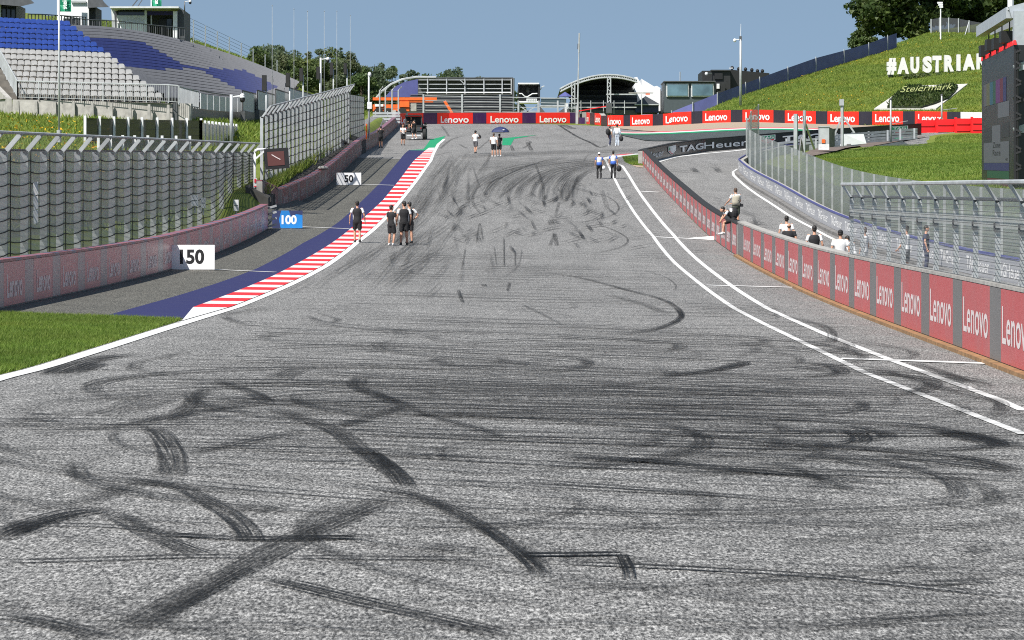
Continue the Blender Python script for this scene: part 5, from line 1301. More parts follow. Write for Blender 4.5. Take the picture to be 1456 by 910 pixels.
part('parapet', pbox(MB(), 862, 905, 133.2, 135, 426, .3), 'steel', e); part('lower_parapet', pbox(MB(), 806, 905, 151.8, 153.4, 426.5, .3), 'galvanised', e)
part('stair_rail', MB().bar(W(822,158,424), W(862,151,424), .1), 'red_plastic', e)
for x in (826,840,858,873,888): part('rail_post', pbox(MB(), x-.5, x+.5, 143, 162, 424.4, .12), 'galvanised', e)
for y in (146,152): part('hand_rail', pbox(MB(), 812, 905, y, y+.8, 424.5, .1), 'galvanised', e)
part('machine', pbox(MB(), 862, 870, 146, 161, 423.5, 1.4), 'steel_dark', e)
e = empty('parasol', W(803.5,150,423), 'blue parasol in front of the arched stand', 'parasol')
mb = MB(); c = W(803.5,137.5,423); mb.tube([c, c+Vector((0,0,.18)), c+Vector((0,0,.55))], [.82,.62,.04], 10); part('canopy', mb, 'blue_fabric', e); part('pole', MB().tube([W(803.5,152,423), c], .04, 6), 'steel', e)
# white tent, dark canopy
e = empty('tent', W(922,165,440), 'large white tensioned tent beside the arched stand', 'tent')
mb = MB(); mb.prism([W(902,110,440), W(906,109.5,440), W(916,128,440), W(916,160,440), W(902,160,440)], (0,9,0)); part('left_wall', mb, 'white_fabric', e)
mb = MB(); mb.loft([[W(912,112,439.5), W(922,118,439.5), W(930,123,439.5), W(934,122,439.5), W(939,125,439.5), W(939,158,439.5), W(916,158,439.5), W(915,132,439.5)], [p+Vector((0,9,0)) for p in [W(912,112,439.5), W(922,118,439.5), W(930,123,439.5), W(934,122,439.5), W(939,125,439.5), W(939,158,439.5), W(916,158,439.5), W(915,132,439.5)]]]); part('right_wall', mb, 'white_fabric', e)
part('shaded_side', MB().prism([W(939.3,126,439.4), W(947.5,152,439.4), W(947.5,162,439.4), W(939.3,162,439.4)], (0,6,0)), 'black_plastic', e)  # tent side in shade, the shade painted as solid black
e = empty('canopy_tent', W(920,163,430), 'dark pointed canopy tent in front of the white tent', 'tent')
mb = MB(); mb.add([W(902,148,428), W(938,148,428), W(938,148,436), W(902,148,436), W(918,136.5,432)], [(0,1,4),(1,2,4),(2,3,4),(3,0,4),(3,2,1,0)]); part('canopy', mb, 'anthracite', e)
part('side_sheet', pbox(MB(), 903.5, 936.5, 149.5, 160, 428.5, 6), 'navy_fabric', e); part('valance', pbox(MB(), 902.5, 937.5, 148, 149.4, 427.9, 8), 'galvanised', e)
e = empty('lamp_post', W(912,165,421), 'short lamp post with an orange glow strip in front of the canopy tent', 'lamp')
part('pole', MB().tube([W(912.5,165,421), W(912.5,134,421)], .06, 6), 'galvanised', e); part('cross_arm', pbox(MB(), 894, 929, 131.4, 132.8, 421, .3), 'concrete', e); part('light_strip', pbox(MB(), 918, 924, 133, 134.6, 420.9, .2), 'orange_paint', e)
# lattice mast
e = empty('mast', W(822.5,176,396), 'tall slim mast rising between the two banner rows', 'mast')
part('pole', MB().tube([W(821,177,396), W(822,120,396), W(823,75,396)], [.11,.09,.06], 6), 'steel', e); part('antenna', MB().tube([W(823,75,396), W(823.8,47,396)], .09, 6), 'galvanised', e); part('dipole', MB().tube([W(821.5,70,396), W(821.8,62,396)], .05, 5), 'steel_dark', e)
# glass fronted building
e = empty('glass_building', W(982,160,428), 'slate grey cabin with two white framed windows', 'building')
part('wall', pbox(MB(), 944.5, 1017, 116, 160, 428, 8), 'anthracite_blue' if 'anthracite_blue' in M else 'anthracite', e)
for x0, x1 in ((947.5,979),(983,1014.5)):
    w = part('window', pbox(MB(), x0, x1, 119, 137.4, 427.8, .15), 'white_metal', e); part('pane', pbox(MB(), x0+1.3, x1-1.3, 120.4, 136, 427.7, .09), 'pane_blue', w)
part('roof_edge', pbox(MB(), 943.8, 1017.6, 115, 116.2, 427.5, 9), 'steel_dark', e); part('roof_pole', MB().tube([W(967,115,430), W(967,102,430)], .06, 5), 'galvanised', e)
e = empty('black_building', W(1045,150,440), 'black box building with antennas along its roof behind the blue screen', 'building')
part('wall', pbox(MB(), 998.5, 1038.5, 100.5, 150, 436, 10), 'black_cladding', e); part('side_wing', MB().prism([W(1038.7,99,437), W(1094,104,437), W(1094,150,437), W(1038.7,150,437)], (0,14,0)), 'black_plastic', e)
part('lower_block', pbox(MB(), 1017.5, 1031, 117, 150, 433, 2.6), 'black_cladding', e); part('roof_edge', pbox(MB(), 1011, 1039, 99, 100.4, 435.6, 10), 'anthracite', e)
part('window', pbox(MB(), 1016, 1027.5, 104, 112.5, 435.8, .15), 'black_plastic', e)
mb = MB(); mb.ell(W(1004.5,105,435), (.2,.25,.22)); mb.bar(W(1004.5,103.5,435), W(1012,104.3,435.9), .07); part('dome_camera', mb, 'white_metal', e)
part('notice', pbox(MB(), 1019, 1023, 119, 126, 432.8, .15), 'white_metal', e)
for x, y in ((1041,96.5),(1050.5,98),(1060,98.5),(1069,99.5),(1077,101),(1084,101)):
    mb = MB(); mb.ell(W(x,y,441), (.22,.22,.24)); mb.bar(W(x,y,441), W(x,y+5,441), .08); part('antenna', mb, 'black_plastic', e)
part('parapet_light', pbox(MB(), 1037, 1042, 96.2, 97.4, 440, .3), 'white_metal', e)
# tall lamp pole on the hill edge
e, a, b = pole('camera_pole', 'tall pole with white dome camera in front of the blue screen', 'camera pole', 1053, 150, 56, 375, .16, .11, 'galvanised')
mb = MB(); mb.bar(b, b+Vector((-.55,0,.0)), .08); part('bracket', mb, 'white_metal', e); mb = MB(); mb.ell(b+Vector((-.6,0,-.1)), (.17,.17,.2)); part('camera_housing', mb, 'white_metal', e, smooth=True); part('top_box', MB().box(b+Vector((0,0,.12)), (.25,.2,.42)), 'steel_dark', e); part('spike', MB().tube([b, b+Vector((.04,0,1.6))], .025, 5), 'white_metal', e)
# blue screen fence up the hill
top_l = [(955,159),(985,147),(1020,133),(1060,118.5),(1080,111),(1120,96.5),(1160,82.5),(1200,72),(1235,62),(1262,51.5),(1275,47)]
bot_l = [(955,163),(985,160),(1020,155),(1060,141.5),(1080,133),(1120,119.5),(1160,107),(1200,96),(1235,84),(1262,74.5),(1275,72)]
e = empty('screen_fence', W(1120,121,398), 'long dark blue fabric screen climbing the right hill', 'fence')
for i in range(len(top_l)-1):
    def dd(p): return 381+(p[0]-1010)*.165 if p[0] > 1010 else 381+(1010-p[0])*.02
    a0, a1, b0, b1 = W(*top_l[i], dd(top_l[i])), W(*top_l[i+1], dd(top_l[i+1])), W(*bot_l[i], dd(bot_l[i])), W(*bot_l[i+1], dd(bot_l[i+1]))
    mb = MB(); o = Vector((0,.08,0)); mb.loft([[b0-Vector((0,0,.6)), b0+o-Vector((0,0,.6)), a0+o, a0],[b1-Vector((0,0,.6)), b1+o-Vector((0,0,.6)), a1+o, a1]]); part('fabric_panel', mb, 'screen_fabric', e)
    mb = MB(); mb.tube([b0+Vector((0,-.06,-.4)), a0+Vector((0,-.06,.15))], .06, 5); part('post', mb, 'steel', e)
for x, y in ((1017.5,133),(1023.5,131),(1036,135.5)):
    pass
# netting fence on the ridge, and floodlight
e = empty('netting_fence', W(1360,52,440), 'dark netting fence on pale posts along the top of the right hill', 'fence')
nx_ = [(1324,27,53),(1336,25,52),(1349,25,50),(1363,26,49),(1378,29,56),(1402,33,58),(1440,38,62)]
nd = lambda x: 441-(x-1324)*.02
for x, yt, yb in nx_: part('post', MB().tube([W(x,yb+1,nd(x)), W(x,yt,nd(x))], .085, 6), 'galvanised', e)
for (x0,t0,b0),(x1,t1,b1) in zip(nx_, nx_[1:]): part('netting', MB().quad(W(x0,b0-1,nd(x0)+.1), W(x1,b1-1,nd(x1)+.1), W(x1,t1+.5,nd(x1)+.1), W(x0,t0+.5,nd(x0)+.1)), 'wire_dark', e, fix=False)
part('brace', MB().bar(W(1368,64,434), W(1377.5,32,437), .09), 'galvanised', e)
e = empty('floodlight', W(1337.5,54,428), 'pale floodlight pole with stacked lamps on the hilltop', 'lamp')
part('pole', MB().tube([W(1337.5,56,428), W(1337.5,8,428)], [.09,.07], 6), 'white_metal', e)
for k in range(3): part('lamp_head', MB().box(W(1336.5+k*.8,4+k*3.0,428), (.62-.1*k,.3,.20)), 'white_metal', e)
# white letters standing on the hill
e = empty('hill_letters', W(1330,107,384), 'giant white upright letters reading #AUSTRIAN on the grass hill', 'letters')
xs_ = [(1260.5,1273.5,'#'),(1275.5,1291.5,'A'),(1294,1306,'U'),(1311.5,1324,'S'),(1325.5,1337.5,'T'),(1342,1355.5,'R'),(1359.5,1364.5,'I'),(1368.5,1385.5,'A'),(1388,1401,'N')]
for x0, x1, ch in xs_:
    t = (x0-1260)/140; yb = 106.5-7.0*t; yt = 83-7.2*t; d = 386-5*t
    a = W(x0, yb, d); w = (x1-x0)/F*d; h = (yb-yt)/F*d
    mb = MB(); text(mb, ch, a, (1,0,0), (0,0,1), w, h, .065, depth=.75); part('letter', mb, 'letter_body', e, fix=False)
    part('letter_base', MB().box((a.x+w/2, d+.5, a.z-.25), (w*.55,.35,.5)), 'steel_dark', e)
# the planted sign in the slope
def hillpt(px, py, o): v = G(px, py, 300); return Vector((v.x, v.y, v.z+o))
e = empty('flower_bed', hillpt(1310,140,0), 'planted heart bed in a white slanted frame with pale Steiermark script', 'flower bed')
def hill_poly(pxs, o, thick, mat, name, par, n=3):
    P = [hillpt(x, y, o) for x, y in pxs]; return part(name, MB().prism(P, (0,0,-thick)), mat, par)
hill_poly([(1243,156),(1290,124),(1376,120.7),(1331,156)], .12, .5, 'white_gravel', 'frame', e)
hill_poly([(1261.5,155.8),(1266,145),(1278,134),(1291,125.6),(1300,125),(1307,125),(1316,127.5),(1325,129.4),(1333,127),(1340,124.5),(1350,123.4),(1359,124),(1362,126),(1358,133),(1349,142),(1330,150),(1310,155.9)], .30, .6, 'hedge_bed', 'planting', e)
mb = MB(); gx, fx_, _ = glyphs('Steiermark', -.004, .4); 
mb.add([hillpt(1280+x*75, 140-x*4.5-y*8.5, .62) for x, y in gx], fx_); part('script', mb, 'script_flowers', e, fix=False)

# ================================================================== RIGHT: PIT EXIT EQUIPMENT
RB = []
proto = None
bx_ = [(1304,1331,171.5,195.5),(1331,1358,170.3,193.5),(1358,1381,169.3,192),(1381,1404,168.5,190.5)]
for i, (x0, x1, yt, yb) in enumerate(bx_):
    d = 311-1.3*i; a, b = W(x0, yb, d), W(x1, yt, d); w, h = (b.x-a.x), (b.z-a.z)
    e = empty('water_barrier', ((a.x+b.x)/2, d, a.z-.1), ('red plastic water barrier at the left end of its row','second red plastic water barrier from the left end','third red plastic water barrier from the left end','red plastic water barrier half hidden by the big screen')[i], 'barrier', 'red water barriers by the big screen')
    mb = MB(); mb.box(((a.x+b.x)/2, d+.4, (a.z+b.z)/2), (w-.05,.8,h+.1), taper=.98); part('body', mb, 'red_plastic', e)
    mb = MB()
    for k in range(2): mb.box(((a.x+b.x)/2, d-.03, a.z+h*(.3+.42*k)), (w*.8,.08,h*.10))
    part('rib', mb, 'red_plastic', e); part('stud', MB().box((a.x+.1, d+.4, b.z+.08), (.2,.3,.16)), 'red_plastic', e)
def cabinet():
    d = 262; k = d/F
    e = empty('control_cabinet', W(1176,213,d), 'tall grey steel cabinet on a white plinth beside the pit exit', 'cabinet')
    part('plinth', pbox(MB(), 1164.5, 1179, 205, 213, d, .8), 'white_metal', e); part('casing', pbox(MB(), 1165, 1179, 180.5, 205, d, .8), 'galvanised', e)
    part('side_panel', MB().prism([W(1179.2,181,d), W(1187,184,d+1.2), W(1187,208,d+1.2), W(1179.2,209,d)], (.02,.9,0)), 'concrete_dark', e)
    part('warning_label', pbox(MB(), 1168.5, 1173.5, 198, 203.5, d-.05, .03), 'orange_paint', e); part('top_cover', pbox(MB(), 1164.3, 1180, 179.3, 180.8, d-.05, 1), 'galvanised', e)
cabinet()
d = 270
e = empty('concrete_barrier', W(1214,208,d), 'single pale concrete barrier block on the brown path', 'barrier')
part('block', MB().loft([[W(1196,207.5,d), W(1232,204,d+.4), W(1228,190.5,d+.4), W(1201,191,d)], [p+Vector((0,1.0,0)) for p in [W(1196,206.5,d), W(1232,203,d+.4), W(1228,190,d+.4), W(1201,190.5,d)]]]), 'white_fabric', e)
part('fork_slot', MB().bar(W(1204,206,d-.06), W(1210,205.6,d-.06), .12), 'concrete_dark', e)
e = empty('guard_rail', W(1150,205,272), 'steel guard rails in front of the black wall between cabinet and fence', 'guard rail')
for k in range(4): part('rail', MB().bar(W(1106,205+k*4.6-1,274), W(1166,198+k*4.6-1,276), .08, .17), 'galvanised', e)
for x in (1118,1140,1160): part('post', MB().bar(W(x,215,274.5), W(x,197,274.5), .12), 'steel', e)
e = empty('guard_rail', W(1260,196,296), 'steel guard rails running from the concrete block to the red barriers', 'guard rail')
for k in range(4): part('rail', MB().bar(W(1186,193+k*4.4,292), W(1304,184+k*4.0,299), .08, .19), 'galvanised', e)
for x in (1190,1212,1235,1262,1280,1300): part('post', MB().bar(W(x,207-(x-1190)*.09,296), W(x,190-(x-1190)*.07,296), .14), 'steel', e)
e = empty('tripod_mast', W(1198,206,266), 'steel tripod mast with a pale box on top above the concrete block', 'mast')
part('pole', MB().tube([W(1197.5,208,266), W(1197.5,146,266)], .12, 6), 'galvanised', e); part('head_box', pbox(MB(), 1194, 1200, 141, 150, 265.8, .4), 'galvanised', e)
for x, y in ((1185,196),(1215,189)): part('leg', MB().bar(W(1197.5,164,266), W(x,y,266), .12), 'galvanised', e)
e = empty('brace_frame', W(1143,218,248), 'leaning steel post frame in front of the cabinet behind the mesh fence', 'mast')
part('post', MB().tube([W(1131.5,221,248), W(1131.5,162,248)], .15, 6), 'galvanised', e); part('post', MB().tube([W(1143,220,250), W(1144,157,250)], .11, 6), 'steel', e)
part('strut', MB().bar(W(1145,175,250), W(1158,212,252), .11), 'steel', e); part('stay', MB().tube([W(1133,172,249), W(1143,165,250)], .03, 4), 'steel_dark', e); part('net_roll', MB().tube([W(1136,217,247), W(1139,196,247.5), W(1142,217,248)], .06, 5), 'steel_dark', e)
for x, yb, yt, d, w in ((1266.5,202,141,288,'over the third last Lenovo banner'),(1339,172,135,318,'over the last Lenovo banner')):
    e, a, b = pole('thin_post', 'bare steel post standing '+w, 'post', x, yb, yt, d, .09, .07, 'galvanised'); part('cap', MB().ell(b, (.12,.12,.08), 8, 5), 'steel_dark', e)
    part('wire', MB().tube([a.lerp(b,.42), a.lerp(b,.5)+Vector((1.4,.5,0))], .035, 4), 'steel', e)

# ================================================================== BIG SCREEN
nrm = Vector((-1,-.06,0)).normalized()
a0, a1 = W(1396,258,182), W(1396,87,182); b0, b1 = W(1441.5,262,168), W(1441.5,64,168)
e = empty('video_screen', (a0+b0)/2, 'huge black video screen showing dim colour bars hung under a steel gantry', 'screen')
def SP(u, v, o=0.0):
    lo = a0.lerp(b0,u); hi = a1.lerp(b1,u); n = (b0-a0).cross(Vector((0,0,1))).normalized()
    if n.x > 0: n = -n
    return lo.lerp(hi,v)+n*o
mb = MB(); mb.loft([[SP(0,0,0),SP(1,0,0),SP(1,1,0),SP(0,1,0)],[SP(0,0,-.5),SP(1,0,-.5),SP(1,1,-.5),SP(0,1,-.5)]]); sc_ = part('casing', mb, 'screen_black', e)
def sq(name, u0, u1, v0, v1, mat, o=.012): return part(name, MB().quad(SP(u0,v0,o),SP(u1,v0,o),SP(u1,v1,o),SP(u0,v1,o)), mat, sc_, fix=False)
def fp_(x, y):                                                   # picture position on the screen face -> (u,v)
    lo, hi = 0, 1
    for _ in range(40):
        m_ = (lo+hi)/2; q = a0.lerp(b0,m_)
        if CX+F*q.x/q.y < x: lo = m_
        else: hi = m_
    u = (lo+hi)/2; l, h = a0.lerp(b0,u), a1.lerp(b1,u); yl, yh = HY-F*l.z/l.y, HY-F*h.z/h.y
    return u, (yl-y)/(yl-yh)
u_ = lambda x: fp_(x,150)[0]
va, vb = fp_(1399,152)[1], fp_(1399,121)[1]
cols = [(1399,1403,(.11,.11,.12)),(1403,1407.5,(.12,.12,.06)),(1407.5,1412,(.03,.11,.16)),(1412,1416,(.02,.09,.05)),(1416,1422,(.12,.03,.14)),(1422,1426.5,(.13,.02,.04)),(1426.5,1431,(.03,.03,.12))]
for i, (x0, x1, c) in enumerate(cols): sq('colour_bar', u_(x0), u_(x1), va, vb, emis('bar_%d' % i, tuple(v*.7 for v in c), .4))
g1, g2, g3 = emis('screen_grey_light', (.085,.09,.10), .45), emis('screen_grey_mid', (.04,.042,.045), .45), emis('screen_grey_dark', (.022,.022,.024), .45)
sq('grey_field', u_(1419), u_(1435), va-.118, va-.004, g1); sq('grey_field', u_(1399), u_(1411), va-.30, va-.18, g3); sq('grey_field', u_(1411), u_(1423), va-.30, va-.17, g1, .014); sq('grey_field', u_(1425), u_(1435), va-.27, va-.16, g3)
sq('title_field', u_(1399), u_(1435), va-.46, va-.30, g1)
mb = MB()
for s_, v in (('Zone', va-.345), ('Race', va-.405)):
    vs_, fs_, _ = glyphs(s_, .01); mb.add([SP(u_(1412)+(u_(1423)-u_(1412))*x, v+.045*y, .02) for x, y in vs_], fs_)
part('title_lettering', mb, 'black_plastic', sc_, fix=False)
mb = MB(); vs_, fs_, _ = glyphs('4K', .01); mb.add([SP(u_(1430)+(u_(1434)-u_(1430))*x, va-.445+.02*y, .02) for x, y in vs_], fs_); part('corner_mark', mb, 'black_plastic', sc_, fix=False)
for i, c in enumerate(((.035,.035,.13),(.02,.10,.05),(.13,.025,.035))): sq('colour_strip', u_(1404 if i else 1399), u_(1435), va-.52-.06*i, va-.46-.06*i-.003, emis('strip_%d' % i, tuple(v*.7 for v in c), .4))
mb = MB()
for k in range(22): u = k/21; mb.add([SP(u-.02,1.0,.02),SP(u+.02,1.0,.02),SP(u,1.035,.02),SP(u-.02,1.0,-.1),SP(u+.02,1.0,-.1),SP(u,1.035,-.1)],[(0,1,2),(5,4,3),(0,2,5,3),(1,4,5,2),(0,3,4,1)])
part('red_trim', mb, 'red_plastic', e)
for u, v in ((.1,1.10),(.3,1.12),(.52,1.10),(.75,1.12)):
    mb = MB(); c = SP(u,v-.03,-.2); mb.box(c, (.9,.9,.55)); mb.box(c+Vector((0,0,-.45)), (.35,.5,.5)); part('motor', mb, 'black_plastic', e); part('hoist_chain', MB().tube([c, c+Vector((0,0,1.2))], .04, 4), 'black_plastic', e, fix=False)
e = empty('screen_gantry', W(1450,262,168), 'pale grey steel gantry carrying the big video screen', 'gantry')
part('front_beam', MB().bar(W(1394,45,182), W(1437,18,169), .42, .52), 'gantry_grey', e)
part('end_beam', MB().bar(W(1436,18,168.6), W(1462,11,168.6), .3, .55), 'gantry_grey', e); part('rear_beam', MB().bar(W(1413,43,184), W(1462,24,168.5), .34, .5), 'gantry_grey', e)
part('column', MB().bar(W(1449.5,262,168.3), W(1449.5,16,168.3), .55), 'gantry_grey', e); part('top_post', MB().tube([W(1437,14,169), W(1437,-8,169)], .15, 8), 'white_metal', e)
for y in (95,140,184): part('cross_arm', MB().bar(W(1442,y+3,168.0), W(1462,y-4,168.0), .25, .35), 'gantry_grey' if y != 140 else 'black_plastic', e)
mb = MB()
for x in (1444,1446.5): mb.tube([W(x,262,167.6), W(x,70,167.6)], .07, 5)
for k in range(16): y = 75+k*12; mb.bar(W(1442.8,y,167.6), W(1452,y+(5 if k%2 else -4),167.5), .09)
part('ladder_frame', mb, 'black_plastic', e)
# ================================================================== PEOPLE
plain('skin', (.50,.27,.18), .55, var=.1); plain('skin_dark', (.16,.085,.055), .55, var=.1); plain('hair_dark', (.015,.012,.010), .6); plain('hair_brown', (.07,.04,.025), .6)
plain('cloth_black', (.014,.014,.016), .8, var=.3); plain('cloth_white', (.72,.72,.72), .75, var=.06); plain('cloth_grey', (.11,.11,.12), .8); plain('cloth_blue', (.03,.10,.42), .7); plain('cloth_denim', (.04,.085,.20), .8, var=.3)
plain('cloth_sand', (.42,.39,.31), .8); plain('cloth_pale_blue', (.50,.56,.64), .75); plain('cloth_olive', (.06,.07,.05), .8); plain('cloth_orange', (.75,.20,.03), .7); plain('shoe_white', (.75,.75,.75), .5); plain('shoe_black', (.02,.02,.022), .5); plain('cloth_navy', (.02,.025,.06), .8)
def remesh(me, vox):
    ob = bpy.data.objects.new('t', me); COL.objects.link(ob)
    md = ob.modifiers.new('r', 'REMESH'); md.mode = 'VOXEL'; md.voxel_size = vox; md.use_smooth_shade = True
    sm = ob.modifiers.new('s', 'SMOOTH'); sm.iterations = 3; sm.factor = .5
    dg = bpy.context.evaluated_depsgraph_get(); dg.update()
    out = bpy.data.meshes.new_from_object(ob.evaluated_get(dg)); bpy.data.objects.remove(ob); bpy.data.meshes.remove(me)
    return out
def ringz(c, rx, ry, n=14, ax=None, ay=None):
    ax = ax or Vector((1,0,0)); ay = ay or Vector((0,1,0))
    return [c+ax*(rx*math.cos(2*math.pi*k/n))+ay*(ry*math.sin(2*math.pi*k/n)) for k in range(n)]
STAND = dict(hipL=(-.095,0,.93), hipR=(.095,0,.93), kneeL=(-.10,.03,.50), kneeR=(.10,.03,.50), ankL=(-.11,-.02,.09), ankR=(.11,-.02,.09),
    shL=(-.185,0,1.44), shR=(.185,0,1.44), elL=(-.26,-.03,1.15), elR=(.26,-.03,1.15), wrL=(-.27,.05,.90), wrR=(.27,.05,.90), pel=(0,0,.97), waist=(0,.0,1.12), chest=(0,0,1.32), neck=(0,-.01,1.49), head=(0,.015,1.655))
def person(label, loc, yaw, h=1.8, pose=None, shirt='cloth_black', sleeve=None, legs='cloth_black', shorts=True, shoe='shoe_black', hair='hair_dark', cap=None, skin='skin', side=None, lower=None, short_sleeve=True, vest=None, group=None, turn=0.0, bald=False, wide=1.0, socks=None):
    """a figure standing at loc, facing yaw (0 = away from the camera, +y); clothes are parts over one continuous body"""
    J = {k: Vector(v) for k, v in STAND.items()}
    for k, v in (pose or {}).items(): J[k] = Vector(v)
    sc = h/1.80
    Mx = Matrix.Translation(loc) @ Matrix.Rotation(yaw, 4, 'Z') @ Matrix.Scale(sc, 4)
    for k in ('shL','shR','elL','elR','wrL','wrR'): J[k].x *= wide
    e = empty('person', loc, label, 'person', group)
    spine = [J['pel'], J['waist'], J['chest'], J['neck']]
    def torso(mb, g, top=True, lo=None):
        up = (J['neck']-J['pel']).normalized(); rt = (J['shR']-J['shL']).normalized(); fw = up.cross(rt)*-1
        fw = rt.cross(up)*-1 if False else up.cross(rt)
        L = [(J['pel']-up*.09,.135,.105),(J['pel'],.158,.115),(J['waist'],.142*wide,.10),(J['waist'].lerp(J['chest'],.6),.165*wide,.112),(J['chest'],.180*wide,.118),(J['chest'].lerp(J['neck'],.62),.168*wide,.095),(J['neck']-up*.02,.075,.065)]
        if lo is not None: L = L[lo:]
        mb.loft([ringz(c, rx+g, ry+g, 14, rt, fw) for c, rx, ry in L])
    def limb(mb, a, b, c, r, g, cut=1.0, stop=None):
        if stop == 'up': P = [a, a.lerp(b,.5*cut), a.lerp(b,cut)]; mb.tube(P, [r[0]+g, (r[0]+r[1])/2+g, r[1]+g*1.2], 10)
        else: P = [a, a.lerp(b,.5), b, b.lerp(c,.3), c]; mb.tube(P, [r[0]+g, (r[0]+r[1])/2+g, r[1]+g, r[2]*1.08+g, r[3]+g], 10)
    mb = MB(); torso(mb, -.012)
    for s in 'LR':
        limb(mb, J['sh'+s], J['el'+s], J['wr'+s], (.052,.041,.040,.027), 0); mb.ell(J['sh'+s], (.06,.055,.06), 10, 6)
        limb(mb, J['hip'+s], J['knee'+s], J['ank'+s], (.088,.056,.056,.036), 0)
        f = J['ank'+s]; mb.ell(f+Vector((0,.07,-.045)), (.042,.12,.038), 10, 6)
        d = (J['wr'+s]-J['el'+s]).normalized(); mb.ell(J['wr'+s]+d*.055, (.036,.026,.055), 10, 6, M3=Vector((0,0,1)).rotation_difference(d).to_matrix())
    mb.tube([J['chest'].lerp(J['neck'],.6), J['neck'], J['head']-Vector((0,0,.06))], [.07,.056,.052], 10)
    Hr = Matrix.Rotation(turn, 3, 'Z'); hv = lambda x, y, z: J['head']+Hr@Vector((x,y,z))
    mb.ell(J['head'], (.074,.096,.116), 14, 10, M3=Hr); mb.ell(hv(0,.035,-.055), (.055,.062,.065), 12, 8, M3=Hr); mb.ell(hv(0,.102,-.012), (.015,.022,.026), 8, 5, M3=Hr)
    for s in (-1,1): mb.ell(hv(s*.076,-.005,-.01), (.012,.022,.032), 8, 5, M3=Hr)
    body = remesh(mb.mesh('body', [skin]), .020)
    extra = MB()
    for s in 'LR':                                               # five fingers and a thumb side
        d = (J['wr'+s]-J['el'+s]).normalized(); a = d.cross(Vector((0,1,0))); a = a.normalized() if a.length > .1 else Vector((1,0,0)); bk = d.cross(a).normalized()
        root = J['wr'+s]+d*.085
        for k in range(4):
            o = bk*((k-1.5)*.017); ln = (.062,.075,.070,.055)[k]
            extra.tube([root+o, root+o*1.15+d*ln*.55+a*.006, root+o*1.1+d*ln+a*.02], [.009,.0085,.006], 5)
        t0 = J['wr'+s]+d*.03+bk*.028; extra.tube([t0, t0+bk*.028+d*.03, t0+bk*.03+d*.06+a*.01], [.011,.010,.007], 5)
    for s in (-1,1): extra.ell(hv(s*.030,.089,.012), (.011,.007,.007), 6, 4, mi=1)
    extra.bar(hv(-.022,.094,-.062), hv(.022,.094,-.062), .008, .006, mi=1)
    bm = bmesh.new(); bm.from_mesh(body); ex = extra.mesh('x', [skin, 'hair_dark']); bm.from_mesh(ex); bm.to_mesh(body); bm.free(); body.materials.clear()
    for m_ in (skin, 'hair_dark'): body.materials.append(M[m_])
    n_ex = len(ex.polygons); mi = [0]*(len(body.polygons)-n_ex)+[p.material_index for p in ex.polygons]; body.polygons.foreach_set('material_index', mi); body.polygons.foreach_set('use_smooth', [True]*len(mi))
    body.transform(Mx); part('body', body, None, e, fix=False)
    def cl(name, mb, mat, par=None, vox=None):
        me = remesh(mb.mesh(name, [mat]), vox) if vox else fixn(mb.mesh(name, [mat], True)); me.transform(Mx)
        if len(me.materials) == 0: me.materials.append(M[mat])
        return part(name, me, None, par or e, fix=False)
    mb = MB(); torso(mb, .014)
    if lower: 
        up = (J['neck']-J['pel']).normalized(); rt = (J['shR']-J['shL']).normalized(); fw = up.cross(rt)
        m2 = MB(); m2.loft([ringz(c, rx+.022, ry+.022, 14, rt, fw) for c, rx, ry in [(J['pel']-up*.07,.14,.108),(J['pel'],.158,.115),(J['waist'],.142*wide,.10)]]); cl('shirt_hem', m2, lower)
    sl = sleeve or shirt
    msl = mb if sl == shirt else MB()
    for s in 'LR':
        msl.ell(J['sh'+s]-Vector((J['sh'+s].x*.06,0,.012)), (.062,.060,.062), 10, 7)
        if short_sleeve: limb(msl, J['sh'+s], J['el'+s], None, (.052,.050), .012, .62, 'up')
        else: limb(msl, J['sh'+s], J['el'+s], J['wr'+s].lerp(J['el'+s],.06), (.056,.047,.046,.034), .014)
    sh = cl('shirt', mb, shirt, vox=.022)
    if msl is not mb: cl('sleeves', msl, sl, vox=.02)
    if side:                                                     # pale side panels
        for s in 'LR':
            m2 = MB(); k = -1 if s == 'L' else 1; rt = (J['shR']-J['shL']).normalized()
            m2.tube([J['pel']+rt*(k*.165), J['waist']+rt*(k*.152*wide), J['chest']+rt*(k*.182*wide), J['sh'+s]], [.022,.022,.024,.03], 6); cl('side_stripe', m2, side)
    mb = MB()
    up = (J['waist']-J['pel']).normalized(); rt = (J['hipR']-J['hipL']).normalized(); fw = up.cross(rt)
    mb.loft([ringz(c, rx, ry, 14, rt, fw) for c, rx, ry in ((J['pel']-up*.13,.15,.118),(J['pel']-up*.03,.172,.13),(J['pel']+up*.07,.162,.122))])
    for s in 'LR':
        if shorts: limb(mb, J['hip'+s], J['knee'+s], None, (.098,.082), .010, .86, 'up')
        else: limb(mb, J['hip'+s], J['knee'+s], J['ank'+s]+Vector((0,0,-.02)), (.094,.066,.066,.052), .010)
    cl('shorts' if shorts else 'trousers', mb, legs, vox=.02)
    for s in 'LR':
        f = J['ank'+s]; mb = MB(); mb.ell(f+Vector((0,.065,-.048)), (.052,.14,.044), 12, 7); mb.tube([f+Vector((0,0,.03)), f+Vector((0,.0,-.05))], [.05,.055], 8); cl('shoe', mb, shoe)
        if socks: mb = MB(); mb.tube([f+Vector((0,.0,.0)), f.lerp(J['knee'+s],.35)], [.046,.056], 8); cl('sock', mb, socks)
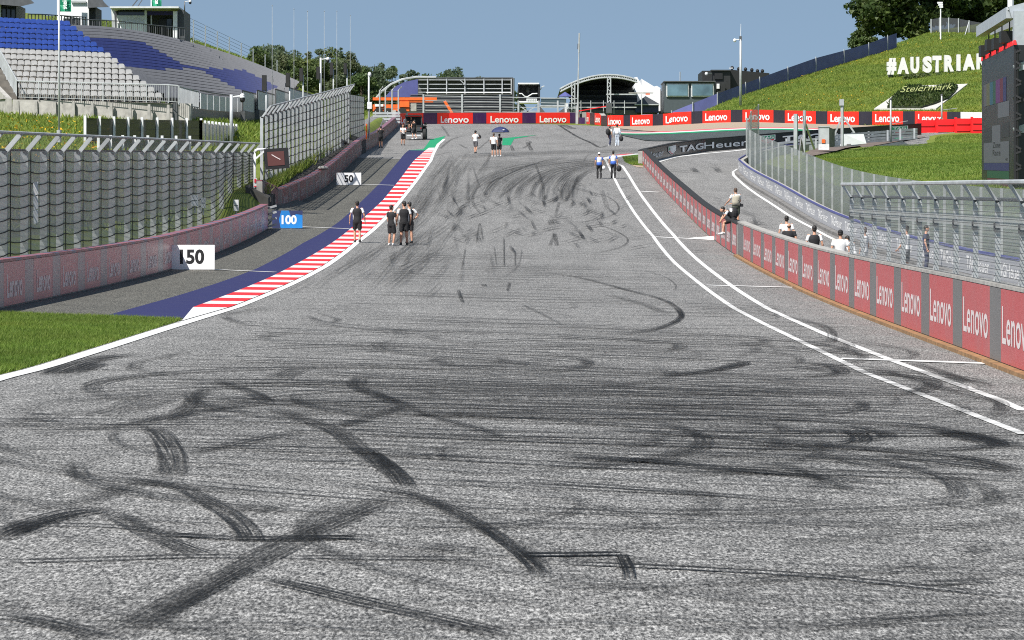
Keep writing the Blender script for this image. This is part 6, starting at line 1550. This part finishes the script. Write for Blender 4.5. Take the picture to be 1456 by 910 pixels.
    if cap:
        mb = MB(); mb.ell(hv(0,-.008,.045), (.086,.106,.085), 14, 8, M3=Hr)
        P = [hv(-.06,.085,.035),hv(.06,.085,.035),hv(.05,.17,.02),hv(-.05,.17,.02)]; mb.prism(P, (0,0,.014)); cl('cap', mb, cap)
        mb = MB(); mb.ell(hv(0,-.03,-.01), (.079,.078,.07), 12, 8, M3=Hr); cl('hair', mb, hair)
    elif not bald:
        mb = MB(); mb.ell(hv(0,-.016,.038), (.083,.100,.092), 14, 9, M3=Hr); mb.ell(hv(0,-.045,-.015), (.076,.062,.075), 12, 8, M3=Hr); cl('hair', mb, hair)
    else:
        mb = MB(); mb.ell(hv(0,-.03,-.02), (.080,.078,.050), 12, 8, M3=Hr); cl('hair', mb, hair)
    if vest:
        up = (J['neck']-J['pel']).normalized(); rt = (J['shR']-J['shL']).normalized(); fw = up.cross(rt)
        mb = MB(); mb.loft([ringz(c, rx+.034, ry+.034, 14, rt, fw) for c, rx, ry in [(J['pel'],.158,.115),(J['waist'],.145*wide,.10),(J['chest'],.17*wide,.118),(J['chest'].lerp(J['neck'],.6),.135*wide,.095)]]); cl('vest', mb, vest)
    def at(p): return Mx @ Vector(p)
    return e, J, at
def thing_at(name, mb, mats, label, cat): return top(name, mb, mats, label, cat, smooth=False)
WALK = dict(kneeL=(-.10,.14,.52), ankL=(-.10,.10,.09), kneeR=(.10,.0,.50), ankR=(.10,-.16,.12))
# --- four crew members near the kerb
person('man in black top with white sleeves walking alone on the red and white kerb', G(508,345.5), R(4), 1.84, dict(WALK, elL=(-.29,-.04,1.16), wrL=(-.30,.02,.91), elR=(.28,-.02,1.16), wrR=(.31,.10,.92)), 'cloth_black', 'cloth_white', side='cloth_white', hair='hair_dark', wide=1.06)
person('slim man in black top with white trainers, leftmost of the three standing by the kerb', G(556.5,349.5), R(-35), 1.76, dict(elL=(-.22,.02,1.15), wrL=(-.2,.13,.93), elR=(.22,.06,1.16), wrR=(.14,.2,1.02), kneeR=(.11,.08,.5)), 'cloth_black', 'cloth_black', side='cloth_white', shoe='shoe_white', hair='hair_dark', turn=-.2)
person('tall man in black top with white shoulders, middle of the three standing by the kerb', G(574.5,349), R(8), 1.92, dict(elR=(.27,.02,1.15), wrR=(.25,.15,.95), ankL=(-.13,0,.09), ankR=(.13,.02,.09)), 'cloth_black', 'cloth_white', side='cloth_white', turn=.6, wide=1.08)
person('man with his hand on his hip, half hidden behind the tall one by the kerb', G(582,346.5), R(20), 1.84, dict(elR=(.40,-.02,1.20), wrR=(.20,.04,1.02), elL=(-.24,.0,1.15)), 'cloth_black', 'cloth_white', side='cloth_white', turn=.5)
# --- camera operator, umbrella pair
e, J, at = person('cameraman in white shirt and dark shorts holding a camera on the track', G(676,218.5), R(-25), 1.78, dict(WALK, elR=(.27,.12,1.18), wrR=(.16,.34,1.24), elL=(-.25,.05,1.16), wrL=(-.12,.30,1.2)), 'cloth_white', legs='cloth_grey', cap='cloth_black')
mb = MB(); p = at((.10,.42,1.30)); mb.box(p, (.24,.5,.28)); mb.tube([p+Vector((.05,.2,0)), p+Vector((.1,.42,0))], .09, 8); mb.box(p+Vector((0,0,.2)), (.08,.3,.08)); top('video_camera', mb, 'black_plastic', 'black video camera held by the man in the white shirt', 'camera')
person('person in loose white shirt and black shorts beside the umbrella holder', G(702,223.5), R(-8), 1.80, dict(elL=(-.24,.04,1.15), wrL=(-.2,.16,.95)), 'cloth_white', hair='hair_brown', wide=1.12, shoe='shoe_white')
e, J, at = person('person in black shirt holding up a dark blue umbrella', G(710,222.5), R(15), 1.70, dict(elR=(.24,.12,1.22), wrR=(.14,.2,1.46)), 'cloth_black', shoe='shoe_white')
u = W(711.5,184,268.5)
eu = empty('umbrella', at((.14,.22,1.45)), 'open dark blue umbrella held over two people on the track', 'umbrella')
part('shaft', MB().tube([at((.14,.22,1.40)), u+Vector((0,0,.05))], .012, 6), 'steel', eu)
mb = MB(); n = 10; V = [u+Vector((0,0,.12))]
rings = [[u+Vector((r*math.cos(2*math.pi*k/n), r*math.sin(2*math.pi*k/n), z)) for k in range(n)] for r, z in ((.68,-.20),(.58,-.03),(.36,.12),(.03,.21))]
mb.loft(rings, cap=False); mb.loft([[p-Vector((0,0,.012)) for p in r_] for r_ in rings], cap=False); cn = part('canopy', mb, 'navy_fabric', eu)
part('emblem', MB().box(u+Vector((.22,-.53,-.045)), (.16,.04,.06)), 'letter_white', cn)
# --- far pair
e, J, at = person('walker in dark jacket and jeans with a black backpack, left of the far pair', G(867,208), R(-50), 1.74, dict(WALK), 'cloth_olive', 'cloth_white', legs='cloth_navy', shorts=False, shoe='shoe_white', hair='hair_brown', vest=None)
mb = MB(); p = at((0,-.22,1.25)); mb.ell(p, (.19,.17,.28), 12, 8); top('backpack', mb, 'cloth_black', 'black backpack worn by the left walker of the far pair', 'backpack', smooth=True)
e, J, at = person('walker in white and pale blue overall, right of the far pair', G(877.5,208), R(-20), 1.86, dict(kneeL=(-.09,.06,.5)), 'cloth_pale_blue', 'cloth_pale_blue', legs='cloth_pale_blue', shorts=False, shoe='shoe_white', short_sleeve=False, vest='cloth_white')
mb = MB(); p = at((.34,.05,.62)); mb.ell(p, (.17,.22,.24), 12, 8); mb.tube([p+Vector((0,-.1,.18)), p+Vector((0,0,.30)), p+Vector((0,.1,.18))], .02, 6); top('holdall', mb, 'cloth_black', 'black holdall carried by the walker in the pale overall', 'bag', smooth=True)
# --- blue and white pair
e, J, at = person('man in white cap and blue and white shirt walking away, left of the pair', G(852,254.5), R(3), 1.76, dict(WALK, elR=(.25,.03,1.15), wrR=(.25,.08,.92)), 'cloth_white', 'cloth_blue', legs='cloth_black', shorts=False, cap='cloth_white', lower='cloth_blue')
mb = MB(); p = at((.30,.10,.74)); mb.ell(p, (.14,.16,.15), 12, 8); mb.ell(p+Vector((0,.03,-.02)), (.145,.14,.06), 12, 6, mi=1); top('helmet', mb, ['cloth_white','banner_grey'], 'white racing helmet carried by the man in the white cap', 'helmet', smooth=True)
e, J, at = person('dark haired man in blue and white shirt walking away, right of the pair', G(872,254), R(-2), 1.85, dict(WALK, elL=(-.26,.02,1.15)), 'cloth_white', 'cloth_blue', legs='cloth_black', shorts=False, lower='cloth_blue')
mb = MB(); p = at((.36,.06,.64)); mb.ell(p, (.17,.20,.20), 12, 8); mb.tube([p+Vector((0,-.08,.15)), p+Vector((0,0,.28)), p+Vector((0,.08,.15))], .02, 6); top('helmet_bag', mb, 'cloth_black', 'round black helmet bag carried by the dark haired walker', 'bag', smooth=True)
# --- on and behind the pit wall
def pit(px, y, o=0): x = (px-CX)/F*y; return Vector((x, y, ground(max(x,9.95), y)+o))
pv = W(1046.5,266,168); 
e, J, at = person('man in sand coloured vest standing behind the low pit wall holding a phone', Vector((pv.x, 168, pv.z-1.84)), R(20), 1.84, dict(elL=(-.30,.10,1.18), wrL=(-.36,.30,1.05), elR=(.26,.12,1.16), wrR=(-.08,.34,1.06), neck=(0,.02,1.49), head=(0,.07,1.64)), 'cloth_white', legs='cloth_olive', vest='cloth_sand', hair='hair_brown', skin='skin')
e['label'] = 'man in sand coloured vest standing on a box behind the low pit wall'
part_box = MB().box(Vector((pv.x,168,(pv.z-1.84+ground(10.2,168))/2)), (.8,.8,max(.1,pv.z-1.84-ground(10.2,168)))); top('step_box', part_box, 'steel_dark', 'dark step box hidden behind the pit wall under the man in the vest', 'box')
mb = MB(); mb.box(at((.27,.0,.98)), (.16,.14,.14)); mb.tube([at((.27,-.02,1.0)), at((.05,-.13,1.2)), at((-.12,-.06,1.46))], .014, 5); top('camera_bag', mb, 'black_plastic', 'small black bag hanging at the hip of the man in the vest', 'bag')
wz = ground(9.4,157.5)+HR(0)*.0+1.33
pb = W(1050,320,157.5); sit = Vector((9.62,157.5,wz-.86))
e, J, at = person('man in black shorts sitting bent forward on top of the pit wall', sit, R(95), 1.82, dict(pel=(0,0,.92), hipL=(-.10,.02,.90), hipR=(.10,.02,.90), kneeL=(-.13,.43,.84), kneeR=(.12,.44,.80), ankL=(-.13,.50,.38), ankR=(.10,.42,.36), waist=(0,.07,1.06), chest=(0,.22,1.22), neck=(0,.38,1.32), head=(0,.50,1.37), shL=(-.19,.30,1.29), shR=(.19,.30,1.29), elL=(-.22,.45,1.06), elR=(.22,.46,1.06), wrL=(-.12,.56,.90), wrR=(.12,.56,.90)), 'cloth_black', 'cloth_white', legs='cloth_black', shoe='shoe_white', hair='hair_dark')
mb = MB(); p = at((0,.02,1.20)); mb.ell(p, (.22,.20,.27), 12, 8); mb.box(p+Vector((-.12,-.12,.14)), (.12,.10,.16), mi=1); top('backpack', mb, ['cloth_black','cloth_white'], 'bulky black backpack on the man sitting on the wall', 'backpack', smooth=False)
person('balding man in black shirt leaning at the pit wall', pit(1122,132), R(-10), 1.66, dict(), 'cloth_black', hair='hair_brown', bald=True, wide=1.1)
person('dark haired man in white shirt behind the balding one at the pit wall', pit(1118.5,137), R(-6), 1.82, dict(), 'cloth_white', hair='hair_dark', wide=1.05)
person('man in black top with white sleeves standing alone at the red pit wall', pit(1158,121.5), R(2), 1.80, dict(elL=(-.27,.02,1.15), wrL=(-.26,.1,.93)), 'cloth_black', 'cloth_white', hair='hair_dark', wide=1.03)
person('person in white T-shirt, jeans and black cap at the end of the steel fence', pit(1195,114.5), R(-4), 1.80, dict(), 'cloth_white', legs='cloth_denim', shorts=False, cap='cloth_black', wide=1.08)
person('person in white shirt bending forward behind the first bay of the steel fence', pit(1213,118), R(30), 1.66, dict(waist=(0,.06,1.1), chest=(0,.18,1.27), neck=(0,.28,1.40), head=(0,.36,1.52), shL=(-.185,.24,1.36), shR=(.185,.24,1.36), elL=(-.24,.36,1.1), elR=(.24,.36,1.1), wrL=(-.16,.5,.95), wrR=(.16,.5,.95)), 'cloth_white', legs='cloth_grey')
person('person in white top and trousers standing behind the second bay of the steel fence', pit(1229,122), R(60), 1.74, dict(), 'cloth_white', legs='cloth_white', shorts=False, hair='hair_brown')
person('man in white T-shirt and grey shorts seen side on through the steel fence', pit(1288.5,121), R(70), 1.82, dict(WALK, elL=(-.24,.06,1.16), wrL=(-.18,.22,1.0)), 'cloth_white', legs='cloth_grey', hair='hair_dark', shoe='cloth_orange')
person('person in dark clothes far back behind the steel fence', pit(1317,128), R(-100), 1.66, dict(), 'cloth_navy', legs='cloth_navy', shorts=False)
# --- left: photographer and truck crew
e, J, at = person('photographer in black standing against the stained wall with a camera', G(541.5,210.5), R(25), 1.78, dict(elL=(-.28,.16,1.26), wrL=(-.1,.30,1.40), elR=(.28,.16,1.26), wrR=(.08,.30,1.40)), 'cloth_black', legs='cloth_black', cap='cloth_black')
mb = MB(); p = at((0,.40,1.45)); mb.box(p, (.16,.14,.14)); mb.tube([p, p+Vector((.0,.25,0))], .06, 8); top('photo_camera', mb, 'black_plastic', 'camera raised by the photographer at the stained wall', 'camera')
tp = G(588,199)
person('crew member in white shirt with orange strap in front of the black truck', G(573,207), R(-165), 1.80, dict(elL=(-.24,.12,1.16), wrL=(-.08,.26,1.12), elR=(.24,.12,1.16), wrR=(.08,.26,1.12)), 'cloth_white', legs='cloth_black', vest=None, hair='hair_brown', side='cloth_orange')
person('crew member in black with one bare leg leaning on the open truck', tp+Vector((.15,-2.1,0)), R(55), 1.76, dict(WALK, elL=(-.24,.16,1.2), wrL=(-.2,.38,1.15)), 'cloth_black', legs='cloth_black', shoe='shoe_white')
# --- the off road truck, seen from behind
T = tp+Vector((0,0,0)); e = empty('off_road_truck', T, 'black off road truck with big tyres and raised tailgate parked by the wall', 'truck')
q = lambda x, y, z: T+Vector((x,y,z))
part('bed', MB().box(q(0,.9,1.02), (1.62,2.2,.62)), 'black_cladding', e); part('tail_panel', MB().box(q(0,-.24,.98), (1.5,.08,.36)), 'anthracite', e)
part('cab', MB().loft([[q(-.82,.6,1.3),q(.82,.6,1.3),q(.82,2.6,1.3),q(-.82,2.6,1.3)],[q(-.70,.8,2.02),q(.70,.8,2.02),q(.70,2.2,2.02),q(-.70,2.2,2.02)]]), 'black_plastic', e)
part('roof', MB().box(q(0,1.4,2.08), (1.5,1.7,.08)), 'black_cladding', e); part('tailgate', MB().loft([[q(-.80,-.55,2.12),q(.72,-.55,2.12),q(.70,.8,2.16),q(-.76,.8,2.16)],[q(-.80,-.55,2.2),q(.72,-.55,2.2),q(.70,.8,2.24),q(-.76,.8,2.24)]]), 'black_plastic', e)
part('dark_fill', MB().box(q(0,1.15,1.62), (1.46,1.0,.86)), 'black_plastic', e); part('bonnet', MB().box(q(0,3.2,1.15), (1.5,1.4,.5)), 'black_cladding', e)  # solid black box added to fill the open back with darkness
for s in (-1,1): part('strut', MB().bar(q(s*.72,-.3,1.3), q(s*.7,-.4,2.12), .06), 'steel_dark', e); part('tail_lamp', MB().box(q(s*.66,-.30,1.05), (.10,.04,.07)), 'tag_red', e)
part('bumper', MB().box(q(0,-.34,.60), (1.3,.16,.20)), 'anthracite', e); part('skid_bar', MB().bar(q(-.6,-.36,.40), q(.65,-.36,.40), .07), 'white_metal', e); part('number_plate', MB().box(q(.05,-.44,.74), (.46,.02,.11)), 'banner_grey', e)
for s in (-1,1):
    for y in (.3,3.0):
        w = MB(); c = q(s*.97,y,.58); a = Vector((s*.17,0,0))
        w.tube([c-a, c-a*.7, c+a*.7, c+a], [.48,.58,.58,.48], 18); wh = part('wheel', w, 'tyre_black', e)
        part('rim', MB().tube([c+a*.9, c+a*1.04], .28, 12), 'steel_dark', wh)
        part('fender', MB().box(q(s*.95,y,1.26), (.36,1.1,.08)), 'black_plastic', e)
part('mirror', MB().box(q(1.05,1.3,1.5), (.24,.12,.2)), 'black_plastic', e)
person('bare headed crew member sitting inside the open back of the black truck', tp+Vector((-.2,-.1,.9)), R(170), 1.72, dict(pel=(0,0,.45), hipL=(-.1,0,.45), hipR=(.1,0,.45), kneeL=(-.12,.4,.47), kneeR=(.12,.4,.47), ankL=(-.12,.42,.1), ankR=(.12,.42,.1), waist=(0,.02,.6), chest=(0,.04,.8), neck=(0,.05,.97), head=(0,.07,1.12), shL=(-.18,.04,.92), shR=(.18,.04,.92), elL=(-.26,.18,.7), elR=(.26,.2,.74), wrL=(-.2,.4,.62), wrR=(.3,.42,.72)), 'cloth_black', legs='cloth_black')
# ================================================================== VEGETATION
def tri_mesh(name, V, T_, tone, mat):
    """V (n,3,3) triangles"""
    n = len(V); me = bpy.data.meshes.new(name); me.vertices.add(n*3); me.loops.add(n*3); me.polygons.add(n)
    me.vertices.foreach_set('co', V.reshape(-1).astype('f')); me.loops.foreach_set('vertex_index', np.arange(n*3)); me.polygons.foreach_set('loop_start', np.arange(0,n*3,3)); me.polygons.foreach_set('loop_total', np.full(n,3))
    a = me.attributes.new('tone', 'FLOAT', 'POINT'); a.data.foreach_set('value', np.repeat(tone,3).astype('f'))
    me.materials.append(M[mat]); me.update(); me.validate(); return me
def blades(name, pts, hmin, hmax, width, mat, lean=.5, kind='stuff'):
    """grass blades: thin leaning triangles; pts (n,3)"""
    P = np.array(pts); n = len(P); ang = rng.uniform(0,6.283,n); h = rng.uniform(hmin,hmax,n); w = width*rng.uniform(.6,1.3,n)
    dx, dy = np.cos(ang)*w/2, np.sin(ang)*w/2
    tip = P+np.stack([rng.normal(0,lean,n)*h, rng.normal(0,lean,n)*h, h],1)
    V = np.stack([P+np.stack([dx,dy,0*dx],1), P-np.stack([dx,dy,0*dx],1), tip],1)
    return top(name, tri_mesh(name, V, None, rng.random(n), mat), None, kind=kind, fix=False)
def scatter(n, fx, fy, ok):
    out = []; k = 0
    while len(out) < n and k < n*8:
        k += 1; x, y = fx(), fy()
        if ok(x, y): out.append((x, y, ground(x, y)))
    return out
U = random.Random(5)
gtop = G(0,447).y
# mown grass by the track, bottom left
pts = scatter(95000, lambda: U.uniform(-13.6,-5.0), lambda: U.uniform(56,gtop+1.0), lambda x, y: x < pl(y, E_white_in)-.12+U.uniform(-.06,.05) and y < gtop-.35+U.uniform(-.3,.35)+pl(x, [(-12,.3),(-8,-.6)]) and CX+F*x/y > -30 and not (x < -12.25))
blades('verge_grass', pts, .05, .13, .022, 'blade_lawn')
gp_ = [(x, y) for x, y in ()]
# grass bank right of the pit lane
pts = scatter(120000, lambda: U.uniform(15.9,42), lambda: 100+210*U.random()**1.0, lambda x, y: x > pit_in(y)+.5 and 1140 < CX+F*x/y < 1480 and not (y > 235 and HY-F*ground(x,y)/y < pl(CX+F*x/y, [(1154,224),(1188,217),(1243,209),(1324,194.5),(1420,189)])))
blades('bank_grass', pts, .05, .13, .05, 'blade_lawn')
# hill meadow on the right with flowers
pts = scatter(120000, lambda: U.uniform(17,60), lambda: U.uniform(316,446), lambda x, y: Yb(x)+.6 < y < Yf(x)-.3 and CX+F*x/y < 1470 and not pip(CX+F*x/y, HY-F*ground(x,y)/y, [(1240,157),(1289,122.5),(1379,119),(1334,157)]))
blades('hill_meadow', pts, .08, .24, .09, 'blade_meadow')
cl_ = [(U.uniform(20,56), U.uniform(330,436), U.uniform(.8,3.5)) for k in range(46)]
fl = []
for cx, cy, r in cl_:
    for k in range(int(9*r)):
        x, y = U.gauss(cx,r), U.gauss(cy,r*1.6)
        if Yb(x)+1 < y < Yf(x)-1: fl.append((x, y, ground(x,y)+.14))
blades('hill_flowers', fl, .05, .10, .12, 'flower_yellow', 1.2)
# rough meadow on the left bank
pts = scatter(95000, lambda: -14.9-U.random()**1.1*32, lambda: 100+330*U.random()**.9, lambda x, y: CX+F*x/y > -25 and (x < -15.2) and HY-F*ground(x,y)/y < 330)
blades('bank_meadow', pts, .14, .42, .13, 'blade_meadow')
cl_ = [(U.uniform(-32,-17), U.uniform(140,230), U.uniform(.5,1.8)) for k in range(60)]
fl = []
for cx, cy, r in cl_:
    for k in range(int(14*r)):
        x, y = U.gauss(cx,r), U.gauss(cy,r*1.5)
        if x < -16: fl.append((x, y, ground(x,y)+.25))
blades('bank_flowers', fl, .05, .12, .13, 'flower_yellow', 1.2)
# tall weeds at the foot of the hillside fence
pts = []
for k in range(16000):
    t = U.random(); y = 186+80*t; x = pl(y, [(186,-12.9),(258,-12.35),(270,-12.3)])+U.gauss(0,.16)
    zt = zb2(0)+(zb2(24)-zb2(0))*((y-188)/70); pts.append((x, y, max(ground(x,y), zt-.35)))
blades('fence_weeds', pts, .2, .75, .10, 'blade_meadow', .35)
# verge around the grass wedge
pts = scatter(5000, lambda: U.uniform(6.0,9.4), lambda: U.uniform(250,272), lambda x, y: pip(CX+F*x/y, HY-F*ground(x,y)/y, [(884,222),(914,219.5),(914.5,236),(897,234.5),(889,231)]))
blades('wedge_grass', pts, .06, .14, .06, 'blade_lawn')
# dark planting in the flower bed
hp = [(1261.5,155.8),(1266,145),(1278,134),(1291,125.6),(1300,125),(1307,125),(1316,127.5),(1325,129.4),(1333,127),(1340,124.5),(1350,123.4),(1359,124),(1362,126),(1358,133),(1349,142),(1330,150),(1310,155.9)]
fb = next(o for o in bpy.data.objects if o.name == 'flower_bed')
bp_ = []
while len(bp_) < 2600:
    q = (U.uniform(1260,1363), U.uniform(123,156))
    if pip(q[0], q[1], hp): bp_.append(tuple(hillpt(q[0], q[1], .28)))
Pb = np.array(bp_); nb = len(Pb); an_ = rng.uniform(0,6.283,nb); hh_ = rng.uniform(.08,.34,nb)
Vb = np.stack([Pb+np.stack([np.cos(an_)*.14,np.sin(an_)*.14,0*an_],1), Pb-np.stack([np.cos(an_)*.14,np.sin(an_)*.14,0*an_],1), Pb+np.stack([rng.normal(0,.12,nb),rng.normal(0,.12,nb),hh_],1)],1)
part('foliage', tri_mesh('foliage', Vb, None, rng.random(nb), 'leaf_dark'), None, fb, fix=False)
# ------------------------------------------------------------------ trees
def leafcloud(n, blobs, size, mat, name, squash=.8):
    """leaf sprays spread through overlapping clumps"""
    V = []; tone = []
    per = [max(1, int(n*b[3]**2/sum(q[3]**2 for q in blobs))) for b in blobs]
    for (x, y, z, r), k in zip(blobs, per):
        d = rng.normal(0,1,(k,3)); d /= np.linalg.norm(d,axis=1)[:,None]; rad = r*rng.random(k)**.42
        c = np.array([x,y,z])+d*rad[:,None]*np.array([1,1,squash])
        a = rng.normal(0,1,(k,3)); a /= np.linalg.norm(a,axis=1)[:,None]; b = np.cross(a, rng.normal(0,1,(k,3))); b /= np.linalg.norm(b,axis=1)[:,None]
        s = size*rng.uniform(.6,1.4,k)[:,None]
        V.append(np.stack([c+a*s, c-a*s*.5+b*s*.7, c-a*s*.5-b*s*.7],1)); tone.append(np.clip(rng.random(k)*.8+.2*rng.random(),0,1))
    return tri_mesh(name, np.concatenate(V), None, np.concatenate(tone), mat)
def tree(label, base, h, w, kind, mat, n=2600, size=.34, group=None, seed=0, lowest=.25):
    q = random.Random(seed); e = empty('pine_tree' if kind == 'pine' else 'leafy_tree', base, label, 'tree', group)
    B = Vector(base)
    mb = MB(); lean = q.uniform(-.04,.04)*h
    mb.tube([B-Vector((0,0,.5)), B+Vector((lean*.4,0,h*.4)), B+Vector((lean,0,h*.93))], [h*.022+.06, h*.015+.04, .03], 8)
    blobs = []
    if kind == 'pine':
        m_ = 40
        for k in range(m_):
            t = lowest+(1-lowest)*((k+.5)/m_); rr_ = w/2*(1-t)**.6*1.15+.15; an = k*2.4+q.random()
            off = rr_*q.uniform(.25,.8); c = B+Vector((lean*t+off*math.cos(an), off*math.sin(an), h*t*.98))
            blobs.append((c.x,c.y,c.z, rr_*q.uniform(.28,.46)+.25)); mb.tube([B+Vector((lean*t,0,h*t-.3)), c], [.07,.02], 5)
        sq_ = .62
    else:
        m_ = 34
        for k in range(m_):
            th, ph = q.uniform(0,6.28), math.acos(q.uniform(-1,1)); rr_ = q.uniform(.45,1.0)
            c = B+Vector((math.cos(th)*math.sin(ph)*w*.42*rr_, math.sin(th)*math.sin(ph)*w*.42*rr_, h*(lowest+(1-lowest)*.48)+math.cos(ph)*h*(1-lowest)*.50*rr_))
            blobs.append((c.x,c.y,c.z, w*q.uniform(.10,.20)))
            if k % 3 == 0: mb.tube([B+Vector((0,0,h*.3)), B.lerp(c,.6)+Vector((0,0,h*.12)), c], [.12,.07,.02], 5)
        sq_ = .8
    part('trunk', mb, 'bark', e, fix=False)
    part('crown', leafcloud(n, blobs, size, mat, 'crown', sq_), None, e, fix=False)
    return e
plain('bark', (.06,.045,.032), .9, var=.35, scale=3)
def tr(px, top_y, wpx, d, kind, mat, lab, n=2400, size=.34, seed=0, group='trees behind the hill', hmin=12):
    k = d/F; t = W(px, top_y, d); gz = ground(t.x, d); h = max(hmin, t.z-gz); return tree(lab, Vector((t.x, d, t.z-h)), h, wpx*k, kind, mat, n, size, group, seed)
nm = ['broad','slim','ragged','bushy','dark','pale','tall','low','sparse','dense']
spec = [(366,78,20,560,'leafy','leaf_mid','low bushy tree at the foot of the wire fence'),(381,66,30,600,'leafy','leaf_dark','broad tree just right of the first flagpole'),(400,68,26,590,'leafy','leaf_dark','tree with a split top between first and second flagpoles'),(421,84,24,570,'leafy','leaf_mid','roundish tree behind the second flagpole'),(441,80,22,610,'pine','leaf_dark','dark tree behind the third flagpole'),(453,76,20,600,'leafy','leaf_mid','slim tree hidden behind the slim white camera pole'),(468,78,26,590,'leafy','leaf_dark','dark tree left of the fourth loudspeaker column'),(484,75,28,600,'pine','leaf_dark','tallest dark tree between the last two flagpoles'),(498,76,26,570,'leafy','leaf_dark','dense dark tree behind the last flagpole'),(514,98,24,560,'leafy','leaf_mid','bushy tree at the end of the pale hilltop fence'),
    (532,92,26,590,'leafy','leaf_mid','bushy tree right of the white camera pole with the orange foot'),(545,92,20,600,'leafy','leaf_dark','slim tree above the arched rail of the dark stand'),(562,99,20,620,'leafy','leaf_mid','small round tree above the blue drape'),(583,96,18,640,'leafy','leaf_dark','small tree peeping over the left end of the dark stand roof'),(597,103,12,640,'pine','leaf_mid','tiny treetop left of the twin trees over the stand'),(622,97,26,640,'leafy','leaf_mid','left one of the twin trees over the dark stand roof'),(633,98,16,650,'leafy','leaf_mid','thin tree wedged between the twin trees'),(652,95,24,640,'leafy','leaf_dark','right one of the twin trees over the dark stand roof'),(668,107,12,650,'leafy','leaf_mid','treetop just showing over the middle of the stand roof'),(686,104,18,650,'leafy','leaf_mid','low treetop over the right half of the stand roof'),
    (350,84,14,600,'leafy','leaf_mid','small tree seen through the wire fence on the slope'),(326,78,10,580,'leafy','leaf_mid','small pointed tree seen through the middle of the wire fence'),(274,48,10,420,'leafy','leaf_mid','little bush tree beside the control cabin'),(733,118,10,600,'leafy','leaf_dark','tree behind the left edge of the scaffold tower')]
for i, (px, ty, w, d, kd, mt, lab) in enumerate(spec): tr(px, ty-(9 if 340 < px < 550 else 2), w*(2.7 if kd == 'leafy' else 1.9), d, kd, 'leaf_hazed' if i % 3 else 'leaf_mid', lab, 8000 if w > 15 else 3600, .21, i)
# big trees on the right hill
def bigtree(lab, px, top_y, base_y, wpx, d, mat, n, size, seed):
    t = W(px, top_y, d); b = W(px, base_y, d); return tree(lab, b, t.z-b.z, wpx/F*d, 'leafy', mat, n, size, 'large trees on the right hill', seed, .05)
bigtree('huge dark tree overhanging the top end of the blue screen', 1262, -60, 68, 128, 452, 'leaf_dark', 11000, .34, 91)
bigtree('huge dark tree standing behind the floodlight', 1318, -70, 60, 120, 462, 'leaf_dark', 9000, .36, 92)
bigtree('dark tree behind the netting fence, partly hidden by the gantry', 1385, -60, 52, 120, 470, 'leaf_dark', 9000, .36, 93)
bigtree('dark tree at the far right edge above the screen gantry', 1450, -50, 60, 100, 475, 'leaf_dark', 6000, .38, 94)
bigtree('pale leaved small tree behind the blue screen', 1228, 38, 84, 44, 470, 'leaf_pale', 2600, .26, 95)
# low shrubs under the white letters
for i, (px, py) in enumerate(((1290,113),(1300,112),(1312,112),(1322,111.5),(1334,111),(1352,109.5),(1368,108),(1380,107.5))):
    g = W(px, py+2, 381); e = empty('shrub', g, ('small green shrub under the letter U, left part','small green shrub under the right of letter U','small green shrub under the letter S','small green shrub between letters S and T','small green shrub right of letter T','small green shrub under the letter R','small green shrub under the letter I','small green shrub under the last letter A')[i], 'shrub', 'shrubs under the hill letters')
    part('foliage', leafcloud(160, [(g.x+U.uniform(-.3,.3), 381+U.uniform(-.3,.3), g.z+.35, .45) for k in range(3)], .14, 'leaf_mid', 'foliage'), None, e, fix=False); part('stem', MB().tube([g-Vector((0,0,.2)), g+Vector((0,0,.5))], .03, 5), 'bark', e)
